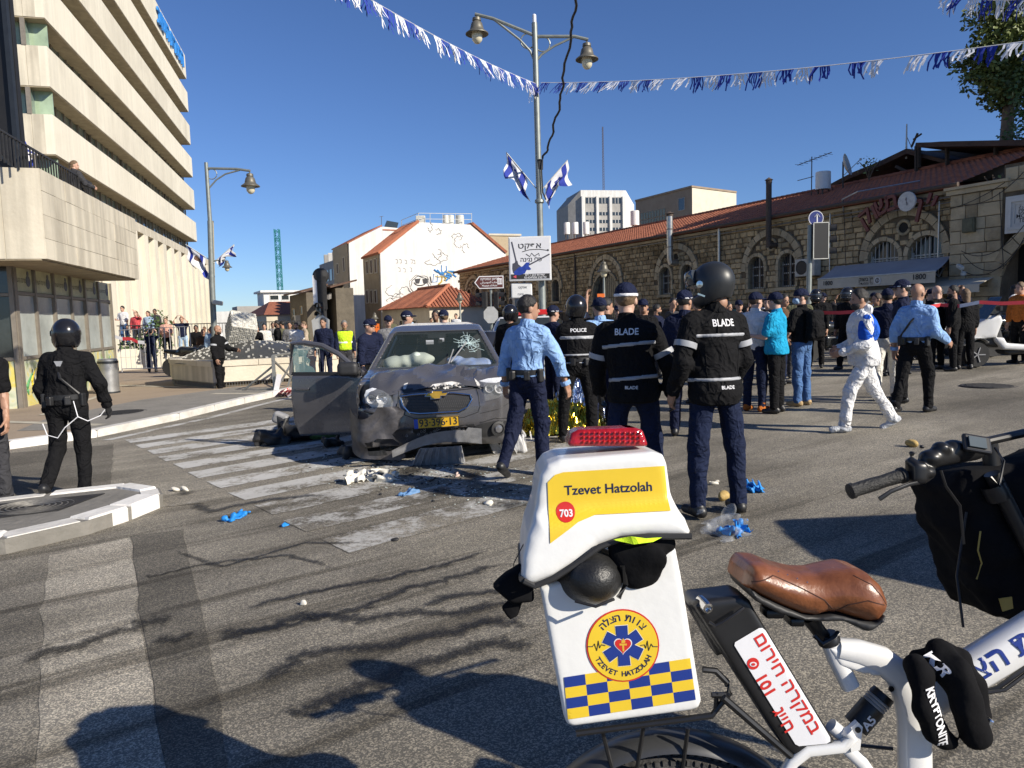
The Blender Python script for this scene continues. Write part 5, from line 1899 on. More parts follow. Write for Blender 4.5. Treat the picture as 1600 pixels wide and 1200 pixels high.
# trees over the timber shed
def tree(name,label,base,h,clumps,n,lsize,mt,seed,r0=0.4):
 t = thing(name,label,'tree',base)
 mb = MB()
 mb.tube([(0,0,-1),(0.1,0,h*0.4),(0.25,0.1,h*0.75),(0.3,0.1,h)],[r0,r0*0.8,r0*0.6,r0*0.35],9)
 r = random.Random(seed)
 for c,rad in clumps:
  s_ = Vector((0.15,0,max(h*0.35,c[2]-rad[2]*1.4)))
  mb.tube([s_,s_.lerp(Vector(c),0.5)+Vector((0,0,0.2)),Vector(c)],[r0*0.35,r0*0.2,0.03],6)
 mb.build('trunk',M_BARK,t,True)
 leaves('crown',clumps,n,lsize,mt,t,seed,0.25)
 return t
q = up_(1571,225,9)
dpt = q.y
S_ = dpt/1150
def tc(x,y,rx,ry): 
 p = at(x,y,dpt)-q
 return ((p.x,p.y+random.uniform(-.5,.5),p.z),(rx*S_,rx*S_,ry*S_))
tree('eucalyptus_tree','tall dense green tree with lumpy crown and bare trunk over the shed roof',q,4.5,
     [tc(1545,95,32,34),tc(1522,88,26,22),tc(1570,110,34,40),tc(1548,132,28,28),tc(1515,108,16,16),tc(1592,70,30,40),tc(1560,45,30,30),tc(1600,20,40,36),tc(1556,15,22,22),tc(1625,110,36,50),tc(1540,70,28,28),tc(1530,30,30,26),tc(1520,125,20,22),tc(1560,150,24,22),tc(1575,85,30,30),tc(1580,140,26,26),tc(1588,160,30,22),tc(1505,95,14,18),tc(1600,130,30,30)],680,0.23,M_LEAF2,8,0.3)
q = up_(1612,225,8)
tree('evergreen_tree','dark evergreen standing behind the bare trunk at the picture edge',q,3.0,[((0,0,2.2),(0.9,0.9,1.5)),((-0.4,0,1.2),(0.7,0.7,0.7))],260,0.22,M_LEAF,9,0.2)
# unseen tall block added to shade the near end of the market building
tbk = thing('shade_block','tall plain stone block added outside the picture to shade the market building','building',(0,0,0))
mb = MB(); mb.prism([(33,15.5),(46,15.5),(46,24.5),(33,24.5)],-2,22); mb.build('wall',M_CRM,tbk)
for i in range(6):
 for j in range(4):
  mb = MB(); mb.box((32.97,16.8+j*2.1,2.5+i*3.3),(0.08,1.1,1.6)); mb.build('window',M_DARKG,tbk)
# ------------------------------------------------------------------ street furniture
M_POLE = mat('pole_grey_green',(0.23,0.25,0.235),0.45,0.4,0.15,8)
M_LAMPH = mat('lamp_bronze',(0.14,0.13,0.105),0.5,0.4,0.2)
M_LGL = mat('lamp_glass',(0.62,0.57,0.42),0.25,0,0.1)
M_FBLUE = mat('flag_blue',(0.015,0.035,0.30),0.8,0,0.2)
M_FWHT = mat('flag_white',(0.72,0.72,0.74),0.85,0,0.1)
def lamp_head(p,s,parent):
 mb = MB()
 mb.tube([p,p-UZ*0.12*s],0.035*s,8)
 mb.lathe([(0.06,-0.1),(0.15,-0.14),(0.16,-0.24),(0.13,-0.25),(0.2,-0.33),(0.24,-0.48),(0.25,-0.55),(0.42,-0.68),(0.42,-0.71),(0.24,-0.62),(0.18,-0.6)],p,n=18,cap=False)
 mb.v = [p+(v-p)*s for v in mb.v]
 h = mb.build('lamp_shade',M_LAMPH,parent,True,50)
 mb = MB()
 mb.lathe([(0.19,-0.6),(0.2,-0.75),(0.18,-0.92),(0.10,-1.02),(0.02,-1.05)],p,n=14)
 mb.v = [p+(v-p)*s for v in mb.v]
 mb.build('globe',M_LGL,h,True)
def arc(c,r,a0,a1,u,n=16): return [Vector(c)+u*(r*math.cos(a0+(a1-a0)*i/n))+UZ*(r*math.sin(a0+(a1-a0)*i/n)) for i in range(n+1)]
# main two-armed lamp post
LY = 20.0
lp = at(842,370,LY)
base = Vector((lp.x+0.06,LY,gz(lp.x)))
top = at(835,36,LY)
ls = thing('street_lamp','tall grey two armed street lamp carrying a music shop banner and flags','street lamp',base)
rel = lambda x,y,Y=LY: at(x,y,Y)-base
tp = top-base
pole = lambda z: Vector((tp.x*z/tp.z,tp.y*z/tp.z,z))
mb = MB()
mb.tube([Vector((0,0,0)),pole(0.9)],[0.13,0.12],14); mb.tube([pole(0.9),pole(1.0),pole(3.6)],[0.12,0.10,0.095],14)
mb.tube([pole(3.6),pole(tp.z)],[0.085,0.075],14)
for z_ in (1.0,3.6,4.6): mb.lathe([(0.10,-0.05),(0.125,-0.03),(0.125,0.03),(0.10,0.06)],pole(z_),n=14)
mb.build('pole',M_POLE,ls,True,40)
mb = MB(); mb.lathe([(0.05,0),(0.05,0.2),(0.03,0.22)],pole(tp.z),n=10); mb.build('cap',M_FWHT,ls)
for side,hook,elbow,root in ((-1,(742,22),(770,29),(834,55)),(1,(919,62),(898,57),(838,57))):
 hk,el,rt_ = rel(*hook),rel(*elbow),rel(*root)
 mb = MB(); mb.tube([rt_,el,hk],0.045,8)
 low = rel(836,98); mid = rel(812 if side < 0 else 866,62 if side < 0 else 72)
 mb.tube([low,low.lerp(mid,0.5)+Vector((side*-0.08,0,0.0)),mid,el],0.03,8)
 mb.tube(arc(rel(825 if side < 0 else 848,64 if side < 0 else 69),0.19,0,2*PI,Vector((1,0,0)),18),0.018,6,cap=False)
 mb.build('arm',M_POLE,ls,True,40)
 lamp_head(hk+Vector((0.04*-side,0,0)),0.72,ls)
# music shop banner box on the pole
bn = thing('shop_banner','white square music shop sign with electric guitars fixed on the lamp post','sign',at(828,404,LY-0.35),math.radians(-2))
w_,h_ = 1.12,1.16
mb = MB(); mb.rbox((0,0.09,0),(w_,0.18,h_),0.015); mb.build('frame',mat('frame_white',(0.66,0.66,0.64),0.5,0,0.08),bn)
mb = MB(); mb.box((0,-0.006,0),(w_-0.07,0.008,h_-0.07)); face = mb.build('face',mat('banner_face',(0.66,0.66,0.68),0.45,0,0.06,2),bn)
XZ = lambda x,z,y=-0.014: fr((x,y,z),(1,0,0),(0,0,1))
lettering('lettering',rtl('אפקט'),0.2,XZ(0.0,0.33),M_BLACK,face,bold=0.012,sx=1.25)
lettering('lettering',rtl('כלי נגינה'),0.16,XZ(0.03,-0.03),M_BLACK,face,bold=0.01)
def strip(pts,w,name,mt,parent,y=-0.014,th=0.004):
 mb = MB()
 for i in range(len(pts)-1): mb.bar((pts[i][0],y,pts[i][1]),(pts[i+1][0],y,pts[i+1][1]),th if False else w,w*0.3)
 return mb.build(name,mt,parent)
def ribb(pts,w,name,mt,parent,y=-0.014):
 mb = MB(); V = []
 n = len(pts)
 for i,p in enumerate(pts):
  a,b = Vector(pts[max(i-1,0)]),Vector(pts[min(i+1,n-1)])
  t = (b-a).normalized(); nn = Vector((-t.y,t.x))*(w/2 if not isinstance(w,list) else w[i]/2)
  V += [(p[0]+nn.x,y,p[1]+nn.y),(p[0]-nn.x,y,p[1]-nn.y)]
 mb.add(V,[(2*i,2*i+2,2*i+3,2*i+1) for i in range(n-1)])
 return mb.build(name,mt,parent)
ribb([(-0.2,0.18),(0.0,0.23),(0.25,0.235),(0.46,0.2)],0.018,'mark',M_BLACK,face)
ribb([(-0.1,0.12),(0.0,0.05),(0.05,0.14),(0.12,0.06),(0.24,0.13),(0.25,0.06)],0.022,'mark',M_BLACK,face)
ribb([(0.46,0.2),(0.5,0.21)],0.05,'mark',M_BLACK,face)
def poly_on(pts,name,mt,parent,y):
 mb = MB(); mb.add([(x,y,z) for x,z in pts],[tuple(range(len(pts)))]); return mb.build(name,mt,parent)
M_GTR = mat('guitar_dark',(0.06,0.06,0.08),0.5); M_GTB = mat('guitar_blue',(0.02,0.05,0.30),0.4,0,0.3,8)
ribb([(-0.47,0.45),(-0.36,-0.08)],0.035,'guitar_neck',M_GTR,face,-0.0145)
poly_on([(-0.46,-0.12),(-0.40,-0.10),(-0.38,-0.04),(-0.33,-0.05),(-0.31,-0.14),(-0.24,-0.2),(-0.24,-0.34),(-0.36,-0.42),(-0.45,-0.36),(-0.47,-0.25)],'guitar_body',M_GTR,face,-0.015)
ribb([(-0.1,-0.2),(0.52,0.1)],0.035,'guitar_neck',M_GTR,face,-0.0155)
poly_on([(-0.43,-0.34),(-0.3,-0.22),(-0.2,-0.2),(-0.1,-0.1),(-0.0,-0.1),(-0.04,-0.19),(0.03,-0.28),(-0.02,-0.3),(-0.09,-0.29),(-0.14,-0.38),(-0.3,-0.43),(-0.42,-0.41)],'guitar_body',M_GTB,face,-0.016)
mb = MB(); mb.box((0,-0.0125,-0.465),(w_-0.1,0.004,0.13)); blk = mb.build('address_strip',M_BLACK,face)
lettering('lettering',rtl('שדרות קינג 1 ליד'),0.075,XZ(0.12,-0.435,-0.017),M_FWHT,blk,bold=0.012)
lettering('lettering','02-6247656 ' + rtl('טל קניון'),0.07,XZ(0.13,-0.497,-0.017),M_FWHT,blk,bold=0.012)
poly_on([(-0.46,-0.465),(-0.37,-0.42),(-0.37,-0.51)],'arrow',mat('arrow_pink',(0.6,0.08,0.12),0.5),blk,-0.018)
mb = MB(); mb.box((0.1,0.24,0.3),(0.3,0.12,0.05)); mb.box((0.1,0.24,-0.3),(0.3,0.12,0.05)); mb.build('bracket',M_POLE,bn)
b2 = thing('small_sign','smaller white sign half in shade hanging below the music shop banner','sign',at(815,454,LY-0.2))
mb = MB(); mb.rbox((0,0,0),(0.56,0.14,0.4),0.03); mb.build('panel',MATS['frame_white'],b2)
lettering('lettering',rtl('אפקט'),0.09,XZ(0.03,0.08,-0.075),M_BLACK,b2); lettering('lettering',rtl('נגינה'),0.08,XZ(-0.03,-0.1,-0.075),M_BLACK,b2)
# flags
def flag(p,stick,size,label,seed,side=1,name='flag',emblem=False):
 """cloth hanging from a slanting stick"""
 t = thing(name,label,'flag',p)
 st = Vector(stick)
 mb = MB(); mb.tube([-st*0.12,st],0.014,6); mb.build('stick',M_WFR,t)
 L,Hh = size
 r = random.Random(seed)
 ph = r.uniform(0,6)
 u_ = st.normalized()
 dn = (Vector((side*0.35,0.12,-1))).normalized()
 NU,NV = 22,30
 s0 = st.length-Hh
 def P(a,b):   # a along the stick 0..1, b away from it 0..1
  q = u_*(s0+Hh*a)+dn*(L*b*(1-0.25*math.sin(a*PI)))
  w = 0.10*b*math.sin(b*7+a*5+ph)+0.06*b*math.sin(a*11+ph*2)
  return q+Vector((w*0.8,w,-0.05*b*math.sin(a*9)))
 V = [P(i/NU,j/NV) for i in range(NU+1) for j in range(NV+1)]
 Fs,mi = [],[]
 for i in range(NU):
  for j in range(NV):
   Fs.append((i*(NV+1)+j,(i+1)*(NV+1)+j,(i+1)*(NV+1)+j+1,i*(NV+1)+j+1))
   a,b = (i+0.5)/NU,(j+0.5)/NV
   mi.append(1 if (0.1 < a < 0.27 or 0.73 < a < 0.9) else 0)
 cl = mesh('cloth',V,Fs,[M_FWHT,M_FBLUE],t,True,mi)
 if not emblem:
  for sgn in (1,-1):
   tri = [(0.5+0.19*math.cos(k*2*PI/3)*sgn,0.5+0.13*math.sin(k*2*PI/3)) for k in range(3)]
   for off in (0.012,-0.012):
    mb = MB()
    for k in range(3):
     A,B = tri[k],tri[(k+1) % 3]
     mb.tube([P(A[0]+(B[0]-A[0])*q/5,A[1]+(B[1]-A[1])*q/5)+Vector((0,off,0)) for q in range(6)],0.012,4,cap=False)
    mb.build('star',M_FBLUE,cl)
 else:
  pts = [P(0.5+0.16*math.cos(k*PI/6),0.5+0.16*math.sin(k*PI/6))+Vector((0,-0.012,0)) for k in range(12)]
  mb = MB(); mb.add(pts,[tuple(range(12))]); mb.build('emblem',mat('emblem_brown',(0.14,0.08,0.05),0.8,0,0.4,30),cl)
 return t
pq_ = lambda x,y,Y=LY: at(x,y,Y)
flag(pq_(840,297),pq_(791,238)-pq_(840,297),(0.62,0.85),'white and blue flag leaning left on the banner lamp post',1,-0.2)
flag(pq_(846,297),pq_(887,250)-pq_(846,297),(0.6,0.9),'white and blue flag leaning right on the banner lamp post',4,0.1)
flag(at(331,408,27),at(290,382,27)-at(331,408,27),(0.85,0.8),'flag with a brown emblem drooping from the single armed lamp post',7,0.3,emblem=True)
flag(at(334,410,27),at(366,382,27)-at(334,410,27),(0.35,0.8),'small narrow flag pointing right on the single armed lamp post',9,-0.3)
flag(at(33,246,16.3),at(34,210,16.3)-at(33,246,16.3),(0.4,0.4),'small flag tied on the podium railing beside the black hoarding',11,1.2)
# single-armed lamp on the left pavement
b_ = at(333,505,27); b_.z = gz(b_.x)+0.12
l2 = thing('street_lamp','single armed grey street lamp rising from the left pavement','street lamp',b_)
r2 = lambda x,y: at(x,y,27)-b_
mb = MB(); mb.tube([(0,0,0),r2(331,440),r2(328,345)],[0.11,0.10,0.09],12); mb.tube([r2(328,345),r2(322,254)],[0.075,0.065],12); mb.build('pole',M_POLE,l2,True,40)
mb = MB(); mb.tube([r2(322,263),r2(370,264),r2(391,267)],0.045,8); mb.tube([r2(324,297),r2(338,281),r2(352,272),r2(374,266)],0.03,8); mb.tube(arc(r2(331,272),0.18,0,2*PI,Vector((1,0,0))),0.018,6,cap=False); mb.build('arm',M_POLE,l2,True,40)
lamp_head(r2(390,267),0.78,l2)
mb = MB(); mb.tube([r2(331,408),r2(352,406)],0.03,6); mb.build('low_arm',M_POLE,l2)
lamp_head(r2(354,405),0.42,l2)
l3 = thing('pavement_post','yellowish second post directly beside the single armed street lamp','post',at(332,500,27.8))
mb = MB(); mb.tube([(0,0,-1),at(330,345,27.8)-at(332,500,27.8)],0.09,8); mb.build('shaft',mat('post_tan',(0.34,0.29,0.18),0.6),l3)
sc = thing('security_camera','white security camera on the single armed lamp post','camera',at(340,473,26.8))
mb = MB(); mb.rbox((0,0,0),(0.36,0.16,0.16),0.03,Matrix.Rotation(0.2,3,'Y')); mb.build('housing',M_WFR,sc)
mb = MB(); mb.tube([(-0.18,0.1,0.02),(-0.1,0.05,0),(0,0,0)],0.03,6); mb.build('bracket',M_WFR,sc)
# little heritage lamps before the market
for x,y0,Y,lab in ((943,406,33,'small heritage lamp post before the wide arched doorway'),(718,456,40,'small heritage lamp post by the corner of the market building'),(585,487,45,'small heritage lamp post before the ochre house front')):
 q = at(x,y0,Y)
 b_ = Vector((q.x,Y,gz(q.x)))
 t = thing('heritage_lamp',lab,'street lamp',b_)
 mb = MB(); mb.lathe([(0.14,0),(0.12,0.5),(0.06,0.6),(0.045,q.z-b_.z-0.5)],n=10); mb.build('pole',M_POLE,t,True)
 lamp_head(q-b_,0.75 if Y < 35 else 0.6,t)
# bunting
BS = []
def bunting(label,a,b,sg,n,fw_,fh,seed,wind,swap=0):
 t = thing('bunting',label,'bunting',a)
 a,b = Vector(a),Vector(b)
 r = random.Random(seed)
 C_ = lambda s_: (b-a)*s_-UZ*sg*4*s_*(1-s_)
 mb = MB(); mb.tube([C_(i/50) for i in range(51)],0.008,4); mb.build('cord',M_FWHT,t)
 d = (b-a).normalized()
 for i in range(n):
  if r.random() < 0.08: continue
  s0 = (i+r.uniform(0.02,.2))/n
  mb = MB()
  k = 9
  sway = Vector(wind)*r.uniform(0.3,1.3)
  for q in range(k):
   p = C_(s0+(q+0.1)/k*0.86/n); p2 = C_(s0+(q+1.05)/k*0.86/n)
   l_ = fh*r.uniform(0.6,1.15)
   e = Vector((r.uniform(-.3,.3),r.uniform(-.3,.3),-1)).normalized()*l_+sway*l_
   m1 = Vector((r.uniform(-.05,.05),r.uniform(-.05,.05),0))
   mb.add([p,p2,p2+e*0.5+m1,p+e*0.5+m1,p2+e,p+e*r.uniform(0.85,1)],[(0,1,2,3),(3,2,4,5)])
  mb.build('fringe',M_FBLUE if (i+swap) % 2 else M_FWHT,t)
Pb = at(838,132,LY)
Lb = at(615,-2,13.5)
LL = Pb+(Lb-Pb)*1.9
bunting('string of blue and white fringe bunting falling from the upper left to the lamp post',LL,Pb+Vector((-.03,-.1,0)),0.25,38,0.3,0.34,3,(0.45,0.2,0.0))
Pc = at(845,131,LY)
Rb = at(1602,48,11.5)
bunting('long string of blue and white fringe bunting from the lamp post across the market sky',Pc+Vector((0,-.1,0)),Pc+(Rb-Pc)*1.25,0.25,40,0.3,0.34,5,(-0.5,-0.3,0.15),1)
bunting('short piece of blue and white bunting at the very top by the tree',at(1470,-12,9),at(1620,-4,8),0.05,7,0.3,0.2,8,(-0.4,0,0))
bunting('ragged end of white fringe tied round the lamp post',at(836,131,LY-.1),at(828,140,LY-.1),0.0,1,0.3,0.3,2,(-0.2,0,0))
# black cable from above down to the pole
A = at(905,-20,15.0); B = at(850,246,LY-.1)
pts = [at(x,y,Y) for x,y,Y in ((912,-80,14.6),(900,0,15.1),(893,50,15.9),(880,122,17.2),(876,160,17.9),(866,195,18.6),(858,228,19.4),(848,247,19.9))]
cb = thing('overhead_cable','black twisted cable hanging from above to the banner lamp post','cable',B)
mb = MB()
fine = []
for i in range(len(pts)-1):
 for k in range(6): fine.append(pts[i].lerp(pts[i+1],k/6)-B+Vector((0.03*math.sin(i*6+k*1.3),0,0)))
fine.append(pts[-1]-B)
mb.tube(fine,0.028,6); mb.build('wire',M_BLACK,cb)
mb = MB(); mb.tube([pts[-1]-B,at(846,262,LY-.1)-B,at(848,300,LY-.1)-B,at(853,312,LY-.1)-B],0.02,5); mb.lathe([(0.09,-0.15),(0.1,0.1)],at(843,256,LY)-B,n=10); mb.build('clamp',M_BLACK,cb)
# traffic signals
def signal_head(c,R,s,n,parent,board=None,back=False):
 mb = MB()
 mb.rbox(c,(0.30*s,0.2*s,n*0.31*s),0.02,R); h = mb.build('signal_head',M_BLACK,parent)
 if board:
  mb = MB(); mb.box(Vector(c)+R @ Vector((0,0.09*s,0)),(board[0],0.015,board[1]),R); mb.build('backboard',M_BLACK,parent)
 for i in range(n):
  z_ = (n/2-0.5-i)*0.31*s
  q = Vector(c)+R @ Vector((0,-0.1*s,z_))
  mb = MB()
  ax = R @ Vector((0,-1,0))
  for a in range(9):
   t0,t1 = -0.3+(PI+0.6)*a/9,-0.3+(PI+0.6)*(a+1)/9
   X = R @ Vector((1,0,0))
   P_ = [q+(X*math.cos(t)+UZ*math.sin(t))*0.125*s+ax*d_ for t,d_ in ((t0,0),(t1,0),(t1,0.24*s),(t0,0.24*s))]
   mb.add(P_,[(0,1,2,3)])
  mb.build('visor',M_BLACK,h)
  mb = MB(); mb.lathe([(0.001,0.01),(0.1*s,0.006),(0.11*s,0)],q,ax,14)
  mb.build('lens',mat('lens_%d' % i,[(0.10,0.012,0.01),(0.10,0.06,0.01),(0.01,0.06,0.04)][i % 3],0.2),h)
q = at(1276,377,LY); b_ = Vector((at(1262,470,LY).x,LY,gz(8)))
tl = thing('traffic_light','black three lamp traffic light on a grey pole before the barred arched windows','traffic light',b_)
mb = MB(); mb.tube([(0,0,0),(0.02,0,1.2),at(1266,352,LY)-b_],[0.085,0.075,0.065],10); mb.build('pole',M_POLE,tl,True)
RT = Matrix.Rotation(math.radians(62),3,'Z')
signal_head(q-b_+Vector((0.20,0.05,0)),RT,0.98,3,tl,None)
mb = MB(); mb.box(q-b_+Vector((0.06,-0.13,0)),(0.42,0.03,0.96)); mb.build('backboard',MATS['matt_black'],tl)
for sx,sz,a,b in ((0,0.475,0.42,0.02),(0,-0.475,0.42,0.02),(0.2,0,0.02,0.95),(-0.2,0,0.02,0.95)):
 mb = MB(); mb.box(q-b_+Vector((0.06+sx,-0.148,sz)),(a,0.006,b)); mb.build('border',M_WFR,tl)
s5 = thing('road_sign','round blue arrow road sign on top of the traffic light pole','road sign',at(1275,341,LY-.1))
mb = MB(); mb.lathe([(0.001,0.0),(0.2,0.0),(0.2,-0.02)],(0,0,0),(0,-1,0),20); dsk = mb.build('disc',mat('sign_deep_blue',(0.02,0.03,0.16),0.4),s5)
mb = MB(); mb.lathe([(0.185,0.004),(0.2,0.004)],(0,0,0),(0,-1,0),20,cap=False); mb.build('rim',M_FWHT,dsk)
mb = MB(); mb.box((0.03,-0.006,-0.02),(0.03,0.006,0.24)); mb.bar((0.03,-0.006,0.12),(-0.05,-0.006,0.03),0.03,0.006); mb.bar((0.03,-0.006,0.12),(0.1,-0.006,0.03),0.03,0.006); mb.build('arrow',M_FWHT,dsk)
LT = 25.0
b_ = at(767,500,LT); b_ = Vector((b_.x,LT,gz(b_.x)))
t2 = thing('traffic_light','pair of black sideways traffic lights on the pole below the brown museum sign','traffic light',b_)
r3 = lambda x,y: at(x,y,LT)-b_
mb = MB(); mb.tube([(0,0,0),r3(767,455),r3(768,432)],0.05,10); mb.build('pole',M_POLE,t2,True)
signal_head(r3(758,469),Matrix.Rotation(math.radians(75),3,'Z') @ Matrix.Rotation(PI,3,'Z'),0.9,2,t2)
signal_head(r3(777,469),Matrix.Rotation(math.radians(68),3,'Z'),0.9,2,t2)
s6 = thing('museum_sign','brown arrow shaped museum direction sign with white lettering in three scripts','sign',at(764,441,LT-.1))
W_,H_ = 0.98,0.42
mb = MB(); mb.slab([(-W_/2,0,0),(-W_/2+0.16,0,-H_/2),(W_/2,0,-H_/2),(W_/2,0,H_/2),(-W_/2+0.16,0,H_/2)],(0,0.03,0)); mb.build('border',M_FWHT,s6)
mb = MB(); mb.slab([(-W_/2+0.04,-0.004,0),(-W_/2+0.175,-0.004,-H_/2+0.03),(W_/2-0.03,-0.004,-H_/2+0.03),(W_/2-0.03,-0.004,H_/2-0.03),(-W_/2+0.175,-0.004,H_/2-0.03)],(0,0.003,0)); br = mb.build('panel',mat('sign_maroon',(0.10,0.03,0.025),0.5),s6)
lettering('lettering',rtl('מוזיאון המוסיקה'),0.115,XZ(0.03,0.11,-0.008),M_FWHT,br,bold=0.01,sx=0.85)
lettering('lettering','ﻰﻘﻴﺳﻮﻤﻟﺍ ﻒﺤﺘﻣ',0.105,XZ(0.03,0.0,-0.008),M_FWHT,br,bold=0.008,sx=0.9)
lettering('lettering','Museum of Music',0.085,XZ(0.02,-0.115,-0.008),M_FWHT,br,bold=0.01,sx=0.85)
mb = MB(); mb.box((0.36,-0.008,0.02),(0.16,0.004,0.2)); ic = mb.build('icon',M_FWHT,br)
for i in range(3): ribb([(0.31+0.05*i,-0.05),(0.31+0.05*i,0.09)],0.018,'icon_bar',MATS['sign_maroon'],ic,-0.012)
s7 = thing('road_sign','back of an octagonal stop sign on the museum sign pole','road sign',at(767,492,LT-.12))
mb = MB(); mb.slab([(0.26*math.cos(PI/8+k*PI/4),0,0.3*math.sin(PI/8+k*PI/4)) for k in range(8)],(0,0.02,0)); mb.build('plate',mat('bare_aluminium',(0.5,0.5,0.48),0.45,0.3),s7)
mb = MB(); mb.box((0,0.04,0.08),(0.4,0.03,0.03)); mb.box((0,0.04,-0.08),(0.4,0.03,0.03)); mb.build('bracket',M_POLE,s7)
b_ = at(496,520,LT); b_ = Vector((b_.x,LT,gz(b_.x)+.1))
t4 = thing('traffic_light','tall black traffic light with round black top lamp behind the open car door','traffic light',b_)
r3 = lambda x,y: at(x,y,LT)-b_
mb = MB(); mb.tube([(0,0,0),r3(497,500),r3(497,440)],0.07,10); mb.build('pole',M_POLE,t4,True)
mb = MB(); mb.box(r3(503,458)+Vector((0,-.08,0)),(0.36,0.03,1.1)); mb.build('backboard',M_BLACK,t4)
mb = MB(); mb.box(r3(493.5,455)+Vector((0,-.1,0)),(0.14,0.02,1.05)); mb.build('side_board',M_FWHT,t4)
signal_head(r3(503,485),Matrix.Rotation(math.radians(-20),3,'Z'),0.9,2,t4)
mb = MB(); mb.lathe([(0.02,0.12),(0.2,0.1),(0.26,0.03),(0.27,-0.03),(0.22,-0.1),(0.02,-0.12)],r3(501,431),(0.2,-1,0),20); mb.build('round_lamp',M_BLACK,t4,True)
s8 = thing('road_sign','grey back of a pointed road sign behind the navy officer','road sign',at(501,505,LT-.2))
mb = MB(); mb.slab([(-0.26,0,-0.5),(0.26,0,-0.5),(0.3,0,0.1),(0,0,0.33),(-0.3,0,0.1)],(0,0.02,0)); mb.build('plate',MATS['bare_aluminium'],s8)
mb = MB(); mb.box((0,0.04,0),(0.05,0.03,1.0)); mb.build('bracket',M_POLE,s8)
for x,y,Y,w,h,lab in ((586,514,30,0.36,0.42,'orange roadwork notice behind the wrecked car'),(939,463,14,0.14,0.1,'small orange paper notice over the crowd')):
 t = thing('orange_notice',lab,'sign',at(x,y,Y))
 mb = MB(); mb.box((0,0,0),(w,0.02,h)); pn = mb.build('panel',mat('orange_sign',(0.75,0.16,0.02),0.5,0,0.1),t)
 if Y > 20:
  for i in range(3): ribb([(-0.1+0.1*i,0.08),(-0.06+0.1*i,0.05)],0.04,'mark',M_BLACK,pn,-0.012)
  mb = MB(); mb.slab([(-0.06,-0.012,-0.14),(0.06,-0.012,-0.14),(0.0,-0.012,-0.05)],(0,-.003,0)); mb.build('mark',M_BLACK,pn)
 mb = MB(); mb.tube([(0,0.02,-h/2),(0,0.02,-1.2)],0.02,6); mb.build('post',M_POLE,t)
# domed planter with a tilted cube on top
PV = [Vector(p) for p in ((-7.85,19.3),(-5.8,20.4),(-5.0,22.2),(-5.6,24.0),(-7.6,25.0),(-9.6,24.2),(-10.5,22.6),(-9.75,21.1))]
PC = Vector((-7.75,22.2))
zb0,zb1 = -0.25,0.62
dp = thing('domed_planter','octagonal stone basin with a dark mosaic dome and tilted pale cube on top','fountain',(PC.x,PC.y,0))
nP = len(PV)
for i in range(nP):
 a,b = PV[i],PV[(i+1) % nP]
 d = (b-a).normalized(); n_ = Vector((d.y,-d.x))
 d3_,n3 = Vector((d.x,d.y,0)),Vector((n_.x,n_.y,0))
 o = Vector((a.x-PC.x,a.y-PC.y,0))
 L_ = (b-a).length
 mb = MB(); obox(o+UZ*(zb0+0.32)+d3_*0.004-n3*0.001,d3_,-n3,UZ,L_-0.008,0.3,zb1-zb0-0.46,mb); mb.build('side_slab',M_CRM if i != nP-1 else M_TRAV,dp)
 ncop = max(1,int(L_/0.8))
 for k in range(ncop):
  mb = MB(); obox(o+UZ*(zb1-0.135)+d3_*(L_*k/ncop+0.006)+n3*0.03,d3_,-n3,UZ,L_/ncop-0.012,0.36,0.15,mb); mb.build('coping_stone',M_CRM,dp)
 mb = MB(); obox(o+UZ*(zb0-0.3)-n3*0.15,d3_,-n3,UZ,L_,0.2,0.6,mb); mb.build('recess',mat('dark_recess',(0.10,0.085,0.06),0.9),dp)
 mb = MB()
 for k in range(int(L_/0.07)): mb.box(o+d3_*(0.05+k*0.07)-n3*0.05+UZ*(zb0+0.14),(0.012,0.012,0.36))
 for z_ in (0.02,0.16,0.3): mb.bar(o-n3*0.05+UZ*(zb0+z_),o+d3_*L_-n3*0.05+UZ*(zb0+z_),0.016)
 mb.build('grille',mat('grille_grey',(0.22,0.22,0.21),0.5,0.4),dp)['kind'] = 'stuff'
dm = MB()
nr,na = 14,48
for i in range(nr+1):
 t_ = i/nr
 for k in range(na):
  a = 2*PI*k/na
  dm.v.append(Vector((2.25*t_*math.cos(a),2.25*t_*math.sin(a),zb1-0.1+0.55*(1-t_**2.2)+0.02*mnoise.noise((t_*6,a*3,0)))))
dm.f = [(i*na+k,i*na+(k+1) % na,(i+1)*na+(k+1) % na,(i+1)*na+k) for i in range(nr) for k in range(na)]
dm.mi = [0]*len(dm.f)
M_DOME = mat('mosaic_dark',(0.055,0.055,0.05),0.45,0,0.5,30)
dmo = dm.build('dome',M_DOME,dp,True)
tl_ = MB()
rr = random.Random(4)
for i in range(3,22):
 t_ = i/22
 m_ = int(t_*44)
 for k in range(m_):
  if rr.random() < 0.35: continue
  a = 2*PI*(k+rr.uniform(-.2,.2))/max(1,m_)
  z_ = zb1-0.1+0.55*(1-t_**2.2)
  s_ = rr.uniform(0.03,0.06)
  sl_ = Vector((math.cos(a),math.sin(a),-0.55*2.2*t_**1.2/2.25)).normalized()
  tn = Vector((-math.sin(a),math.cos(a),0)); nn = sl_.cross(tn); nn = nn if nn.z > 0 else -nn
  R = Matrix((sl_,tn,nn)).transposed()
  tl_.box(Vector((2.25*t_*math.cos(a),2.25*t_*math.sin(a),z_+0.012)),(s_*1.5,s_*1.2,0.03),R)
o = tl_.build('mosaic_tiles',mat('mosaic_pale',(0.42,0.41,0.37),0.3,0,0.3,20),dp); o['kind'] = 'stuff'
cbx = thing('stone_cube','pale mosaic cube standing tilted on one corner on top of the dome','sculpture',at(377,514,22.2))
g = Grid((-0.75,-0.75,-0.75),(0.75,0.75,0.75),0.03)
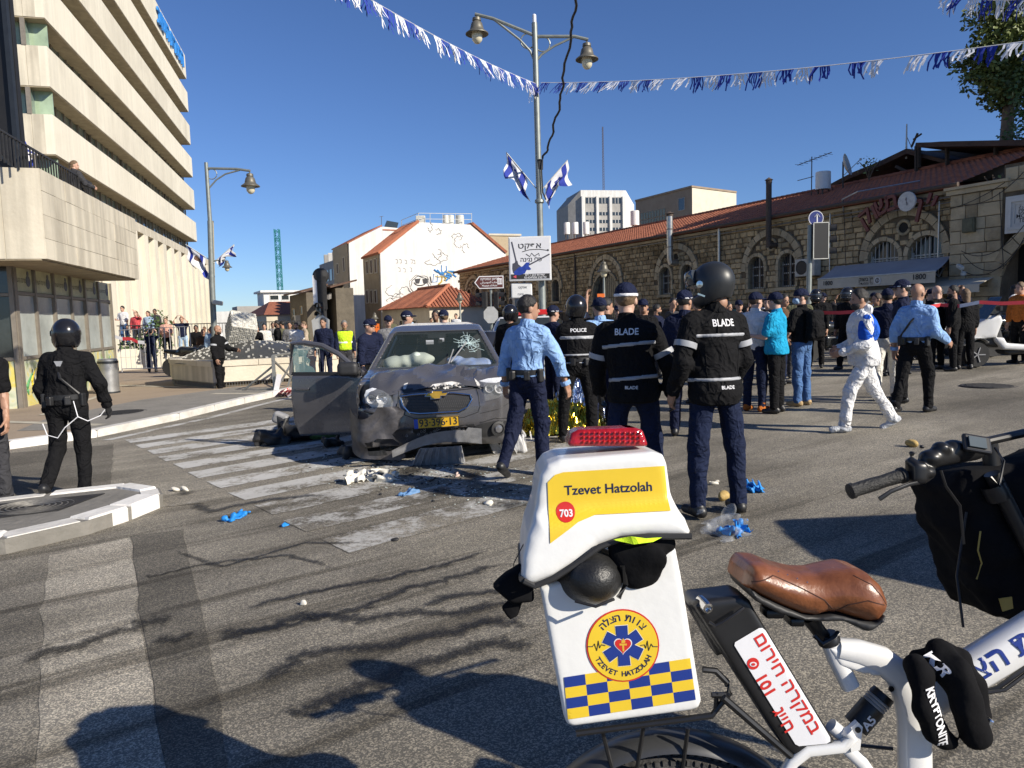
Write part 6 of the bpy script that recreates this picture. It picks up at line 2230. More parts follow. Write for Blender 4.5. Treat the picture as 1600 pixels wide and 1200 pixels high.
Rc = (Matrix.Rotation(0.55,3,'Y') @ Matrix.Rotation(0.5,3,'X') @ Matrix.Rotation(0.62,3,'Z'))
mb = MB(); mb.rbox((0,0,0),(0.74,0.74,0.74),0.02,Rc); cu = mb.build('cube',stone_mat('mosaic_cream',(0.36,0.35,0.31),(0.60,0.58,0.52),6,0.7,0.2),cbx)
rr = random.Random(8)
mb = MB()
for ax_ in range(3):
 for sg_ in (-1,1):
  for i in range(13):
   for j in range(13):
    if rr.random() < 0.25: continue
    p = [0,0,0]; p[ax_] = sg_*0.374; p[(ax_+1) % 3] = (i-6)*0.055+rr.uniform(-.008,.008); p[(ax_+2) % 3] = (j-6)*0.055+rr.uniform(-.008,.008)
    d = [0.036,0.036,0.036]; d[ax_] = 0.016
    mb.box(Rc @ Vector(p),d,Rc)
o = mb.build('pebbles',MATS['mosaic_cream'],cbx); o['kind'] = 'stuff'
mb = MB(); mb.rbox((0.2,0.2,-0.52),(0.4,0.3,0.35),0.03); mb.build('plinth',M_CRM,cbx)
# bent crush barrier beside the planter
pa,pb = gp(430,617),gp(466,606)
xb = thing('cross_barrier','bent grey metal X barrier by the kerb with red plastic tape at its foot','barrier',pa)
v = pb-pa; v.z = 0.0; v = v*1.02
H1 = 0.95
M_BAR = mat('barrier_grey',(0.30,0.30,0.275),0.5,0.5,0.2)
for a in (Vector((0,0,0)),v):
 mb = MB(); mb.box(a+UZ*H1/2,(0.075,0.05,H1)); mb.build('post',M_BAR,xb)
for a,b in ((UZ*H1,v+UZ*H1),(UZ*0.08,v+UZ*0.1)):
 mb = MB(); mb.bar(a,b,0.045); mb.build('rail',M_BAR,xb)
for a,b in ((UZ*0.05,v+UZ*(H1-.05)),(UZ*(H1-.1),v+UZ*0.1),(v*0.5+UZ*0.02,v+UZ*0.9)):
 mb = MB(); mb.bar(a+Vector((0,-.03,0)),b+Vector((0,-.03,0)),0.04); mb.build('brace',M_BAR,xb)
for dz_ in (0.12,0.55):
 mb = MB(); q = gp(372,618); mb.bar(UZ*dz_*1.3+Vector((0,.03,0)),Vector((q.x-pa.x,0.4,0.05 if dz_ < .3 else 0.0)),0.04); mb.build('fallen_rail',M_BAR,xb)
mb = MB(); mb.box((0.08,-.09,0.2),(0.12,0.02,0.62),Matrix.Rotation(0.25,3,'Y')); mb.build('torn_plate',M_FWHT,xb)
# red and white tape
def tape(label,pts,w,name='barrier_tape',seed=0,tw=0.0):
 t = thing(name,label,'tape',pts[0])
 P_ = [Vector(p)-Vector(pts[0]) for p in pts]
 mbs = {0: MB(),1: MB()}
 k = 0
 for i in range(len(P_)-1):
  L_ = (P_[i+1]-P_[i]).length
  n = max(2,int(L_/0.35))
  for q in range(n):
   a,b = P_[i].lerp(P_[i+1],q/n),P_[i].lerp(P_[i+1],(q+1)/n)
   s0 = 0.1*math.sin((i+q/n)*PI)
   sa,sb = -UZ*0.05*4*(q/n)*(1-q/n),-UZ*0.05*4*((q+1)/n)*(1-(q+1)/n)
   wv = Vector((0,tw*math.sin(k*1.3),1)).normalized()*w
   mbs[k % 3 == 0].add([a+sa,b+sb,b+sb+wv,a+sa+wv],[(0,1,2,3)])
   k += 1
 M_TR = mat('tape_red',(0.60,0.05,0.06),0.4)
 mbs[0].build('red_print',M_TR,t)['kind'] = 'stuff'
 mbs[1].build('white_print',M_FWHT,t)['kind'] = 'stuff'
 return t
tape('red and white police tape strung along the market side behind the scooter',[at(1255,489,15.5),at(1370,486,14.5),at(1470,479,15),at(1530,475,14.5),at(1640,470,14)],0.07)
tape('red and white police tape by the onlookers and the shop corner',[at(178,528,28.5),at(205,532,28.4),at(226,538,28.3)],0.13)
g2 = thing('fallen_tape','crumpled red and white plastic tape lying on the kerb under the X barrier','tape',gp(444,618))
g0 = gp(444,618)
rr = random.Random(3)
mbs = [MB(),MB()]
for i in range(16):
 a = gp(430+i*2.0,614+3*math.sin(i*1.7))-g0+UZ*0.02; b = gp(433+i*2.0+rr.uniform(0,4),619+3*math.sin(i))-g0+UZ*(0.02+rr.uniform(0,.12))
 s_ = Vector((0.12,0.05,rr.uniform(0,0.08)))
 mbs[i % 4 == 0].add([a,b,b+s_,a+s_],[(0,1,2,3)])
mbs[0].build('red_print',mat('tape_red',(0.60,0.05,0.06),0.4),g2); mbs[1].build('white_print',M_FWHT,g2)
tw_o = thing('mesh_barrier','pale steel barrier panel with mesh at the planter end behind the car door','barrier',gp(474,603))
mb = MB()
for k in range(6): mb.box((0.12*k-0.1,0.1*k,0.5),(0.02,0.02,1.0))
mb.build('bar',M_BAR,tw_o)['kind'] = 'stuff'
mb = MB(); mb.bar((-.12,0,1.0),(.55,.55,1.0),0.04); mb.bar((-.12,0,0.1),(.55,.55,0.1),0.04); mb.build('frame',M_BAR,tw_o)
# ------------------------------------------------------------------ the wrecked car
M_CAR = mat('car_paint',(0.115,0.112,0.118),0.28,0.35,0.07,3.5,0.03,30,coat=0.7)
M_CARD = mat('car_paint_scuffed',(0.085,0.08,0.082),0.5,0.5,0.4,5,0.2,25)
M_PLAS = mat('black_plastic',(0.022,0.022,0.023),0.55,0,0.25,10)
M_PLASG = mat('grey_scuffed_plastic',(0.26,0.26,0.265),0.5,0,0.3,7,0.15,30)
M_CHR = mat('chrome',(0.62,0.62,0.62),0.15,1.0,0.05)
M_TYRE = mat('tyre',(0.02,0.02,0.02),0.85,0,0.3,8,0.3,40)
M_WSG = glass('windscreen',(0.05,0.07,0.065),0.30)
M_GREEN = glass('broken_green_glass',(0.30,0.50,0.45),0.5,0.2)
M_CRK = mat('cracked_glass',(0.5,0.62,0.6),0.3)
car = thing('wrecked_car','dark grey people carrier with crumpled bonnet, cracked windscreen and open front door','car',(-0.86,8.08,gz(-0.86)-0.03),math.radians(4.2))
def cx(px,py,k=143.0): return ((px-674)/k,1.575-((py-498.6)+0.028*(px-672))/k)
g = Grid((-0.97,-0.03,0.12),(0.97,4.68,1.62),0.021)
side = [(0.16,0.2),(0.03,0.30),(0.0,0.48),(0.02,0.66),(0.07,0.84),(0.16,0.90),(1.0,1.0),(1.14,1.02),(1.86,1.46),(2.2,1.545),(2.9,1.58),(3.8,1.53),(4.35,1.40),(4.58,0.98),(4.63,0.5),(4.5,0.24),(3,0.2)]
plan = [(-0.5,0.0),(-0.74,0.05),(-0.88,0.22),(-0.925,0.55),(-0.925,3.9),(-0.86,4.5),(-0.6,4.63),(0.6,4.63),(0.86,4.5),(0.925,3.9),(0.925,0.55),(0.88,0.22),(0.74,0.05),(0.5,0.0)]
frnt = [(-0.86,0.15),(-0.925,0.35),(-0.925,0.86),(-0.86,1.0),(-0.60,1.54),(-0.45,1.6),(0.45,1.6),(0.60,1.54),(0.86,1.0),(0.925,0.86),(0.925,0.35),(0.86,0.15)]
dS = poly2(g.Y,g.Z,side); dP = poly2(g.X,g.Y,plan); dF = poly2(g.X,g.Z,frnt)
B = smax(smax(dS,dP,0.05),dF,0.05)
inner = smax(smax(poly2(g.Y,g.Z,[(1.22,0.45),(1.22,0.98),(1.95,1.42),(2.3,1.49),(3.9,1.46),(4.4,1.0),(4.4,0.45)]),poly2(g.X,g.Z,[(-0.84,0.3),(-0.84,0.9),(-0.78,1.0),(-0.54,1.50),(0.54,1.50),(0.78,1.0),(0.84,0.9),(0.84,0.3)]),0.04),np.abs(g.X)-0.84,0.02)
wind = smax(poly2(g.X,g.Z,[(-0.76,1.04),(-0.555,1.455),(0.555,1.455),(0.76,1.04)]),np.maximum(g.Y-1.95,0.9-g.Y),0.02)
sidew = np.maximum(poly2(g.Y,g.Z,[(1.5,1.0),(2.0,1.40),(4.1,1.40),(4.2,1.02)]),0.5-np.abs(g.X))
pill = np.minimum(np.abs(g.Y-2.35),np.abs(g.Y-3.4))-0.05
sidew = np.maximum(sidew,-pill)
doorap = np.maximum(np.maximum(poly2(g.Y,g.Z,[(1.3,0.32),(1.3,0.95),(1.95,1.42),(2.32,1.42),(2.32,0.32)]),g.X+0.6),0)
doorap = np.maximum(poly2(g.Y,g.Z,[(1.3,0.32),(1.3,0.95),(1.95,1.42),(2.32,1.42),(2.32,0.32)]),g.X+0.6)
B = np.maximum(B,-inner); B = np.maximum(B,-wind); B = np.maximum(B,-sidew); B = np.maximum(B,-doorap)
for yy in (0.86,3.58):
 B = np.maximum(B,-np.maximum(np.sqrt((g.Y-yy)**2+(g.Z-0.31)**2)-0.37,0.62-np.abs(g.X)))
# engine bay under the torn bonnet, crushed front corner with the lamp hole and the lower air intakes
B = np.maximum(B,-np.maximum(np.maximum(np.abs(g.X)-0.72,np.abs(g.Y-0.62)-0.42),0.8-g.Z))
B = np.maximum(B,-smax(poly2(g.X,g.Z,[(-0.84,0.66),(-0.86,0.86),(-0.80,0.98),(-0.52,0.99),(-0.46,0.80),(-0.50,0.66)]),g.Y-0.42,0.02))
B = np.maximum(B,-smax(poly2(g.X,g.Z,[(-0.72,0.20),(-0.70,0.38),(-0.45,0.42),(0.42,0.42),(0.44,0.30),(0.30,0.16),(-0.5,0.12)]),g.Y-0.2,0.02))
B = B+wave(g,0.002,2.2,4)*(g.Y < 1.1)+wave(g,0.008,3.5,9)*(g.Y < 0.9)*(g.X < -0.35)
solid('body',B,g,M_CAR,car,True,40)
body = car.children[-1]
bv = bvh_of(body)
MF = lambda x=0,z=0: Matrix(((1,0,0,x),(0,0,-1,-0.6),(0,1,0,z),(0,0,0,1)))
def patch(name,px,mt,parent,off=0.004,th=0.0,sub=0.06):
 """a panel cut from a front-view outline (in pixels of the front view) pressed on the nose"""
 P = [Vector((*cx(x,y),0)) for x,y in px]
 V,Fs = wrap(P,[tuple(range(len(P)))],bv,MF(),off,1.4,sub)
 mb = MB(); mb.add(V,Fs)
 if th:
  bm = bmesh.new(); vs = [bm.verts.new(v) for v in V]
  for f in Fs: bm.faces.new([vs[i] for i in f])
  bmesh.ops.recalc_face_normals(bm,faces=bm.faces)
  bd = [e for e in bm.edges if len(e.link_faces) == 1]
  r_ = bmesh.ops.extrude_face_region(bm,geom=list(bm.faces))
  for v in [q for q in r_['geom'] if isinstance(q,bmesh.types.BMVert)]: v.co.y -= th
  bm.verts.index_update()
  mb = MB(); mb.add([v.co.copy() for v in bm.verts],[[v.index for v in f.verts] for f in bm.faces]); bm.free()
 return mb.build(name,mt,parent)
def outline(name,px,r,mt,parent,off=0.012,closed=True):
 P = [Vector((*cx(x,y),0)) for x,y in px]
 if closed: P.append(P[0])
 F_ = []
 for i in range(len(P)-1): F_ += [P[i].lerp(P[i+1],k/5) for k in range(5)]
 F_.append(P[-1])
 V,_ = wrap(F_,[],bv,MF(),off,1.4)
 mb = MB(); mb.tube(V,r,6); return mb.build(name,mt,parent,True)
gr_ = [(620,613),(640,610),(672,608),(705,608),(731,611),(733,618),(726,630),(712,637),(650,640),(633,638),(624,627)]
go = patch('grille',gr_,M_PLAS,car,0.006)
outline('grille_frame',gr_,0.012,M_CHR,go)
mb = MB()
for r_ in range(5):
 for c_ in range(34):
  x,y = 624+c_*3.15+1.5*(r_ % 2),615+r_*4.6
  if y > 636 or (y > 628 and (x < 634 or x > 722)) or x > 728: continue
  p = Vector((*cx(x,y),0)); V,_ = wrap([p],[],bv,MF(),0.012,1.4)
  h = [V[0]+Vector((0.0095*math.cos(k*PI/3),0,0.0075*math.sin(k*PI/3)*1.4)) for k in range(6)]
  mb.add(h+[V[0]+Vector((0.006*math.cos(k*PI/3),0.001,0.0075*math.sin(k*PI/3))) for k in range(6)],[(k,(k+1) % 6,6+(k+1) % 6,6+k) for k in range(6)])
mb.build('honeycomb',mat('grille_grey_dark',(0.07,0.07,0.07),0.5),go)['kind'] = 'stuff'
g2_ = patch('upper_grille',[(622,602),(660,598),(700,595),(733,594),(735,600),(700,603),(660,606),(628,608)],M_PLAS,car,0.008)
outline('trim',[(622,609),(660,606),(700,603),(736,600)],0.009,M_CAR,g2_,0.014,False)
em = patch('emblem',[(664,607),(670,607),(671,604),(687,604),(687,607),(696,606),(692,612),(684,612),(684,616),(668,617),(668,613),(658,613)],mat('badge_gold',(0.60,0.36,0.05),0.3,0.6),car,0.012,0.02,0)
outline('badge_rim',[(664,607),(670,607),(671,604),(687,604),(687,607),(696,606),(692,612),(684,612),(684,616),(668,617),(668,613),(658,613)],0.005,M_CHR,em,0.034)
outline('seam',[(622,640),(640,647),(680,650),(720,646),(742,638),(746,628)],.004,M_PLAS,car,.001,False)
outline('seam',[(746,640),(775,634),(798,624)],.004,M_PLAS,car,.001,False)
outline('seam',[(618,604),(616,625),(620,640)],.005,M_PLAS,car,.001,False)
outline('seam',[(740,598),(744,612),(745,628)],.005,M_PLAS,car,.001,False)
patch('intake',[(628,664),(680,661),(735,657),(738,668),(700,674),(640,676)],M_PLAS,car,.004)
# number plate
x,z = cx(676,653)
npl = thing('number_plate',None,None)
bpy.data.objects.remove(npl)
plR = Matrix.Rotation(math.radians(-2.2),3,'Y')
mb = MB(); mb.box((x,-0.035,z),(0.50,0.018,0.115),plR); plate = mb.build('number_plate',mat('plate_yellow',(0.62,0.36,0.015),0.45,0,0.08),car)
mb = MB(); mb.box((x-0.225,-0.0465,z-0.008),(0.045,0.004,0.105),plR); bs = mb.build('country_strip',mat('plate_blue',(0.02,0.07,0.4),0.5),plate)
MP = Matrix.Translation((x+0.02,-0.0475,z+0.001)) @ plR.to_4x4() @ Matrix(((1,0,0,0),(0,0,-1,0),(0,1,0,0),(0,0,0,1)))
lettering('lettering','93·396·13',0.115,MP,M_BLACK,plate,bold=0.012,sx=0.92)
mb = MB()
for a,b,c,d in ((0,0.054,0.5,0.006),(0,-0.054,0.5,0.006),(0.247,0,0.006,0.11)): mb.box(Vector((x,-0.046,z))+plR @ Vector((a,0,b)),(c,0.003,d),plR)
mb.build('plate_rim',M_BLACK,plate)['kind'] = 'stuff'
# head lamps: clear cover over bright reflector bowls; the one on the door side hangs loose
def lamp(px,M_,name,dy=0.0):
 P = [Vector((*cx(x,y),0)) for x,y in px]
 c = sum(P,Vector())/len(P)
 bm_ = MB()
 n = len(P)
 V = [Vector((p.x,0.10+dy+0.06*abs(p.x),p.y)) for p in P]
 V2 = [Vector((c.x+(p.x-c.x)*0.75,0.02+dy+0.25*max(0,abs(p.x)-0.55),c.y+(p.y-c.y)*0.75)) for p in P]
 bm_.add(V+V2+[Vector((c.x,dy-0.005+0.25*max(0,abs(c.x)-0.6),c.y))],[(i,(i+1) % n,n+(i+1) % n,n+i) for i in range(n)]+[(n+i,n+(i+1) % n,2*n) for i in range(n)])
 lo = bm_.build(name,glass('lamp_cover',(0.5,0.53,0.55),0.16,0.04),car,True)
 b2 = MB(); b2.add([Vector((v.x,v.y+0.05,v.z)) for v in V]+[Vector((c.x,0.16+dy,c.y))],[(i,(i+1) % n,n) for i in range(n)]); b2.build('reflector',mat('lamp_silver',(0.82,0.83,0.85),0.25,0.15,0.15,30,0.3,25),lo)
 for q,rr_ in ((-0.07,0.05),(0.05,0.065)):
  b3 = MB(); b3.lathe([(rr_,0),(rr_*0.9,0.03),(rr_*0.4,0.06),(0.01,0.065)],Vector((c.x+q,0.05+dy+0.15*max(0,abs(c.x)-0.6),c.y+0.01)),(0,1,0),14,cap=False); b3.build('bowl',mat('bowl_silver',(0.85,0.86,0.88),0.2,0.5,0),lo,True)
  b3 = MB(); b3.lathe([(rr_*1.05,0),(rr_*0.92,-0.004)],Vector((c.x+q,0.068+dy+.15*max(0,abs(c.x)-0.6),c.y+0.01)),(0,-1,0),16,cap=False); b3.build('ring',M_PLAS,lo)
 return lo
lamp([(565,604),(575,600),(590,603),(604,608),(612,622),(611,634),(590,636),(574,632),(564,624),(562,612)],None,'headlight',-0.03)
lamp([(746,590),(760,586),(785,584),(796,588),(798,600),(790,612),(776,621),(748,626),(745,606)],None,'headlight',-0.03)
outline('lamp_trim',[(562,636),(585,640),(612,640),(616,624)],0.014,M_PLAS,car,0.004,False)
# bumper skin that hangs from the crushed corner
bmp = MB()
ny_,nz_ = 16,12
for i in range(ny_+1):
 for j in range(nz_+1):
  u,v = i/ny_,j/nz_
  x = -0.98+(0.58+0.05*math.sin(v*9)+0.03*math.sin(v*23))*u
  top_ = 0.66-0.10*math.sin(min(1,u*1.6)*PI)*(u < 0.6)+0.03*(u > .6)
  z = 0.13+(top_-0.13)*v-0.05*u*(1-v)
  y = -0.07+0.42*max(0,(0.35-u)/0.35)**2+0.07*(1-v)*(v < 0.3)+0.03*mnoise.noise((u*5,v*4,2))
  bmp.v.append(Vector((x,y,z)))
bmp.f = [(i*(nz_+1)+j,(i+1)*(nz_+1)+j,(i+1)*(nz_+1)+j+1,i*(nz_+1)+j+1) for i in range(ny_) for j in range(nz_) if not (5 < i < 15 and 2 <= j < 5)]
bmp.mi = [0]*len(bmp.f)
bo = bmp.build('loose_bumper',M_CARD,car,True,40)
mb = MB()
for k in range(5): mb.add([bmp.v[(6+k)*13+1]+Vector((0,-.004,0)),bmp.v[(7+k)*13+1]+Vector((0,-.004,0)),bmp.v[(7+k)*13+2]+Vector((0,-.004,.01)),bmp.v[(6+k)*13+2]+Vector((0,-.004,.01))],[(0,1,2,3)])
mb.build('lower_lip',M_PLAS,bo)
# fog lamp on the sound side
fo_ = patch('lower_trim',[(737,660),(748,656),(775,652),(790,655),(795,668),(782,672),(760,678),(745,678),(738,670)],M_PLAS,car,0.01,0.02)
c = wrap([Vector((*cx(773,665),0))],[],bv,MF(),0.035,1.4)[0][0]
mb = MB(); mb.lathe([(0.085,0),(0.085,0.02),(0.06,0.025),(0.055,0.01)],c,(0.35,-1,0),18,cap=False); mb.build('bezel',M_PLAS,fo_,True)
mb = MB(); mb.lathe([(0.055,0.005),(0.04,0.03),(0.001,0.04)],c,(0.35,-1,0),16); mb.build('fog_lamp',mat('fog_glass',(0.18,0.18,0.19),0.1,0.4),fo_,True)
outline('seam',[(745,655),(770,648),(788,650),(798,665)],0.005,M_PLAS,fo_,0.002,False)
# torn undertray hanging under the nose
def sheetm(name,fn,nu,nv,mt,parent,th=0.012):
 V = [fn(i/nu,j/nv) for i in range(nu+1) for j in range(nv+1)]
 V2 = [v+Vector((0,th,0)) for v in V]
 n = len(V)
 q = [(i*(nv+1)+j,(i+1)*(nv+1)+j,(i+1)*(nv+1)+j+1,i*(nv+1)+j+1) for i in range(nu) for j in range(nv)]
 return mesh(name,V+V2,q+[tuple(a+n for a in f[::-1]) for f in q],mt,parent,True,None,30)
def f1(u,v):
 a,b = cx(606+140*u,706-20*u-12*math.sin(u*PI)),cx(606+140*u,694-28*u-14*math.sin(u*PI)-5*(u > .85))
 return Vector((a[0],-0.12-0.05*v+0.015*mnoise.noise((u*9,v*2,1)),a[1]+(b[1]-a[1])*v))
sheetm('torn_spoiler',f1,34,5,M_PLASG,car)
def f2(u,v):
 a,b = cx(634+86*u,724-2*u),cx(650+64*u,691-3*u)
 return Vector((a[0]+(b[0]-a[0])*v,-0.16+0.10*(1-v)+(0.012 if int(u*18) % 3 == 0 else 0)+0.01*mnoise.noise((u*6,v*3,5)),a[1]+(b[1]-a[1])*v))
ut = sheetm('undertray',f2,54,8,M_PLASG,car)
mb = MB()
for k in range(7): mb.bar(f2(k/6.5,0.05)+Vector((0,-.008,0)),f2(k/6.5,0.95)+Vector((0,-.008,0)),0.012)
mb.build('rib',M_PLASG,ut)['kind'] = 'stuff'
mb = MB()
for k in range(40):
 a = cx(622+118*random.random(),664+14*random.random()); h_ = [Vector((a[0]+0.012*math.cos(q*PI/3),0.06,a[1]+0.012*math.sin(q*PI/3))) for q in range(6)]
 mb.tube(h_+[h_[0]],0.0035,4,cap=False)
mb.build('lower_mesh',M_PLASG,car)['kind'] = 'stuff'
mb = MB(); a,b = cx(668,682),cx(712,662); mb.bar((a[0],-0.09,a[1]),(b[0],-0.09,b[1]),0.035,0.01); to = mb.build('torn_strip',M_PLAS,car)
mb = MB()
for k in range(5): p = Vector((a[0],-0.097,a[1])).lerp(Vector((b[0],-0.097,b[1])),0.1+k*0.2); mb.bar(p,p+Vector((0.03,0,0.012)),0.02,0.004)
mb.build('label_marks',M_FWHT,to)['kind'] = 'stuff'
# crumpled bonnet
NX,NY = 30,15
def rid(x,y): return 1-abs(2*mnoise.noise((x,y,3.3)))
V = []
for i in range(NX+1):
 for j in range(NY+1):
  u,v = -1+2*i/NX,j/NY
  w_ = 0.72+0.06*v
  y = 0.06+1.06*v
  z = 0.86+0.15*v-0.05*u*u
  bulge = math.sin(min(1,v*1.15)*PI)**0.8
  z += 0.13*bulge+0.10*bulge*(rid(u*1.7+0.3,v*2.2+u)-0.55)+0.04*bulge*(rid(u*3.7,v*3.5+2)-0.5)
  z += 0.07*max(0,0.25-v)/0.25*math.sin(u*2.2+0.6)*0.5
  z -= 0.05*max(0,-u-0.55)*(1-v)
  V.append(Vector((u*w_,y+0.05*(rid(u*2,v+5)-0.5)*(1-v),z)))
Fs = [(i*(NY+1)+j,(i+1)*(NY+1)+j,(i+1)*(NY+1)+j+1,i*(NY+1)+j+1) for i in range(NX) for j in range(NY)]
hood = mesh('bonnet',V,[t_ for f in Fs for t_ in ((f[0],f[1],f[2]),(f[0],f[2],f[3]))],M_CAR,car,True,None,16)
hb = bvh_of(hood)
for pts,nm in (([(672,590),(700,586),(712,588),(725,594),(700,597),(680,598),(665,596)],'scraped_paint'),([(735,582),(742,588),(748,600),(741,598)],'scraped_paint'),([(628,590),(634,588),(630,600),(626,602)],'scraped_paint')):
 P = [Vector((*cx(x,y,136),0)) for x,y in pts]
 Vw,Fw = wrap(P,[tuple(range(len(P)))],hb,MF(),0.004,2.5,0.03)
 mb = MB(); mb.add([v+Vector((0,0,0.004)) for v in Vw],Fw); mb.build(nm,mat('bare_scrape',(0.55,0.53,0.5),0.6,0,0.5,14),hood)
mb = MB(); mb.box((0,0.62,0.66),(1.4,0.8,0.25)); mb.rbox((-0.5,0.35,0.8),(0.3,0.3,0.14),0.03); mb.tube([(-0.7,0.3,0.72),(-0.5,0.2,0.86),(-0.2,0.3,0.84)],0.03,6); mb.build('engine',M_PLAS,car)
# windscreen, its cracks, wipers, things on the dashboard
def ws(u,v): return Vector((-0.765+1.53*u+(0.21*v)*(1-2*u),1.10+0.80*v-0.05*math.sin(u*PI)*(1),1.03+0.425*v))
n_,m_ = 20,8
wsn = mesh('windscreen',[ws(i/n_,j/m_) for i in range(n_+1) for j in range(m_+1)],[(i*(m_+1)+j,(i+1)*(m_+1)+j,(i+1)*(m_+1)+j+1,i*(m_+1)+j+1) for i in range(n_) for j in range(m_)],M_WSG,car,True)
rr = random.Random(12)
mb = MB()
cu,cv = 0.83,0.62
for k in range(30):
 a = rr.uniform(0,2*PI); l_ = rr.uniform(0.04,0.16)
 pts = [ws(min(max(cu+l_*t*math.cos(a)+rr.uniform(-.006,.006),0.02),.98),min(max(cv+2.4*l_*t*math.sin(a)+rr.uniform(-.01,.01),0.02),.98))+Vector((0,-.006,.004)) for t in (0.05,.4,.7,1)]
 mb.tube(pts,0.003,4)
for r_ in (0.025,0.05,0.075,0.1):
 for k in range(14):
  if rr.random() < 0.3: continue
  a0 = 2*PI*k/14; a1 = a0+0.45
  mb.tube([ws(min(cu+r_*math.cos(a),.98),min(max(cv+2.4*r_*math.sin(a),.02),.98))+Vector((0,-.006,.004)) for a in (a0,a1)],0.0028,4)
mb.build('cracks',M_CRK,car)['kind'] = 'stuff'
for a,b in (((0.62,0.06),(0.80,0.55)),((0.60,0.02),(0.66,0.35))):
 mb = MB(); mb.tube([ws(*a)+Vector((0,-.03,.03)),ws(*b)+Vector((0,-.06,.06))],0.008,5); mb.build('wiper',M_PLASG,car)
mb = MB(); mb.box(ws(.5,.93)+Vector((0,.06,-.02)),(0.24,0.04,0.06)); mb.box(ws(.54,.72)+Vector((0,.02,0)),(0.055,0.004,0.05)); mb.build('mirror',M_PLAS,car)
mb = MB(); mb.box(ws(.56,.76)+Vector((0,-.006,0)),(0.06,0.004,0.05),Matrix.Rotation(.49,3,'X')); mb.box(ws(.43,.70)+Vector((0,.02,0)),(0.1,0.004,0.06),Matrix.Rotation(.49,3,'X')); mb.build('sticker',M_FWHT,car)['kind'] = 'stuff'
mb = MB(); mb.box((0,1.42,0.93),(1.5,0.42,0.12)); mb.box((0,2.7,0.75),(1.4,0.9,0.3)); mb.build('dashboard',M_PLAS,car)
for sx in (-0.38,0.38):
 mb = MB(); mb.rbox((sx,2.4,0.98),(0.46,0.16,0.62),0.06); mb.rbox((sx,2.42,1.36),(0.24,0.1,0.16),0.04); mb.build('seat',mat('seat_grey',(0.05,0.05,0.052),0.85),car)
g = Grid((-0.72,1.2,0.94),(-0.02,1.75,1.3),0.018)
d = smin(d_ell(g,(-0.38,1.5,1.08),(0.30,0.16,0.10)),d_ell(g,(-0.18,1.42,1.12),(0.16,0.13,0.09)),0.05)
d = smin(d,d_ell(g,(-0.55,1.5,1.05),(0.14,0.14,0.09)),0.05)+wave(g,0.012,5,3)
solid('airbag',d,g,mat('airbag_cloth',(0.62,0.68,0.58),0.85,0,0.08),car)
g = Grid((0.1,1.15,0.98),(0.75,1.6,1.25),0.016)
d = smin(d_ell(g,(0.5,1.38,1.05),(0.2,0.14,0.07)),d_ell(g,(0.3,1.4,1.06),(0.14,0.12,0.07)),0.03)+wave(g,0.03,6,8)
tb_ = solid('crumpled_cloth',d,g,mat('cloth_pale_blue',(0.22,0.32,0.60),0.9,0,0.4,9,col2=(0.5,0.55,0.6)),car)
# wheels
for sx in (-0.82,0.82):
 for yy in (0.86,3.58):
  mb = MB(); mb.lathe([(0.20,-0.10),(0.29,-0.105),(0.325,-0.08),(0.33,0),(0.325,0.08),(0.29,0.105),(0.20,0.10)],(sx,yy,0.325),(1,0.12 if yy < 1 else 0,0),26); w = mb.build('wheel',M_TYRE,car,True,40)
  mb = MB(); mb.lathe([(0.03,0.11),(0.19,0.09),(0.20,0.07)],(sx,yy,0.325),(1 if sx > 0 else -1,0,0),20); mb.build('rim',M_CHR,w)
# open door
hx,hy = -0.93,1.22
da = math.radians(68)
du = Vector((-math.sin(da),math.cos(da),0)); dn = Vector((-math.cos(da),-math.sin(da),0))
g = Grid((-0.02,-0.06,0.14),(1.06,0.08,0.99),0.016)
lowp = poly2(g.X,g.Z,[(0.0,0.30),(0.06,0.2),(0.95,0.16),(1.02,0.35),(1.04,0.7),(1.02,0.96),(0.0,0.96)])
d = smax(lowp,np.abs(g.Y-0.01+0.02*np.cos((g.Z-0.6)*4))-0.035,0.03)
d = np.minimum(d,9)
d = smax(d,-(np.maximum(np.abs(g.Z-0.33)-0.008,g.Y*-1-0.03+0.035)),0.01)
V,Q = nets(d,g)
MD = Matrix(((du.x,-dn.x,0,hx),(du.y,-dn.y,0,hy),(0,0,1,0),(0,0,0,1)))
dro = mesh('open_door',[MD @ Vector(v) for v in V],Q,M_CAR,car,True,None,40)
DP = lambda u,z,o=0: Vector((hx,hy,0))+du*u+UZ*z+dn*o
mb = MB(); mb.tube([DP(-.02,.97),DP(0.12,1.06),DP(0.32,1.22),DP(0.55,1.33),DP(0.8,1.37),DP(1.0,1.365),DP(1.03,.97)],0.035,8); mb.build('window_frame',M_CAR,dro,True)
mb = MB(); mb.bar(DP(0.0,.975),DP(1.03,.975),0.05,0.04); mb.build('sill',M_PLAS,dro)
mb = MB(); mb.rbox(DP(0.85,0.78,0.045),(0.2,0.03,0.035),0.01,Matrix((du,-dn,UZ)).transposed()); mb.rbox(DP(0.85,0.78,0.02),(0.24,0.03,0.07),0.01,Matrix((du,-dn,UZ)).transposed()); mb.build('handle',M_CAR,dro)
mb = MB()
rg_ = [(1.0,0.98),(0.66,0.98),(0.70,1.05),(0.76,1.08),(0.74,1.15),(0.80,1.2),(0.76,1.27),(0.66,1.31),(0.4,1.24),(0.5,1.31),(0.8,1.35),(1.0,1.34)]
mb.add([DP(u,z) for u,z in rg_],[tuple(range(len(rg_)))]); mb.build('shattered_pane',M_GREEN,dro)
g = Grid((-0.17,-0.12,-0.12),(0.17,0.12,0.12),0.012)
V,Q = nets(d_box(g,(0,0,0),(0.13,0.07,0.09),0.06),g)
mo = mesh('wing_mirror',[DP(0.12,1.04,0.14)+Vector(v) for v in V],Q,M_PLAS,dro,True)
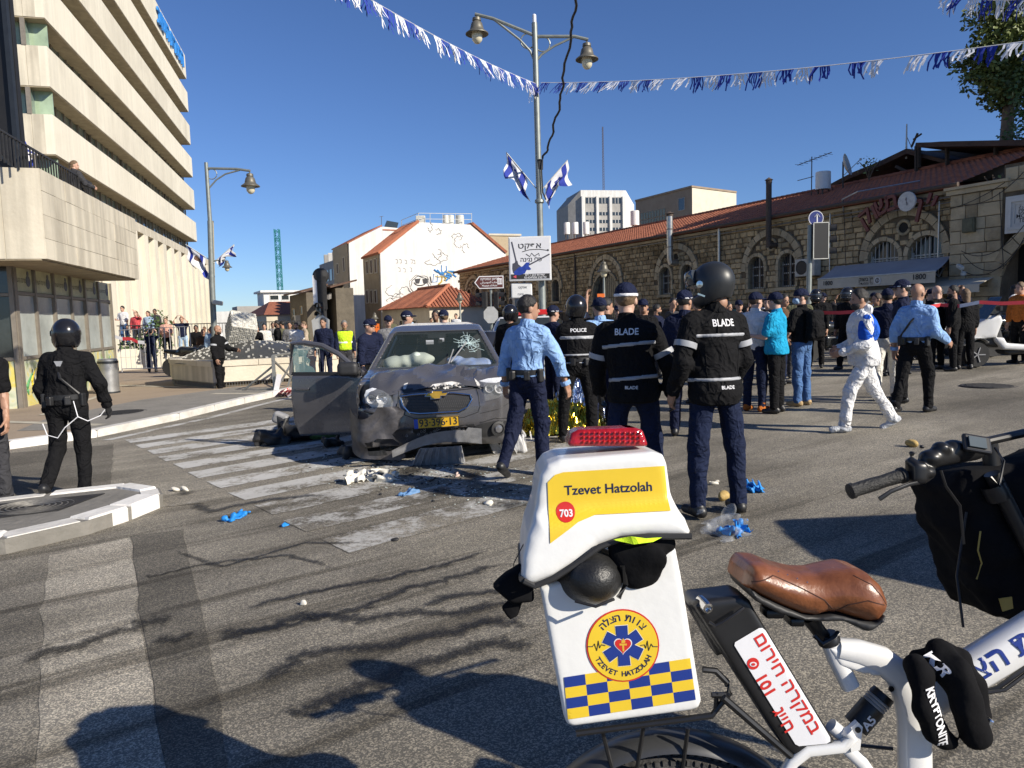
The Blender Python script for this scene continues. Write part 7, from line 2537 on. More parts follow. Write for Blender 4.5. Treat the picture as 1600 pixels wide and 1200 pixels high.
mb = MB(); mb.bar(DP(0.04,0.98,0.02),DP(0.12,1.0,0.12),0.06); mb.build('stalk',M_PLAS,mo)
mb = MB(); mb.tube([DP(-0.03,.95,.06),DP(-.01,1.12,.10)],0.012,5); mb.build('bent_trim',M_CHR,dro)
# other vehicles behind
def far_car(name,label,loc,rz,mp,L=4.3,H=1.5,bar=None):
 t = thing(name,label,'car',loc,rz)
 g = Grid((-0.9,0,0.15),(0.9,L,H),0.05)
 d = smax(smax(poly2(g.Y,g.Z,[(0,.3),(0,.75),(.9,.95),(1.5,H-.03),(L-.9,H-.05),(L-.1,1.0),(L,.4),(L-.1,.2),(.1,.2)]),poly2(g.X,g.Z,[(-.85,.2),(-.88,.9),(-.6,H),(.6,H),(.88,.9),(.85,.2)]),.08),np.abs(g.X)-.88,.08)
 for yy in (.8,L-.8): d = np.maximum(d,-np.maximum(np.sqrt((g.Y-yy)**2+(g.Z-.3)**2)-.36,.6-np.abs(g.X)))
 b = solid('body',d,g,mp,t,True,40)
 mb = MB(); mb.slab([(-.7,.92,.98),(.7,.92,.98),(.55,1.42,H-.1),(-.55,1.42,H-.1)],(0,-.03,.03)); mb.build('windscreen',M_DARKG,t)
 for s_ in (-1,1):
  mb = MB(); mb.slab([(s_*.875,1.25,.96),(s_*.875,L-.7,.98),(s_*.66,L-1.1,H-.12),(s_*.66,1.65,H-.12)],(s_*.02,0,.01)); mb.build('side_window',M_DARKG,t)
  mb = MB(); mb.rbox((s_*.62,-.01,.68),(.34,.06,.14),.02); mb.build('headlight',mat('lamp_silver',(.55,.56,.58),.18,.9),t)
  for yy in (.8,L-.8):
   mb = MB(); mb.lathe([(.18,-.1),(.3,-.1),(.32,0),(.3,.1),(.18,.1)],(s_*.78,yy,.32),(1,0,0),18); w = mb.build('wheel',M_TYRE,t,True,40)
 if bar:
  mb = MB(); mb.rbox((0,2.0,H+.05),(1.1,.25,.12),.03); mb.build('light_bar',bar,t)
 return t
q = at(578,545,13.4)
far_car('parked_car','dark parked car behind the open door of the wreck',(q.x+.75,13.0,gz(q.x)),math.radians(-38),mat('paint_black',(0.02,0.02,0.022),0.3,0.3,0.1,coat=.5),4.2,1.42)
M_RED = mat('signal_red',(0.55,0.02,0.02),0.3)
q = at(785,520,15)
amb = far_car('white_ambulance','white ambulance with a red stripe half hidden behind the walking policeman',(q.x+.35,14.6,gz(q.x)),math.radians(-6),mat('paint_white',(0.62,0.62,0.62),0.35,0,0.06,coat=.4),4.6,1.62,M_RED)
mb = MB(); mb.box((0,-.015,.86),(1.2,.02,.08)); mb.box((-.905,2,.9),(.01,3.4,.16)); mb.build('stripe',M_RED,amb)['kind'] = 'stuff'
# ------------------------------------------------------------------ people
SKIN = [mat('skin_%d' % i,c,0.55,0,0.08,14) for i,c in enumerate(((0.46,0.27,0.19),(0.36,0.20,0.13),(0.52,0.33,0.25),(0.20,0.11,0.07)))]
HAIR = [mat('hair_%d' % i,c,0.6,0,0.3,40,0.4,90) for i,c in enumerate(((0.012,0.010,0.009),(0.05,0.03,0.018),(0.14,0.09,0.05),(0.16,0.15,0.14)))]
CLO = {}
def cloth(k):
 cols = dict(black=(0.008,0.008,0.009),navy=(0.012,0.016,0.04),sky=(0.26,0.42,0.70),white=(0.70,0.70,0.70),jean=(0.07,0.14,0.30),djean=(0.012,0.018,0.045),turq=(0.015,0.30,0.52),red=(0.55,0.08,0.09),salmon=(0.60,0.34,0.26),grey=(0.16,0.16,0.165),royal=(0.02,0.10,0.50),tan=(0.42,0.30,0.16),orange=(0.45,0.14,0.03),ltan=(0.40,0.33,0.25),hiviz=(0.50,0.72,0.03),dgrey=(0.045,0.045,0.05),silver=(0.42,0.44,0.47),ltblue=(0.35,0.48,0.62),ofwhite=(0.62,0.60,0.55),brown=(0.10,0.06,0.035),olive=(0.10,0.10,0.06))
 if k in CLO: return CLO[k]
 m = CLO[k] = mat('cloth_'+k,cols[k],0.88 if k != 'silver' else 0.4,0,0.16,9,spec=0.15)
 N,L = nt(m)
 tc = N.new('ShaderNodeTexCoord')
 prev = None
 for sc,dist,ds in ((5.5,1.4,0.035),(13,1.0,0.014),(240,0,0.0012)):
  n = N.new('ShaderNodeTexNoise')
  n.inputs['Scale'].default_value = sc
  n.inputs['Detail'].default_value = 1.5
  n.inputs['Distortion'].default_value = dist
  L.new(tc.outputs['Object'],n.inputs['Vector'])
  a = N.new('ShaderNodeMath'); a.operation = 'SUBTRACT'; L.new(n.outputs[0],a.inputs[0]); a.inputs[1].default_value = 0.5
  b = N.new('ShaderNodeMath'); b.operation = 'ABSOLUTE'; L.new(a.outputs[0],b.inputs[0])
  bp = N.new('ShaderNodeBump'); bp.invert = True
  bp.inputs['Strength'].default_value = 0.9
  bp.inputs['Distance'].default_value = ds*2.2
  L.new(b.outputs[0],bp.inputs['Height'])
  if prev: L.new(prev,bp.inputs['Normal'])
  prev = bp.outputs[0]
 L.new(prev,N['Principled BSDF'].inputs['Normal'])
 return m
M_GLV = mat('leather_black',(0.016,0.016,0.017),0.45,0,0.25,20)
M_HEL = mat('helmet_black',(0.012,0.012,0.014),0.22,0,0.2,6,spec=0.6)
M_HELM = mat('helmet_matt',(0.022,0.024,0.026),0.42,0,0.2,6)
M_VIS = mat('visor',(0.05,0.06,0.075),0.08,0.2,0.1,spec=0.8)
M_REFL = mat('reflective_band',(0.34,0.35,0.37),0.5,0,0.1,12)
M_EYE = mat('eye_dark',(0.02,0.015,0.012),0.3)
NV = lambda v: Vector(v).normalized()
def mpts(*M): return M
def bbox(pts,pad):
 a = np.array([tuple(p) for p in pts])
 return a.min(0)-pad,a.max(0)+pad
def island(mbx,Fd,g,T=None):
 V,Q = nets(Fd,g)
 mbx.add([(T @ Vector(v) if T is not None else Vector(v)) for v in V],[tuple(q) for q in Q])
REL = (0.16,0.03,-1),(0.05,0.22,-1)
def person(label,loc,head_dir,H=1.76,top='black',bottom='navy',h=0.03,skin=0,hair=0,gear=None,LA=REL,RA=REL,LL=((0.06,0,-1),(0.02,-0.03,-1)),RL=((0.06,0,-1),(0.02,-0.03,-1)),lean=2,side=0,yaw=0,pitch=0,sleeve=1.0,hem=-0.04,shoe='black',gloves=False,beard=None,bands=(),armband=None,back=None,pack=None,fat=0.0,legs=True,bag=None,glasses=False,mask=False,long_hair=False,fold=1.0,sole=0,group=None,inv=None,vest=None):
 t = thing('person',label,'person',loc,math.radians(head_dir),group)
 s = H/1.78
 tl,ts = math.radians(lean),math.radians(side)
 up_ = NV((math.sin(ts),math.sin(tl),math.cos(tl)*math.cos(ts)))
 J = {}
 J['pel'] = Vector((0,0,0))
 for sg,nm,L_ in ((-1,'L',LL),(1,'R',RL)):
  hip = Vector((sg*0.095,0,-0.02))
  k = hip+NV((sg*L_[0][0],L_[0][1],L_[0][2]))*0.43
  a = k+NV((sg*L_[1][0],L_[1][1],L_[1][2]))*0.42
  J['hip'+nm],J['kn'+nm],J['an'+nm] = hip,k,a
 zmin = min(J['anL'].z,J['anR'].z)-0.095
 nb = up_*0.52
 J['nb'] = nb
 for sg,nm,A in ((-1,'L',LA),(1,'R',RA)):
  sh = nb-up_*0.055+Vector((sg*0.19,0,-0.01))
  e = sh+NV((sg*A[0][0],A[0][1],A[0][2]))*0.285
  w = e+NV((sg*A[1][0],A[1][1],A[1][2]))*0.25
  J['sh'+nm],J['el'+nm],J['wr'+nm] = sh,e,w
 J['hd'] = nb+up_*0.06+Vector((0,0.012,0.125))
 for k in J: J[k] = (J[k]-Vector((0,0,zmin)))*s
 pel,nb = J['pel'],J['nb']
 sk = SKIN[skin]
 fa = 1+fat
 # --- body: limbs and trunk coarse, head and hands finer, all in one mesh
 body = MB()
 Rh = Matrix.Rotation(math.radians(yaw),3,'Z') @ Matrix.Rotation(math.radians(pitch),3,'X')
 hc = J['hd']
 hh = min(h,0.02)*0.72
 covered = gear in ('helmet','helmet_open','balaclava')
 g = Grid((-0.14,-0.15,-0.25),(0.14,0.15,0.16),hh if not covered else hh*1.5)
 d = smin(d_ell(g,(0,-0.012,0.03),(0.078,0.098,0.098)),d_ell(g,(0,0.018,-0.05),(0.060,0.072,0.075)),0.03)
 d = smin(d,d_cap(g,(0,-0.02,-0.06),(0,-0.028,-0.12),0.056,0.056),0.03)
 if not covered:
  d = smin(d,d_cap(g,(0,0.085,0.0),(0,0.102,-0.03),0.010,0.014),0.012)
  d = smin(d,d_ell(g,(0,0.078,-0.068),(0.024,0.014,0.009)),0.008)
  for sg in (-1,1):
   d = smin(d,d_ell(g,(sg*0.080,-0.005,-0.01),(0.012,0.026,0.034)),0.01)
   d = smax(d,-d_ell(g,(sg*0.032,0.098,0.008),(0.018,0.014,0.011)),0.012)
 Th = Matrix.Translation(hc) @ Rh.to_4x4() @ Matrix.Diagonal((s,s,s,1))
 island(body,d,g,Th)
 n0,n1 = hc+Vector((0,-0.025,-0.06*s)),nb+Vector((0,-0.02,-0.04))
 g = Grid(*bbox([n0,n1],0.09),hh*1.4)
 island(body,d_cap(g,n0,n1,0.055,0.062),g)
 pts = [J[k] for k in J if k != 'hd']
 lo,hi = bbox(pts,0.12)
 g = Grid(lo,hi,max(h*1.6,0.03))
 d = smin(d_ell(g,pel+Vector((0,0,0.05)),(0.14,0.09,0.13)),d_ell(g,pel.lerp(nb,0.68),(0.15,0.095,0.18)),0.05)
 d = smin(d,d_cap(g,J['shL'],J['shR'],0.05,0.05),0.05)
 for nm in 'LR':
  d = np.minimum(d,d_cap(g,J['sh'+nm],J['el'+nm],0.047,0.040))
  d = smin(d,d_cap(g,J['el'+nm],J['wr'+nm],0.042,0.030),0.01)
  if legs:
   d = np.minimum(d,d_cap(g,J['hip'+nm],J['kn'+nm],0.07,0.05)); d = np.minimum(d,d_cap(g,J['kn'+nm],J['an'+nm],0.05,0.037))
 if inv is None: island(body,d,g)
 hmb = body if not gloves else MB()
 for sg,nm in ((-1,'L'),(1,'R')):
  w,e = J['wr'+nm],J['el'+nm]
  dr = (w-e).normalized()
  pn = Vector((-sg,0,0)); pn = (pn-dr*pn.dot(dr)).normalized() if abs(pn.dot(dr)) < 0.9 else Vector((0,1,0))
  sd_ = dr.cross(pn)
  if sd_.y < 0: sd_ = -sd_
  q = 1.12 if gloves else 1.0
  fine = h <= 0.02
  g = Grid(*bbox([w-dr*0.02,w+dr*0.2,w+dr*0.1+pn*0.09],0.06),0.0065 if fine else 0.012)
  R = Matrix((sd_,pn,dr)).transposed()
  d = d_box(g,w+dr*0.05,(0.040*q,0.014*q,0.05),0.012,R)
  d = smin(d,d_cap(g,w-dr*0.03,w+dr*0.02,0.029*q,0.027*q),0.02)
  for f in range(4):
   b = w+dr*0.095+sd_*(0.030-0.02*f)
   L1 = (0.040,0.045,0.042,0.034)[f]
   m_ = b+(dr+pn*0.35).normalized()*L1
   d = smin(d,smin(d_cap(g,b,m_,0.0095*q,0.0088*q),d_cap(g,m_,m_+(dr*0.5+pn*0.9).normalized()*L1*0.9,0.0088*q,0.0075*q),0.003),0.004)
  tb0 = w+dr*0.03+sd_*0.034
  d = smin(d,smin(d_cap(g,tb0,tb0+(dr+sd_*0.7+pn*0.3).normalized()*0.04,0.013*q,0.011*q),d_cap(g,tb0+(dr+sd_*0.7+pn*0.3).normalized()*0.04,tb0+(dr*1.6+sd_*0.6+pn*0.9).normalized()*0.075,0.011*q,0.009*q),0.004),0.008)
  if gloves: d = smin(d,d_cap(g,w-dr*0.05,w+dr*0.0,0.042,0.036),0.01)
  island(hmb,d,g)
 body.build('body',sk,t,True)
 if gloves: hmb.build('gloves',M_GLV,t,True)
 # --- clothes
 nzs = int(abs(loc[0]*37+loc[1]*13)) % 97
 infl = 0.016
 def trunk(g):
  d = smin(d_ell(g,pel+Vector((0,0,0.04)),(0.155*fa,0.115*fa,0.17)),d_ell(g,pel.lerp(nb,0.38),(0.150*fa,0.108*fa,0.20)),0.07)
  d = smin(d,d_ell(g,pel.lerp(nb,0.70),(0.178,0.118*fa,0.19)),0.06)
  if hem < -0.05: d = smin(d,d_ell(g,pel+Vector((0,-0.005,-0.05)),(0.172*fa,0.138*fa,0.17)),0.05)
  return smin(d,d_cap(g,J['shL']*0.86+J['shR']*0.14,J['shR']*0.86+J['shL']*0.14,0.062,0.062),0.06)
 def arm(g,nm,ln=None):
  ln = sleeve if ln is None else ln
  e = J['el'+nm]
  if ln < 0.6: e = J['sh'+nm].lerp(e,ln*1.7)
  d = d_cap(g,J['sh'+nm],e,0.060,0.052)
  if ln >= 0.6: d = smin(d,d_cap(g,J['el'+nm],J['el'+nm].lerp(J['wr'+nm],min(1,ln)),0.052,0.041),0.02)
  return d
 def upper(g,fold_=True):
  d = trunk(g)
  for nm in 'LR':
   d = smin(d,arm(g,nm),0.045)
  d = d-infl
  if fold_: d = d+wave(g,0.008*min(fold,1.2),3.6,nzs)+wave(g,0.003*fold,9,nzs+1)
  d = np.maximum(d,-((g.X-pel.x)*0-1)*0+((pel.z+hem*s)-g.Z))
  d = smax(d,d_pl(g,nb+Vector((0,0,0.055)),(0,0.25,1)),0.01)
  return d
 aj = [J[k] for k in ('shL','shR','elL','elR','wrL','wrR','nb')]+[pel+Vector((0.12,0.1,hem)),pel-Vector((0.12,0.1,0))]
 lo,hi = bbox(aj,0.10)
 g = Grid(lo,hi,h)
 dU = upper(g)
 tp = solid('jacket' if sleeve >= 0.9 else 'shirt',dU,g,cloth(top),t)
 for nm in 'LR':
  if sleeve >= 0.9 and h <= 0.02:
   mb = MB(); dd = (J['wr'+nm]-J['el'+nm]).normalized(); mb.lathe([(0.047,-0.03),(0.052,-0.015),(0.05,0.015),(0.04,0.018)],J['wr'+nm]-dd*0.005,dd,14,cap=False); mb.build('cuff',cloth(top),tp,True)
 if h <= 0.025:
  mb = MB(); mb.lathe([(0.078,-0.05),(0.074,0.0),(0.070,0.03),(0.064,0.03),(0.066,-0.02)],nb+Vector((0,-0.018,0.045)),NV((0,0.22,1)),16,cap=False); mb.build('collar',cloth(top),tp,True)
 if vest:
  gv = Grid(lo,hi,h)
  solid('vest',np.maximum(smin(trunk(gv)-infl-0.022,9,0)+wave(gv,0.006,4,3),np.maximum(pel.z-g.Z,g.Z-nb.z-0.02)),gv,cloth(vest),t)
 for (f,w_) in bands:
  p = pel.lerp(nb,f)
  gb = Grid((p.x-0.3,p.y-0.26,p.z-0.08),(p.x+0.3,p.y+0.26,p.z+0.08),0.012 if h <= 0.02 else 0.02)
  solid('reflective_band',np.maximum(np.maximum(upper(gb)-0.005-(0.02 if vest else 0),trunk(gb)-infl-0.03),np.abs(d_pl(gb,p,up_))-w_),gb,M_REFL if not vest else M_FWHT,tp)
 if armband is not None:
  for nm in 'LR':
   a,b = (J['sh'+nm],J['el'+nm]) if armband < 1 else (J['el'+nm],J['wr'+nm])
   c = a.lerp(b,armband % 1); dd = (b-a).normalized()
   mb = MB(); mb.lathe([(0.084,-0.022),(0.086,0),(0.084,0.022)],c,dd,16,cap=False); mb.build('sleeve_band',M_REFL,tp,True)
 if h <= 0.018:
  bvj = bvh_of(tp)
  ls_ = [[(-.12,.05),(-.125,.3),(-.11,.40),(0,.41),(.11,.40),(.125,.3),(.12,.05)]] if sleeve >= .9 and not bands else [[(-.13,-.02),(-.135,.38)],[(.13,-.02),(.135,.38)]]
  for ln_ in ls_:
   P_ = []
   for q in range(len(ln_)-1): P_ += [Vector(ln_[q]).lerp(Vector(ln_[q+1]),k/6) for k in range(6)]
   V,_ = wrap([Vector((q.x,q.y,0)) for q in P_],[],bvj,fr((pel.x,pel.y-.6,pel.z),(1,0,0),(0,0,1)),.0,2)
   mb = MB(); mb.tube(V,.0035,5); mb.build('seam',cloth(top),tp,True)
 if back:
  bvj = bvh_of(tp)
  for s_,f,sz,sx_ in back:
   V,Fs = text_geo(s_,sz,0.02,sx=sx_)
   p = pel.lerp(nb,f)
   M_ = fr((p.x,p.y-0.6,p.z),(1,0,0),(0,0,1))
   V,Fs = wrap(V,Fs,bvj,M_,0.004,2,0.04)
   mb = MB(); mb.add(V,Fs); mb.build('lettering',M_FWHT,tp)
 if legs:
  pj = [J[k] for k in ('hipL','hipR','knL','knR','anL','anR')]+[pel+Vector((0.1,0.05,0.1))]
  lo,hi = bbox(pj,0.12)
  g = Grid(lo,hi,h)
  d = d_ell(g,pel+Vector((0,-0.01,0.02)),(0.150*fa,0.112*fa,0.15))
  for nm in 'LR':
   q = smin(d_cap(g,J['hip'+nm],J['kn'+nm],0.088,0.064),d_cap(g,J['kn'+nm],J['an'+nm],0.064,0.052),0.03)
   d = smin(d,q,0.035)
   q2 = d_pl(g,J['an'+nm],J['an'+nm]-J['kn'+nm])
  d = d-0.010+wave(g,0.0065*min(fold,1.2),3.4,nzs+5)+wave(g,0.003*fold,8.5,nzs+6)
  d = np.maximum(d,g.Z-(pel.z+0.10*s))
  solid('trousers',d,g,cloth(bottom),t)
  for sg,nm in ((-1,'L'),(1,'R')):
   a = J['an'+nm]; dd = (J['an'+nm]-J['kn'+nm]).normalized()
   fwd_ = Vector((sg*0.12,1,0)); fwd_ = (fwd_-dd*fwd_.dot(dd)).normalized()
   if a.z < 0.115*s: fwd_ = NV((sg*0.12,1,0)); dd = Vector((0,0,-1))
   g = Grid(*bbox([a-dd*0.07,a+dd*0.1+fwd_*0.2,a-fwd_*0.1+dd*0.1],0.07),min(h,0.018))
   heel,toe = a+dd*0.045-fwd_*0.045,a+dd*0.055+fwd_*0.145
   d = smin(d_cap(g,heel,toe,0.042,0.036),d_cap(g,a-dd*0.05,a+dd*0.03,0.052,0.046),0.04)
   d = smax(d,d_pl(g,a+dd*0.092,dd),0.006)
   so_ = solid('shoe',d+(wave(g,0.008,9,3) if shoe == 'silver' else 0),g,cloth(shoe) if shoe != 'black' else M_GLV,t)
 # --- head wear, hair, face
 def hp(name,d,g,mt,par=None):
  V,Q = nets(d,g)
  return mesh(name,[Th @ Vector(v) for v in V],Q,mt,par or t,True,None,50)
 if gear and gear.startswith('helmet'):
  g = Grid((-0.18,-0.21,-0.2),(0.18,0.23,0.23),min(h,0.02)*0.7)
  d = smin(d_ell(g,(0,-0.012,0.035),(0.132,0.162,0.150)),d_ell(g,(0,0.03,-0.06),(0.118,0.138,0.10)),0.06)
  d = smax(d,-0.13-g.Z,0.02)
  d = np.maximum(d,-(d_ell(g,(0,-0.01,-0.16),(0.10,0.11,0.12))))
  d = np.maximum(d,-smax(np.abs(g.Z-0.01-0.2*np.maximum(0,g.Y-.1))-0.052,0.035-g.Y,0.01)) if gear != 'helmet_shut' else d
  hm = hp('helmet',d,g,M_HELM if gear == 'helmet_open' else M_HEL)
  up2 = 0.085 if gear == 'helmet_open' else 0.0
  dv = smax(d_ell(g,(0,-0.0 if not up2 else 0.02,0.04+up2*0.6),(0.137,0.172,0.155)),0.03+up2*0.4-g.Y,0.01)
  dv = np.maximum(dv,np.abs(g.Z-0.012-up2)-0.056)
  hp('visor',dv,g,M_VIS,hm)
  dk_ = np.maximum(d_ell(g,(0,-0.012,0.035),(0.115,0.145,0.135)),9 if gear == 'helmet_open' else np.abs(g.Z)-0.1)
  for sg in (-1,1):
   mb = MB(); mb.lathe([(0.03,0),(0.026,0.012),(0.001,0.014)],(sg*0.126,0.02,0.03),(sg,0,0),12); mb.box((sg*0.122,0.03,-0.045),(0.014,0.06,0.012),Matrix.Rotation(0.6,3,'X')); mb.xf(Th).build('pivot',M_CHR if gear == 'helmet_open' else M_HELM,hm)
 elif gear in ('cap','pcap','capback'):
  g = Grid((-0.12,-0.15,-0.02),(0.12,0.21,0.17),min(h,0.02)*0.7)
  d = smax(d_ell(g,(0,-0.014,0.045),(0.094,0.116,0.105)),0.028-g.Z,0.006)
  sgn = -1 if gear == 'capback' else 1
  d = smin(d,smax(d_ell(g,(0,0.105*sgn,0.036),(0.068,0.085,0.014)),0.02-sgn*g.Y,0.01),0.008)
  cp = hp('cap',d,g,cloth('navy'))
  if gear == 'pcap':
   db = np.maximum(d_ell(g,(0,-0.014,0.045),(0.0975,0.1195,0.108)),np.abs(g.Z-0.043)-0.013)
   for k in range(7):
    a = 2*PI*k/7+0.35
    db2 = np.maximum(db,0.55-np.cos(np.arctan2(g.Y+0.014,g.X)-a)*0.62)
    if h > 0.02 and k % 2: continue
    hp('cap_badge',db2,g,M_FWHT,cp)
 if gear not in ('helmet','helmet_shut','helmet_open') and hair is not None:
  g = Grid((-0.12,-0.16,-0.3 if long_hair else -0.14),(0.12,0.13,0.17),min(h,0.02)*0.75)
  d = d_ell(g,(0,-0.016,0.036),(0.087,0.106,0.106))
  d = smax(d,d_pl(g,(0,0.055,0.045),(0,0.85,-0.55)),0.01)
  d = smax(d,(-0.088+0.45*(g.Y+0.1))-g.Z,0.01)
  if long_hair: d = smin(d,smax(d_cap(g,(0,-0.06,0.02),(0,-0.09,-0.22),0.085,0.07),g.Y-0.0,.02),0.03)
  hp('hair',d+wave(g,0.004,18,2),g,HAIR[hair])
 if beard is not None:
  g = Grid((-0.1,-0.03,-0.16),(0.1,0.13,0.02),min(h,0.02)*0.75)
  d = smax(d_ell(g,(0,0.022,-0.055),(0.066,0.078,0.08)),np.maximum(-0.0-g.Y,g.Z+0.045),0.01)
  hp('beard',np.maximum(d,-d_ell(g,(0,0.1,-0.062),(0.02,0.03,0.008))),g,HAIR[beard])
 if mask:
  g = Grid((-0.1,-0.03,-0.14),(0.1,0.14,0.02),0.012)
  hp('face_mask',smax(d_ell(g,(0,0.03,-0.045),(0.067,0.088,0.075)),np.maximum(0.03-g.Y,np.abs(g.Z+0.045)-0.048),0.01),g,cloth('ltblue'))
 if not covered and gear not in ('helmet',):
  mb = MB()
  for sg in (-1,1):
   mb.lathe([(0.001,0.006),(0.011,0.003),(0.013,0)] if not glasses else [(0.001,0.008),(0.024,0.006),(0.026,0)],(sg*0.033,0.084 if not glasses else 0.094,0.006),(0,1,0),10)
  mb.xf(Th).build('sunglasses' if glasses else 'eyes',M_EYE,t)
 if pack:
  g = Grid((-0.24,-0.42,pel.z-0.05),(0.24,0.0,nb.z+0.1),0.022)
  c = pel.lerp(nb,0.55)
  d = d_box(g,(c.x,c.y-0.21,c.z),(0.155,0.085,0.23),0.06)
  d = smin(d,d_box(g,(c.x,c.y-0.30,c.z-0.07),(0.12,0.03,0.12),0.03),0.02)+wave(g,0.006,6,4)
  tb2 = thing('backpack',pack,'backpack',loc,math.radians(head_dir))
  solid('bag',d,g,cloth('black'),tb2)
  for sg in (-1,1):
   mb = MB(); mb.tube([c+Vector((sg*0.1,-0.14,0.2)),J['sh'+'LR'[sg > 0]]+Vector((-sg*0.06,0,0.085)),c+Vector((sg*0.12,0.16,0.1)),c+Vector((sg*0.17,0.05,-0.15))],0.022,6,flat=0.4); mb.build('strap',cloth('black'),tb2)
 t['_j'] = 0
 del t['_j']
 return t,J
def belt(t,J,items=True):
 mb = MB(); p = J['pel']+Vector((0,-0.005,0.085))
 n = 20
 V = []
 for z in (-0.025,0.025):
  for k in range(n): V.append(p+Vector((0.178*math.cos(2*PI*k/n),0.142*math.sin(2*PI*k/n),z)))
 mb.add(V,[(k,(k+1) % n,n+(k+1) % n,n+k) for k in range(n)])
 b = mb.build('belt',M_GLV,t,True)
 if items:
  for a,w_,hh in ((-0.3,0.07,0.13),(-1.1,0.06,0.09),(-2.0,0.06,0.09),(-2.8,0.06,0.14)):
   q = p+Vector((0.19*math.cos(a),0.155*math.sin(a),-0.03))
   mb = MB(); mb.rbox(q,(0.06,0.05,hh),0.012,Matrix.Rotation(a+PI/2,3,'Z')); mb.build('pouch',M_GLV,b)
def P(px,py=None,d=None,dx=0.0,lift=0.0):
 if d is None:
  q = gp(px,py); return Vector((q.x,q.y,q.z+lift))
 q = at(px,500,d); return Vector((q.x,d,gz(q.x)+lift))
def A(u,f): return (u,f)
BL = (('BLADE',0.87,0.072,0.85),('BLADE',0.0,0.035,1.0))
# the man in the open-faced helmet, nearest
person('man in black motorcycle jacket and raised visor helmet standing nearest the camera',P(1118,806),17,1.83,'black','djean',0.014,1,None,'helmet_open',yaw=30,pitch=-14,LA=((0.30,-0.05,-1),(0.0,0.55,-1)),RA=((0.22,0.0,-1),(-0.15,0.5,-1)),LL=((0.10,0.02,-1),(0.03,-0.03,-1)),RL=((0.16,0.0,-1),(0.06,-0.02,-1)),hem=-0.13,bands=((0.70,0.016),(0.10,0.015)),armband=0.55,back=BL,fat=0.10)
t,J = person('man in black motorcycle jacket and navy cap with his gloved arm hanging out',P(988,d=5.95),-14,1.78,'black','djean',0.014,2,2,'pcap',side=-5,lean=4,yaw=-8,LA=((0.25,0.1,-1),(0.0,0.5,-1)),RA=((0.50,0.0,-1),(0.14,0.12,-1)),gloves=True,hem=-0.12,bands=((0.66,0.017),(0.14,0.017)),armband=0.72,back=(('BLADE',0.87,0.072,0.9),('BLADE',0.02,0.035,1.0)),LL=((0.14,0,-1),(0.06,0,-1)),RL=((0.14,0.1,-1),(0.06,-.1,-1)),fat=0.12)
t,J = person('policeman in light blue shirt striding past the front of the wrecked car',P(828,742),-34,1.77,'sky','navy',0.014,1,0,None,lean=5,yaw=-42,LA=((0.35,-0.12,-1),(0.15,0.25,-1)),RA=((0.42,0.18,-1),(0.20,0.30,-1)),LL=((0.02,-0.22,-1),(0.0,-0.62,-1)),RL=((0.02,0.20,-1),(0.0,-0.06,-1)),hem=0.03,fold=1.3)
belt(t,J)
t,J = person('rider in black helmet with lettered striped vest standing at the foil blankets',P(905,690),4,1.74,'black','black',0.018,1,None,'helmet',LA=((0.25,0.2,-1),(-0.2,0.9,-0.7)),RA=((0.25,0.2,-1),(-0.2,0.9,-0.6)),LL=((0.2,0,-1),(0.05,0,-1)),RL=((0.16,0,-1),(0.03,0,-1)),hem=-0.02,bands=((0.68,0.02),(0.27,0.014),(0.08,0.012)),back=(('POLICE',0.86,0.06,1.0),('BLADE',-0.02,0.045,1.1)),fat=0.1,gloves=True)
belt(t,J)
person('person in black holding a phone up high behind the striped vest rider',P(948,d=10.2),-8,1.75,'black','black',0.022,1,0,None,LA=((0.3,0.5,0.4),(-0.1,0.5,1)),RA=((0.3,0.6,0.2),(-0.2,0.4,1)),yaw=-70)
person('man in light blue shirt mostly hidden behind the cap wearing rider',P(938,d=9.6),20,1.74,'sky','navy',0.024,0,0,'cap',LA=((0.1,0.3,-1),(-.3,.9,-.3)))
person('policeman in navy polo and cap between the two black jackets',P(1070,d=9.0),-24,1.76,'navy','navy',0.022,1,0,'pcap',sleeve=0.45,yaw=-25,RA=((0.25,0.05,-1),(0.05,0.15,-1)),LA=((0.3,0.05,-1),(0.05,0.15,-1)))
person('man in white tee, navy cap and orange boots close behind the helmet man',P(1180,d=10.8),-50,1.72,'white','djean',0.022,2,1,'cap',sleeve=0.45,shoe='orange',yaw=-20)
person('man in turquoise polo shirt and black trousers looking left',P(1213,645),52,1.70,'turq','black',0.018,2,0,'cap',sleeve=0.45,yaw=-16,LA=((0.15,0.3,-1),(-.1,1,.1)),RA=((0.12,0.25,-1),(-.25,1,.05)),hem=-0.08,fat=0.08)
person('man in face mask, black tee and blue jeans with hand on hip',P(1252,634),38,1.74,'black','jean',0.018,0,0,'capback',sleeve=0.45,yaw=52,mask=True,RA=((0.75,-0.15,-0.8),(-0.75,0.25,-0.5)),LA=((0.2,.2,-1),(0,.6,-1)),shoe='tan',pack='small black backpack on the masked man in the black tee')
t,J = person('man in white disposable overalls with blue back walking left',P(1348,673),84,1.72,'white','white',0.016,1,0,None,beard=0,lean=6,yaw=6,LL=((0.04,0.50,-1),(0.0,0.16,-1)),RL=((0.04,-0.42,-1),(0.0,-0.62,-1)),LA=((0.12,0.05,-1),(-.3,.9,-.35)),RA=((0.15,-0.12,-1),(-.3,.95,-.3)),shoe='silver',hem=-0.10,fold=1.8,fat=0.14,vest=None)
for c,r_,nm in ((J['shL'].lerp(J['elL'],.45),(.085,.085,.19),'L'),(J['pel'].lerp(J['nb'],.62)+Vector((0,-.07,0)),(.19,.11,.21),'B')):
 g = Grid(c-Vector((.25,.2,.28)),c+Vector((.25,.2,.28)),.018); solid('blue_panel',d_ell(g,c,r_)+wave(g,.008,5,2),g,cloth('royal'),t)
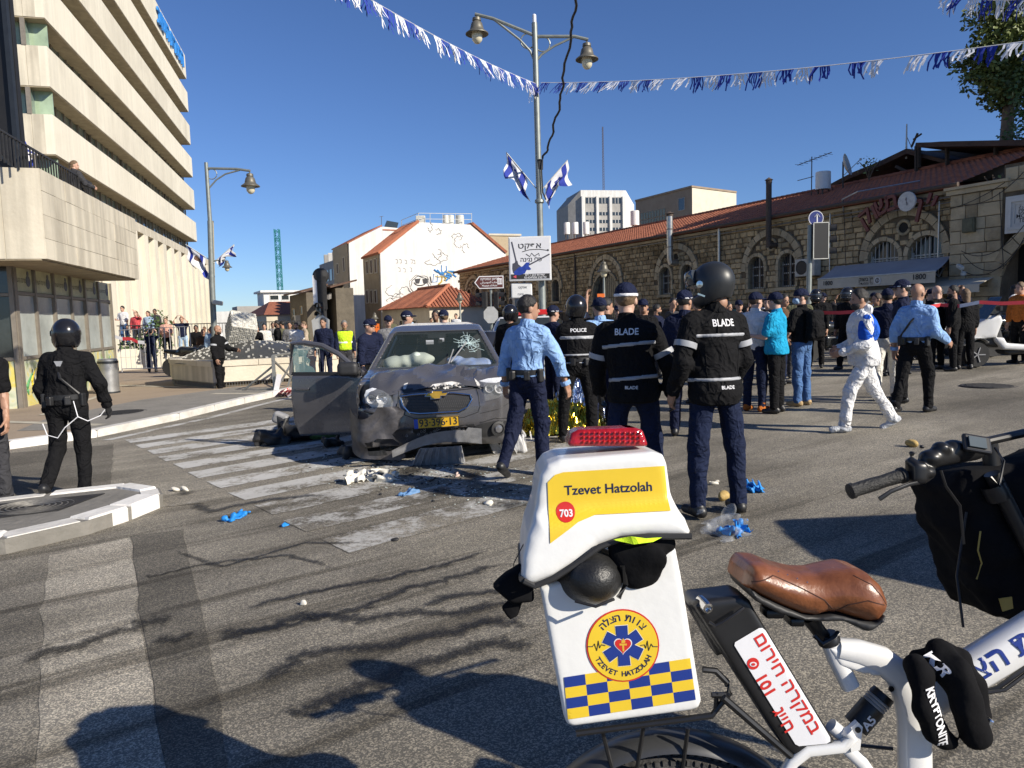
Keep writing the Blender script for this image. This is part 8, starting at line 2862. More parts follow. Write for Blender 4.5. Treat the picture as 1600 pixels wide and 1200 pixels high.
g = Grid(J['nb']+Vector((-.15,-.2,-.05)),J['nb']+Vector((.15,.05,.2)),.014); solid('hood',d_ell(g,J['nb']+Vector((0,-.075,.06)),(.095,.07,.075))+wave(g,.008,8,1),g,cloth('white'),t)
t,J = person('bald policeman in light blue shirt striding right past the man in white overalls',P(1428,645),-56,1.75,'sky','black',0.016,1,None,None,lean=3,yaw=-6,LL=((0.03,-0.30,-1),(0.0,-0.42,-1)),RL=((0.03,0.42,-1),(0.0,-0.02,-1)),LA=((0.25,-0.25,-1),(.1,.1,-1)),RA=((0.25,0.0,-1),(0.15,0.85,-0.5)),hem=0.03)
belt(t,J)
mb = MB(); mb.tube([J['shR']+Vector((-.05,-.03,.08)),J['pel'].lerp(J['nb'],.6)+Vector((0,-.165,0)),J['pel']+Vector((-.16,-.08,.12))],0.014,6); mb.build('shoulder_strap',M_GLV,t)
person('officer in navy cap and sunglasses just behind the bald policeman',P(1411,d=10.9),66,1.79,'navy','black',0.022,0,0,'pcap',glasses=True,yaw=14,sleeve=0.45)
person('police helper in pale trousers and blue cap behind the man in white overalls',P(1386,d=11.4),-30,1.70,'navy','ofwhite',0.022,1,0,'cap',LL=((.05,-.3,-1),(0,-.4,-1)),RL=((.05,.35,-1),(0,0,-1)))
t,J = person('helmeted rider in black leather walking away at the left',P(116,777),4,1.74,'black','black',0.014,1,None,'helmet',yaw=34,lean=9,LA=((0.28,-0.02,-1),(0.0,0.3,-1)),RA=((0.5,-0.05,-1),(0.02,0.45,-1)),LL=((0.06,0.0,-1),(0.02,-0.62,-0.8)),RL=((0.05,0.08,-1),(0.0,-0.10,-1)),gloves=True,hem=0.0,fat=0.08)
belt(t,J)
mb = MB(); p = J['pel'].lerp(J['nb'],.8); mb.slab([p+Vector((-.04,-.155,.04)),p+Vector((.04,-.155,.04)),p+Vector((0,-.15,-.05))],(0,.01,0)); mb.build('grey_patch',M_REFL,t)
mb = MB(); mb.tube([J['nb']+Vector((-.09,-.05,.02)),J['pel'].lerp(J['nb'],.55)+Vector((.02,-.165,0)),J['pel']+Vector((.17,-.06,.1))],.016,6); mb.build('sling',M_GLV,t)
mb = MB(); mb.tube([J['pel']+Vector((.15,-.16,.05)),J['pel']+Vector((.2,-.2,-.1)),J['pel']+Vector((.08,-.22,-.2)),J['pel']+Vector((-.0,-.21,-.3)),J['pel']+Vector((-.1,-.2,-.27)),J['pel']+Vector((-.15,-.17,-.16))],.005,5); mb.tube([J['pel']+Vector((.2,-.2,-.1)),J['pel']+Vector((.27,-.16,-.15)),J['wrR']+Vector((-.05,-.05,-.10)),J['wrR']+Vector((0,-.05,-.04))],.005,5); mb.build('white_cord',M_FWHT,t)
person('man in black tee and cargo trousers cut off by the left picture edge',P(-14,792),196,1.72,'black','dgrey',0.016,1,0,None,sleeve=0.45,LA=((0.10,0.1,-1),(0.12,0.35,-1)),RA=((0.2,0.1,-1),(0.0,0.3,-1)))
person('guard in black striped uniform standing before the domed planter',P(345,613),-104,1.75,'black','black',0.02,1,None,None,beard=1,RA=((0.18,0.02,-1),(0.0,0.35,-1)),LA=((0.15,0.5,-1),(0,1,-0.2)),armband=0.5,RL=((0.1,0.16,-1),(0,0.06,-1)),hem=-0.06)
person('woman with tied hair in dark top leaning on the podium railing',Vector((at(111,250,18.9).x,18.9,4.14)),-30,1.64,'dgrey','black',0.022,0,2,None,long_hair=True,lean=8,yaw=-50,RA=((.2,.5,-1),(-.2,1,-.2)))
# onlookers and responders further off
UPH = ((0.25,0.55,0.35),(-0.75,0.25,0.9))
FAR = [
 (193,33.6,1.2,170,1.78,'white','jean',None,0,0,'man in white tee with a small backpack strap at the left end of the terrace',dict(sleeve=.45,RA=((.1,.2,-1),(-.3,1,.2)))),
 (213,33.4,1.0,178,1.72,'red','dgrey',None,2,2,'woman in red blouse shading her eyes on the terrace',dict(long_hair=True,LA=UPH)),
 (232,33.8,1.0,172,1.70,'ltblue','jean',None,0,1,'long haired woman in pale blue on the terrace',dict(long_hair=True)),
 (243,34.2,1.05,180,1.74,'dgrey','black',None,3,0,'curly haired man behind the terrace shrub',{}),
 (233,29.6,.12,12,1.70,'navy','djean',None,0,0,'man in dark tee lifting his arms to photograph behind the crowd barrier',dict(sleeve=.45,LA=UPH,RA=UPH)),
 (259,32.2,.55,184,1.76,'salmon','black',None,0,2,'man in salmon shirt with folded arms beside the shrub',dict(fat=.15,RA=((.15,.2,-1),(-.7,.8,.5)),LA=((.15,.2,-1),(-.7,.8,.1)))),
 (284,31.6,.5,188,1.82,'navy','ltblue',None,0,1,'man in navy shirt and pale jeans shading his eyes with both hands',dict(LA=UPH,RA=UPH)),
 (306,29.5,.2,196,1.72,'black','black',None,3,0,'man in black coat leaning over the parked motorcycle',dict(lean=18)),
 (316,28.5,.1,200,1.62,'brown','dgrey',None,1,1,'shorter person in brown beside the man in black coat',dict(lean=10)),
 (329,28.0,.1,190,1.68,'ltblue','jean',None,1,0,'person in pale blue half hidden by the guard',{}),
 (336,30,.1,185,1.78,'white','black',None,3,0,'dark haired man in white behind the guard',{}),
 (391,30,.1,178,1.72,'ltan','dgrey',None,0,3,'grey haired person in beige beyond the dome',{}),
 (401,28,.1,160,1.66,'black','black',None,1,0,'person in black beyond the tilted cube',{}),
 (412,29,.1,200,1.70,'ofwhite','dgrey',None,0,0,'man in cream shirt with dark hair beyond the dome',{}),
 (433,27.2,.1,110,1.78,'black','black',None,1,0,'man in black jacket in profile beyond the dome',dict(beard=0)),
 (441,27.6,.1,75,1.76,'olive','dgrey',None,1,0,'man in olive jacket turned right beyond the dome',{}),
 (452,26.4,.1,190,1.70,'grey','black',None,1,0,'person in grey hoodie beyond the planter end',{}),
 (462,25.6,.1,184,1.66,'white','jean',None,0,1,'bearded man in white printed tee by the planter end',dict(beard=1,sleeve=.45)),
 (475,27.5,.1,120,1.70,'ltan','tan',None,2,2,'person in beige jacket by the open car door',{}),
 (505,20.5,0,172,1.80,'navy','navy',None,1,0,'smiling officer in navy uniform seen through the broken door window',{}),
 (537,19.6,0,205,1.70,'navy','dgrey',None,1,3,'man in yellow high visibility vest behind the open car door',dict(vest='hiviz',bands=((.45,.03),))),
 (567,13.2,0,240,1.66,'navy','black','pcap',0,0,'officer in navy cap bending at the dark car',dict(lean=14)),
 (581,15,0,150,1.66,'navy','black','cap',1,0,'responder with navy cap left of the orange notice',{}),
 (606,16,0,200,1.72,'grey','black','cap',0,1,'responder in grey between dark car and wreck',{}),
 (634,14,0,-80,1.77,'navy','navy','pcap',0,0,'officer in cap looking right over the wreck roof',{}),
 (681,17,0,175,1.80,'black','black',None,3,0,'tall man with dark hair above the wreck roof',{}),
 (694,13.4,0,30,1.74,'navy','navy','pcap',2,2,'officer with white patched cap above the wreck roof',{}),
 (797,12.5,0,-20,1.72,'black','black','helmet',1,None,'helmeted rider behind the striding policeman',{}),
 (863,12,0,-60,1.70,'navy','navy','pcap',0,0,'officer in dark cap turned right beside the policeman head',{}),
 (968,12.5,0,160,1.68,'navy','black','pcap',0,0,'officer in cap facing the camera behind the raised phone',{}),
 (1005,13,0,175,1.74,'black','black','cap',1,0,'man in black between the vest rider and the navy polo',{}),
 (1092,12,0,140,1.74,'black','dgrey','cap',0,0,'man in black and cap at the shoulder of the helmet man',{}),
 (1275,17.3,0,150,1.78,'black','black','helmet',1,None,'rider in black helmet standing near the traffic light pole',{}),
 (1325,16.4,0,120,1.78,'black','black','helmet',1,None,'rider in dark gear and helmet stepping behind the white overalls',dict(LL=((.05,-.2,-1),(0,-.3,-1)),RL=((.05,.25,-1),(0,0,-1)))),
 (1464,15.4,0,20,1.74,'black','black',None,2,None,'bald man in black jacket with white shoulder line beyond the bald policeman',dict(bands=((.86,.02),))),
 (1490,15.0,0,60,1.72,'black','black',None,1,0,'bearded man in black looking left by the scooter',dict(beard=0,yaw=20)),
 (1508,15.2,0,-10,1.64,'black','black',None,1,2,'long haired woman in black jacket beside the scooter',dict(long_hair=True)),
 (1594,15.8,0,100,1.72,'orange','black',None,0,2,'person in orange seen over the scooter at the picture edge',{}),
]
for (px,d,lf,hd,H,top,bot,gear,sk_,hr,lab,kw) in FAR:
 person(lab,P(px,d=d,lift=lf),hd,H,top,bot,0.03 if d < 18 else 0.036,sk_,hr,gear,**kw)
rr = random.Random(31)
cl_ = ['black','navy','dgrey','grey','brown','white','olive','black','ltblue']
NAMES = ['bareheaded onlooker in %s behind the red tape','onlooker in %s with long hair behind the red tape','onlooker in %s cap and jacket behind the red tape','bearded onlooker in %s behind the red tape']
seen = {}
for i in range(46):
 px = (1010 if i > 23 else 1095)+(i % 24)*21+rr.uniform(-9,9); d = rr.uniform(18.5,24) if i < 24 else rr.uniform(13.5,18)
 if 1505 < px < 1585 or (i < 24 and i % 6 == 4) or (i > 23 and 1255 < px < 1345): continue
 top = cl_[i % 9] if i < 24 else ['black','navy','dgrey','black','brown','olive'][i % 6]; kd = (i*5+i//9) % 4
 lab = NAMES[kd] % dict(dgrey='charcoal',ltblue='pale blue').get(top,top)
 if lab in seen:
  lab += ', %s' % ['near the traffic light pole','near the awning','near the stone gateway','near the masked man'][(3 if px < 1200 else 0 if px < 1330 else 1 if px < 1480 else 2)]
 for w_ in ('farther','nearer','half hidden'):
  if lab in seen: lab = ('%s onlooker' % w_).join(lab.split('onlooker',1)) if w_+' ' not in lab else lab
 seen[lab] = 1
 person(lab,P(px,d=d),180+rr.uniform(-60,60),rr.uniform(1.62,1.82),top,rr.choice(['black','dgrey','djean']),0.04,rr.choice([0,1,1,2]),rr.choice([0,0,1]),'cap' if kd == 2 else None,beard=0 if kd == 3 else None,long_hair=kd == 1,lean=rr.uniform(-2,9),yaw=rr.uniform(-50,50),RA=rr.choice([REL,((.2,.3,-1),(-.5,.9,.1)),((.4,.4,.1),(-.6,.3,1)),((.3,-.1,-1),(.1,.5,-.8))]),LA=rr.choice([REL,REL,((.2,.3,-1),(-.4,.9,-.2))]),RL=((.1,rr.uniform(-.1,.2),-1),(.03,-.05,-1)))
for i in range(14):
 px = (rr.uniform(376,482) if i < 7 else rr.uniform(296,345) if i < 10 else rr.uniform(575,720)); d = rr.uniform(33,42)
 c7_ = ['black','navy','grey','brown','white','olive','ltblue'][i % 7]
 person('small distant bystander in %s up the street ' % c7_.replace('ltb','pale b')+('beyond the domed planter' if i < 7 else 'behind the single armed lamp post' if i < 10 else 'behind the wrecked car'),P(px,d=d,lift=.1),180+rr.uniform(-70,70),rr.uniform(1.6,1.8),c7_,'dgrey',0.045,rr.choice([0,1]),rr.choice([0,1,2]),None,group='distant people up the street')
# people just outside the picture on the right, whose shadows fall across the road
person('bystander in black close outside the right picture edge',Vector((1.93,1.5,gz(1.9))),40,1.78,'black','black',0.03,1,0,None)
far_car('shading_van','white van added beyond the right picture edge to shade the road',(5.35,0.9,gz(5.3)),0,MATS['paint_white'],3.3,2.0)  # unseen van added so its shadow darkens the near right road
# ------------------------------------------------------------------ rescue e-bike in the foreground
BO = at(960,930,1.46)
MBK = Matrix(((rt[0],fw[0],up[0],BO[0]),(rt[1],fw[1],up[1],BO[1]),(rt[2],fw[2],up[2],BO[2]),(0,0,0,1)))
bike = thing('rescue_bicycle','white electric rescue bicycle with brown saddle and red lettered battery in the foreground','bicycle',M=MBK)
D0 = float((np.array(BO)-CAMP) @ fw)
def L(px,py,y=0.0):
 """a point of the bicycle: y metres behind its near side"""
 z = D0+y
 return Vector(((px-800)/FOC*z-(160/FOC)*D0,y,-(py-600)/FOC*z+(330/FOC)*D0))
def L2(px,py,y=0.0): p = L(px,py,y); return (p.x,p.z)
def GB(px,y0,y1,h,y=0.0,pad=.02):
 P_ = [L2(*q,y) for q in px]
 return Grid((min(p[0] for p in P_)-pad,y0,min(p[1] for p in P_)-pad),(max(p[0] for p in P_)+pad,y1,max(p[1] for p in P_)+pad),h)
M_BOXW = mat('box_white',(0.72,0.72,0.70),0.35,0,0.07,7,0.03,60,coat=.2,detail=12)
M_BOXY = mat('decal_yellow',(0.72,0.50,0.03),0.4,0,0.05)
M_BOXB = mat('decal_blue',(0.012,0.035,0.22),0.4,0,0.05)
M_DRED = mat('decal_red',(0.55,0.025,0.02),0.4,0,0.05)
M_DWH = mat('decal_white',(0.70,0.70,0.72),0.4,0,0.04)
M_INKB = mat('decal_navy',(0.01,0.015,0.06),0.45)
M_BK = mat('bike_black',(0.015,0.015,0.016),0.35,0.1,0.2,12)
M_BKW = mat('bike_white',(0.70,0.70,0.69),0.25,0,0.05,6,coat=.5)
M_FAB = mat('black_fabric',(0.007,0.007,0.008),0.95,0,0.25,25,0.12,60,spec=.12)
box = thing('delivery_box','white and yellow rescue cargo box jammed open by a helmet on the bicycle rack','box',M=MBK)
# base of the box
pl_ = [L2(838,915),L2(1060,850),L2(1070,900),L2(1102,1098),L2(1096,1112),L2(1080,1117),L2(895,1142),L2(882,1137),L2(876,1120)]
g = Grid((-0.16,-0.03,-0.30),(0.22,0.36,0.14),0.0042)
pd_ = poly2(g.X,g.Z,pl_)
d = smax(pd_+0.006,np.abs(g.Y-0.15)-0.15,0.013)
d = smax(d,-(smax(pd_+0.03,0.06-g.Z+0*g.X,0.01)+0*g.Y-0.0+np.maximum(0,np.abs(g.Y-0.15)-0.125)*9),0.004)
base = solid('base',d,g,M_BOXW,box,True)
bb_ = bvh_of(base)
# lid
g = Grid((-0.20,-0.06,-0.01),(0.19,0.36,0.30),0.0042)
upl = [L2(834,850),L2(838,775),L2(844,745),L2(856,728),L2(876,719),L2(1022,707),L2(1040,712),L2(1046,726),L2(1056,800),L2(1060,840),L2(960,850),L2(900,880)]
skirt = [L2(814,900),L2(816,870),L2(826,838),L2(842,815),L2(1050,795),L2(1070,812),L2(1079,832),L2(1072,836),L2(1010,834),L2(968,838),L2(935,850),L2(900,876),L2(865,898),L2(835,910),L2(820,911)]
d1 = smax(poly2(g.X,g.Z,upl),np.abs(g.Y-0.155)-0.14,0.02)
d2 = smax(poly2(g.X,g.Z,skirt),np.abs(g.Y-0.15)-0.165-0.10*np.clip((0.13-g.Z)*1.2,-0.35,0.1),0.025)
d = smin(d1,d2,0.035)
d = np.maximum(d,-smax(poly2(g.X,g.Z,[L2(826,915),L2(850,895),L2(905,860),L2(960,828),L2(1062,826),L2(1062,850)]),np.abs(g.Y-0.15)-0.13,0.01))
lid = solid('lid',d,g,M_BOXW,box,True)
lb_ = bvh_of(lid)
edge = [L2(818,903),L2(835,911),L2(865,899),L2(900,877),L2(935,851),L2(968,839),L2(1010,835),L2(1077,835)]
mb = MB(); mb.tube([Vector((a,-0.022+0.004*i/7,b)) for i,(a,b) in enumerate(edge)],0.0065,7); mb.tube([Vector((edge[0][0]-.004,y,edge[0][1]+.002)) for y in (-.02,.1,.3)],0.006,6); mb.build('rubber_edge',M_PLAS,lid,True)
MFB = Matrix(((1,0,0,0),(0,0,-1,-0.25),(0,1,0,0),(0,0,0,1)))
def decal(name,P2,mt,parent,bvx,off,sub=0.025,Fs=None):
 V = [Vector((a,b,0)) for a,b in P2]
 V,F_ = wrap(V,Fs or [tuple(range(len(V)))],bvx,MFB,off,1.0,sub)
 mb = MB(); mb.add(V,F_); return mb.build(name,mt,parent)
def txt(s_,px,py,size,mt,parent,bvx,off,rot=0.0,bold=0.0,y=0.0,sx=1.0,al='CENTER',sub=0.0):
 V,Fs = text_geo(s_,size,bold,al,sx)
 c,s2 = math.cos(rot),math.sin(rot)
 o = L2(px,py,y)
 return decal('lettering',[(o[0]+v.x*c-v.y*s2,o[1]+v.x*s2+v.y*c) for v in V],mt,parent,bvx,off,sub,Fs)
yp = decal('yellow_panel',[L2(*q) for q in ((856,755),(868,743),(881,739),(1041,729),(1047,797),(930,804),(903,814),(859,846))],M_BOXY,lid,lb_,0.0022,.009)
txt('Tzevet Hatzolah',950,763,0.0275,M_INKB,yp,lb_,0.0030,0.05,0.014,0.02)
def disc(cx_,cy_,r,n=40): o = L2(cx_,cy_); return [(o[0]+r*math.cos(2*PI*k/n),o[1]+r*math.sin(2*PI*k/n)) for k in range(n)]
rc = decal('number_disc',disc(884,800,0.0195),M_DRED,lid,lb_,0.0032,.009)
txt('703',884,800,0.0185,M_DWH,rc,lb_,0.0040,0.05,0.03,0.02)
sidep = MB(); lp_ = [(-0.163,.06,L2(0,850)[1]),(-0.163,.24,L2(0,850)[1])]
# base decals: checks, roundel
bl,br_,tl_,tr_ = (Vector(L2(*q)) for q in ((887.5,1124),(1087,1093),(881,1058),(1078,1028)))
for i in range(6):
 for j in range(4):
  def cc(a,b): q = bl.lerp(br_,a/6).lerp(tl_.lerp(tr_,a/6),b/4); return (q.x,q.y)
  decal('check',[cc(i,j),cc(i+1,j),cc(i+1,j+1),cc(i,j+1)],M_BOXB if (i+j) % 2 else M_BOXY,base,bb_,0.0014,.012)
RC,RR = (973,1008),0.0745
r0 = decal('roundel_ring',disc(*RC,RR),M_DRED,base,bb_,0.0018)
r1 = decal('roundel',disc(*RC,RR-0.003),M_BOXY,r0,bb_,0.0026)
o = L2(*RC)
def star(w,l,off,mt,nm):
 P_ = []
 for k in range(6):
  a = PI/2+k*PI/3+0.08
  ux,uy = math.cos(a),math.sin(a)
  P_ += [(o[0]+ux*l+uy*w,o[1]+uy*l-ux*w),(o[0]+ux*l-uy*w,o[1]+uy*l+ux*w)]
  b = a+PI/6
  P_.append((o[0]+math.cos(b)*w*1.9,o[1]+math.sin(b)*w*1.9))
 return decal(nm,P_,mt,r1,bb_,off,0.0)
star(0.0135,0.042,0.0031,M_DWH,'star_border'); star(0.0125,0.041,0.0035,M_INKB,'star_line'); star(0.0115,0.040,0.0039,M_BOXB,'star')
ht = [(o[0]+0.0145*math.sin(t)**3*1.15,o[1]+0.001+0.00105*(13*math.cos(t)-5*math.cos(2*t)-2*math.cos(3*t)-math.cos(4*t))) for t in [2*PI*k/30 for k in range(30)]]
decal('heart',[(o[0]+(a-o[0])*1.12,o[1]+(b-o[1])*1.12) for a,b in ht],M_DWH,r1,bb_,0.0043,0); hrt = decal('heart',ht,M_DRED,r1,bb_,0.0047,0)
for P_ in ([(-.0075,.005),(.0075,.005),(.0075,.001),(-.0075,.001)],[(-.002,.001),(.002,.001),(.0025,-.011),(-.001,-.011)],[(-.004,.008),(0,.016),(.005,.009),(.003,.006),(-.003,.006)]):
 decal('torch',[(o[0]+a,o[1]+b) for a,b in P_],mat('decal_gold',(0.65,0.38,0.04),0.4),hrt,bb_,0.0051,0)
for sg in (-1,1):
 pts = [(o[0]+sg*a,o[1]+b) for a,b in ((.071,-.002),(.062,-.002),(.058,.004),(.053,-.010),(.050,.010),(.047,-.005),(.044,.002),(.036,0))]
 V,_ = wrap([Vector((a,b,0)) for a,b in pts],[],bb_,MFB,0.0032,1)
 mb = MB(); mb.tube(V,0.0009,4); mb.build('pulse_line',M_INKB,r1)
def arctext(s_,r,a0,da,size,flip,bold):
 for k,ch in enumerate(s_):
  if ch == ' ': continue
  a = a0+da*k
  V,Fs = text_geo(ch,size,bold)
  rot = a-PI/2 if not flip else a+PI/2
  c,s2 = math.cos(rot),math.sin(rot)
  px_,pz_ = o[0]+r*math.cos(a),o[1]+r*math.sin(a)
  decal('lettering',[(px_+v.x*c-v.y*s2,pz_+v.x*s2+v.y*c) for v in V],M_INKB,r1,bb_,0.0032,0,Fs)
arctext(rtl('צוות הצלה'),0.057,PI/2+0.80,-0.20,0.021,False,0.02)
arctext('TZEVET HATZOLAH',0.058,PI*1.5-1.06,0.157,0.0145,True,0.025)
# red beacon on the lid
bc = thing('red_beacon','red flashing light bar with black base on top of the cargo box','beacon',M=MBK)
g = Grid((-0.10,0.04,0.20),(0.09,0.22,0.33),0.004)
yb = 0.13
pb = [L2(890,703,.1),L2(886,690,.1),L2(891,676,.1),L2(903,670,.1),L2(990,667,.1),L2(1002,671,.1),L2(1009,690,.1),L2(1010,700,.1)]
d = smax(poly2(g.X,g.Z,pb),np.abs(g.Y-yb)-0.055,0.012)
zc = L2(950,696,.1)[1]
solid('lens',np.maximum(d,zc-g.Z),g,mat('beacon_red',(0.30,0.008,0.012),0.12,0,0.4,40,0.25,60,spec=.7),bc)
db = smax(np.maximum(poly2(g.X,g.Z,[L2(886,708,.1),L2(884,695,.1),L2(1012,693,.1),L2(1012,706,.1)]),0),np.abs(g.Y-yb)-0.058,0.006)
solid('plinth',np.maximum(db,g.Z-zc+0.001),g,M_BK,bc)
mb = MB()
for i in range(12):
 for j in range(3):
  q = L(912+i*8,676+j*7,.072); mb.lathe([(0.0032,0),(0.002,0.002),(0.0004,0.0025)],q,(0,-1,0),8)
mb.build('diodes',mat('diode_red',(0.45,0.012,0.012),0.2,0,0.1,spec=.6),bc)['kind'] = 'stuff'
# helmet, vest and straps stuffed under the lid
hm = thing('stuffed_helmet','black textured helmet wedged between lid and cargo box','helmet',M=MBK)
g = Grid((-0.12,-0.09,-0.05),(0.06,0.16,0.10),0.005)
c = L(926,903); 
d = smin(d_ell(g,(c.x,0.03,c.z),(0.066,0.085,0.058)),d_ell(g,(c.x-0.02,0.06,c.z-0.012),(0.066,0.07,0.05)),0.02)
d = smax(d,-(np.abs(g.Z-(c.z-0.042)-0.5*(g.X-c.x)**2*8)-0.002)+0*g.Y,0.002) if False else d
solid('shell',d,g,mat('pebbled_black',(0.013,0.013,0.013),0.42,0,0.2,20,0.15,200),hm)
mb = MB(); mb.tube([Vector((c.x-0.04,-0.045,c.z-0.034)),Vector((c.x,-0.055,c.z-0.042)),Vector((c.x+0.038,-0.045,c.z-0.03))],0.003,6); mb.tube([Vector((c.x+.058,-.02,c.z+.03)),Vector((c.x+.066,-.01,c.z-.01)),Vector((c.x+.05,-.02,c.z-.035))],.006,6); mb.build('trim',M_BK,hm,True)
vs = thing('stuffed_vest','black fabric bundle with a bright yellow green edge under the lid','vest',M=MBK)
g = Grid((-0.01,-0.05,-0.02),(0.13,0.16,0.125),0.005)
a,b = L(985,865),L(1030,860)
d = smin(d_cap(g,(L(965,850).x,0.01,a.z+.01),(L(1040,843).x,0.01,b.z+.018),0.022,0.016),d_ell(g,(L(998,880).x,0.0,a.z-0.025),(0.046,0.03,0.045)),0.02)
d = smin(d,d_ell(g,(L(1015,865).x,-.005,a.z),(0.035,0.03,0.03)),.02)+wave(g,0.007,14,6)
solid('fabric',d,g,M_FAB,vs)
mb = MB(); mb.slab([L(958,843,-.03),L(985,838,-.035),L(1010,841,-.03),L(1034,839,-.02),L(1020,846,-.03),L(990,850,-.038)],(0,-.004,0)); mb.build('yellow_edge',mat('cloth_hiviz',(0.5,.72,.03),.8),vs)
sp_ = thing('black_strap','black strap pouch hanging from the left of the cargo box','strap',M=MBK)
g = Grid((-0.26,-0.02,-0.08),(-0.12,0.12,0.06),0.005)
d = np.minimum(smax(poly2(g.X,g.Z,[L2(772,925),L2(790,905),L2(812,888),L2(832,910),L2(834,945),L2(800,945)]),np.abs(g.Y-.05)-.03,.01),smax(poly2(g.X,g.Z,[L2(782,960),L2(800,945),L2(815,950),L2(808,972),L2(797,977)]),np.abs(g.Y-.05)-.008,.006))
solid('pouch',d+wave(g,.003,12,2),g,M_FAB,sp_)
mb = MB(); mb.tube([L(800,905,.05),L(803,880,.05),L(812,862,.05),L(818,850,.05)],0.0012,5); mb.build('cord',M_BK,sp_)
# rack, mudguard, rear wheel
mb = MB()
for y in (0.05,0.25):
 mb.tube([L(900,1146,y),L(1112,1118,y),L(1140,1082,y),L(1136,1066,y),L(1118,1048,y),L(1098,1046,y)],0.007,8)
mb.tube([L(1136,1070,.05),L(1136,1070,.25)],.006,6); mb.tube([L(1112,1086,.05),L(1140,1086,.05)],.006,6); mb.tube([L(1120,1082,.05),L(1118,1112,.05)],.005,6)
for x0,x1 in ((940,965),(1005,990),(1075,1062)): mb.tube([L(x0,1138,.08),L(x1,1235,.1)],0.0045,6)
mb.tube([L(1130,1090,.03),L(1236,1182,.03)],.008,8); mb.tube([L(1126,1088,.22),L(1236,1182,.2)],.008,8)
mb.build('rack',M_BK,bike,True)['kind'] = 'stuff'
wc = L(1052,1392,0.14)
def wheel(c,R,r,nm):
 mb = MB()
 prof = [(R-0.05,-r*.8),(R-0.02,-r),(R-0.006,-r*.75),(R,-r*.3),(R,r*.3),(R-0.006,r*.75),(R-0.02,r),(R-0.05,r*.8)]
 mb.lathe(prof,c,(0,1,0),64,cap=False)
 w = mb.build(nm,mat('bike_tyre',(0.045,0.042,0.04),0.9,0,0.3,20,0.4,60),bike,True,40)
 mb = MB()
 for k in range(110):
  a = 2*PI*k/110
  for j,yy in enumerate((-r*.85,-r*.4,0,r*.4,r*.85)):
   a2 = a+(j % 2)*PI/110
   rr_ = R-(0.012 if abs(yy) > r*.6 else 0.0)
   mb.box(c+Vector((rr_*math.cos(a2),yy,rr_*math.sin(a2))),(0.009,r*.34,0.011),Matrix.Rotation(-a2,3,'Y'))
 mb.build('tread',MATS['bike_tyre'],w)['kind'] = 'stuff'
 mb = MB(); mb.lathe([(R-0.055,-.02),(R-.075,-.015),(R-.075,.015),(R-.055,.02)],c,(0,1,0),40,cap=False); mb.lathe([(.05,-.05),(.06,0),(.05,.05)],c,(0,1,0),16); mb.build('rim',M_BK,w,True)
 mb = MB()
 for k in range(28): a = 2*PI*k/28; mb.tube([c+Vector((.04*math.cos(a+.6),.03*(-1)**k,.04*math.sin(a+.6))),c+Vector(((R-.07)*math.cos(a),0,(R-.07)*math.sin(a)))],.0012,4)
 mb.build('spokes',M_CHR,w)['kind'] = 'stuff'
 return w
wheel(wc,0.318,0.042,'wheel')
mb = MB()
R_ = 0.345
prof = [(-0.05,-.014),(-.042,0.002),(-.02,.012),(.02,.012),(.042,.002),(.05,-.014)]
V,Fs = [],[]
nA = 40
for i in range(nA+1):
 a = math.radians(200)+(math.radians(20)-math.radians(200))*i/nA
 for (yy,hh) in prof: V.append(wc+Vector(((R_+hh)*math.cos(a),yy,(R_+hh)*math.sin(a))))
for i in range(nA):
 for j in range(5): Fs.append((i*6+j,(i+1)*6+j,(i+1)*6+j+1,i*6+j+1))
mesh('mudguard',V,Fs,mat('mudguard_grey',(0.055,0.056,0.058),0.3,0.3,0.1),bike,True)
# battery
g = GB([(1080,935),(1322,1200)],-.01,.16,.005)
pbt = [L2(1086,952),L2(1096,945),L2(1165,937),L2(1180,945),L2(1186,958),L2(1320,1178),L2(1310,1190),L2(1252,1196),L2(1234,1180)]
d = smax(poly2(g.X,g.Z,pbt),np.abs(g.Y-.075)-.05,.014)
d = smin(d,smax(poly2(g.X,g.Z,[L2(1082,955),L2(1090,950),L2(1140,1035),L2(1130,1040)]),np.abs(g.Y-.075)-.03,.006),.004)
bt = solid('battery',d,g,M_BK,bike,True); btb = bvh_of(bt)
lbp = [(1148,1003),(1185,981),(1191,981),(1196,985),(1297,1152),(1297,1158),(1291,1161),(1248,1165),(1242,1162),(1147,1008)]
lb2 = decal('label',[L2(*q,.025) for q in lbp],M_DWH,bt,btb,.0025,.01)
ang = math.radians(-59)
txt(rtl('במקרה חירום'),1229,1067,.0365,M_DRED,lb2,btb,.0034,ang,.014,.025,1.15)
txt(rtl('חייג'),1224,1124,.037,M_DRED,lb2,btb,.0034,ang,.014,.025)
txt('101',1195,1070,.034,M_DRED,lb2,btb,.0034,ang,.03,.025)
oo = L2(1176,1036,.025)
ph = decal('phone_mark',[(oo[0]+.0125*math.cos(2*PI*k/20),oo[1]+.0125*math.sin(2*PI*k/20)) for k in range(20)],M_DRED,lb2,btb,.0034,0)
decal('phone_mark',[(oo[0]+.0075*math.cos(2*PI*k/16),oo[1]-.001+.005*math.sin(2*PI*k/16)) for k in range(16)],M_DWH,ph,btb,.0042,0)
decal('phone_mark',[(oo[0]+.004*math.cos(2*PI*k/16),oo[1]-.001+.003*math.sin(2*PI*k/16)) for k in range(16)],M_DRED,ph,btb,.005,0)
mb = MB(); mb.lathe([(.012,0),(.0125,.03),(.011,.036),(.007,.037),(.006,.03)],L(1094,938,.05),L(1112,957,.0)-L(1094,938,.05),16); mb.build('key_lock',M_CHR,bt,True)
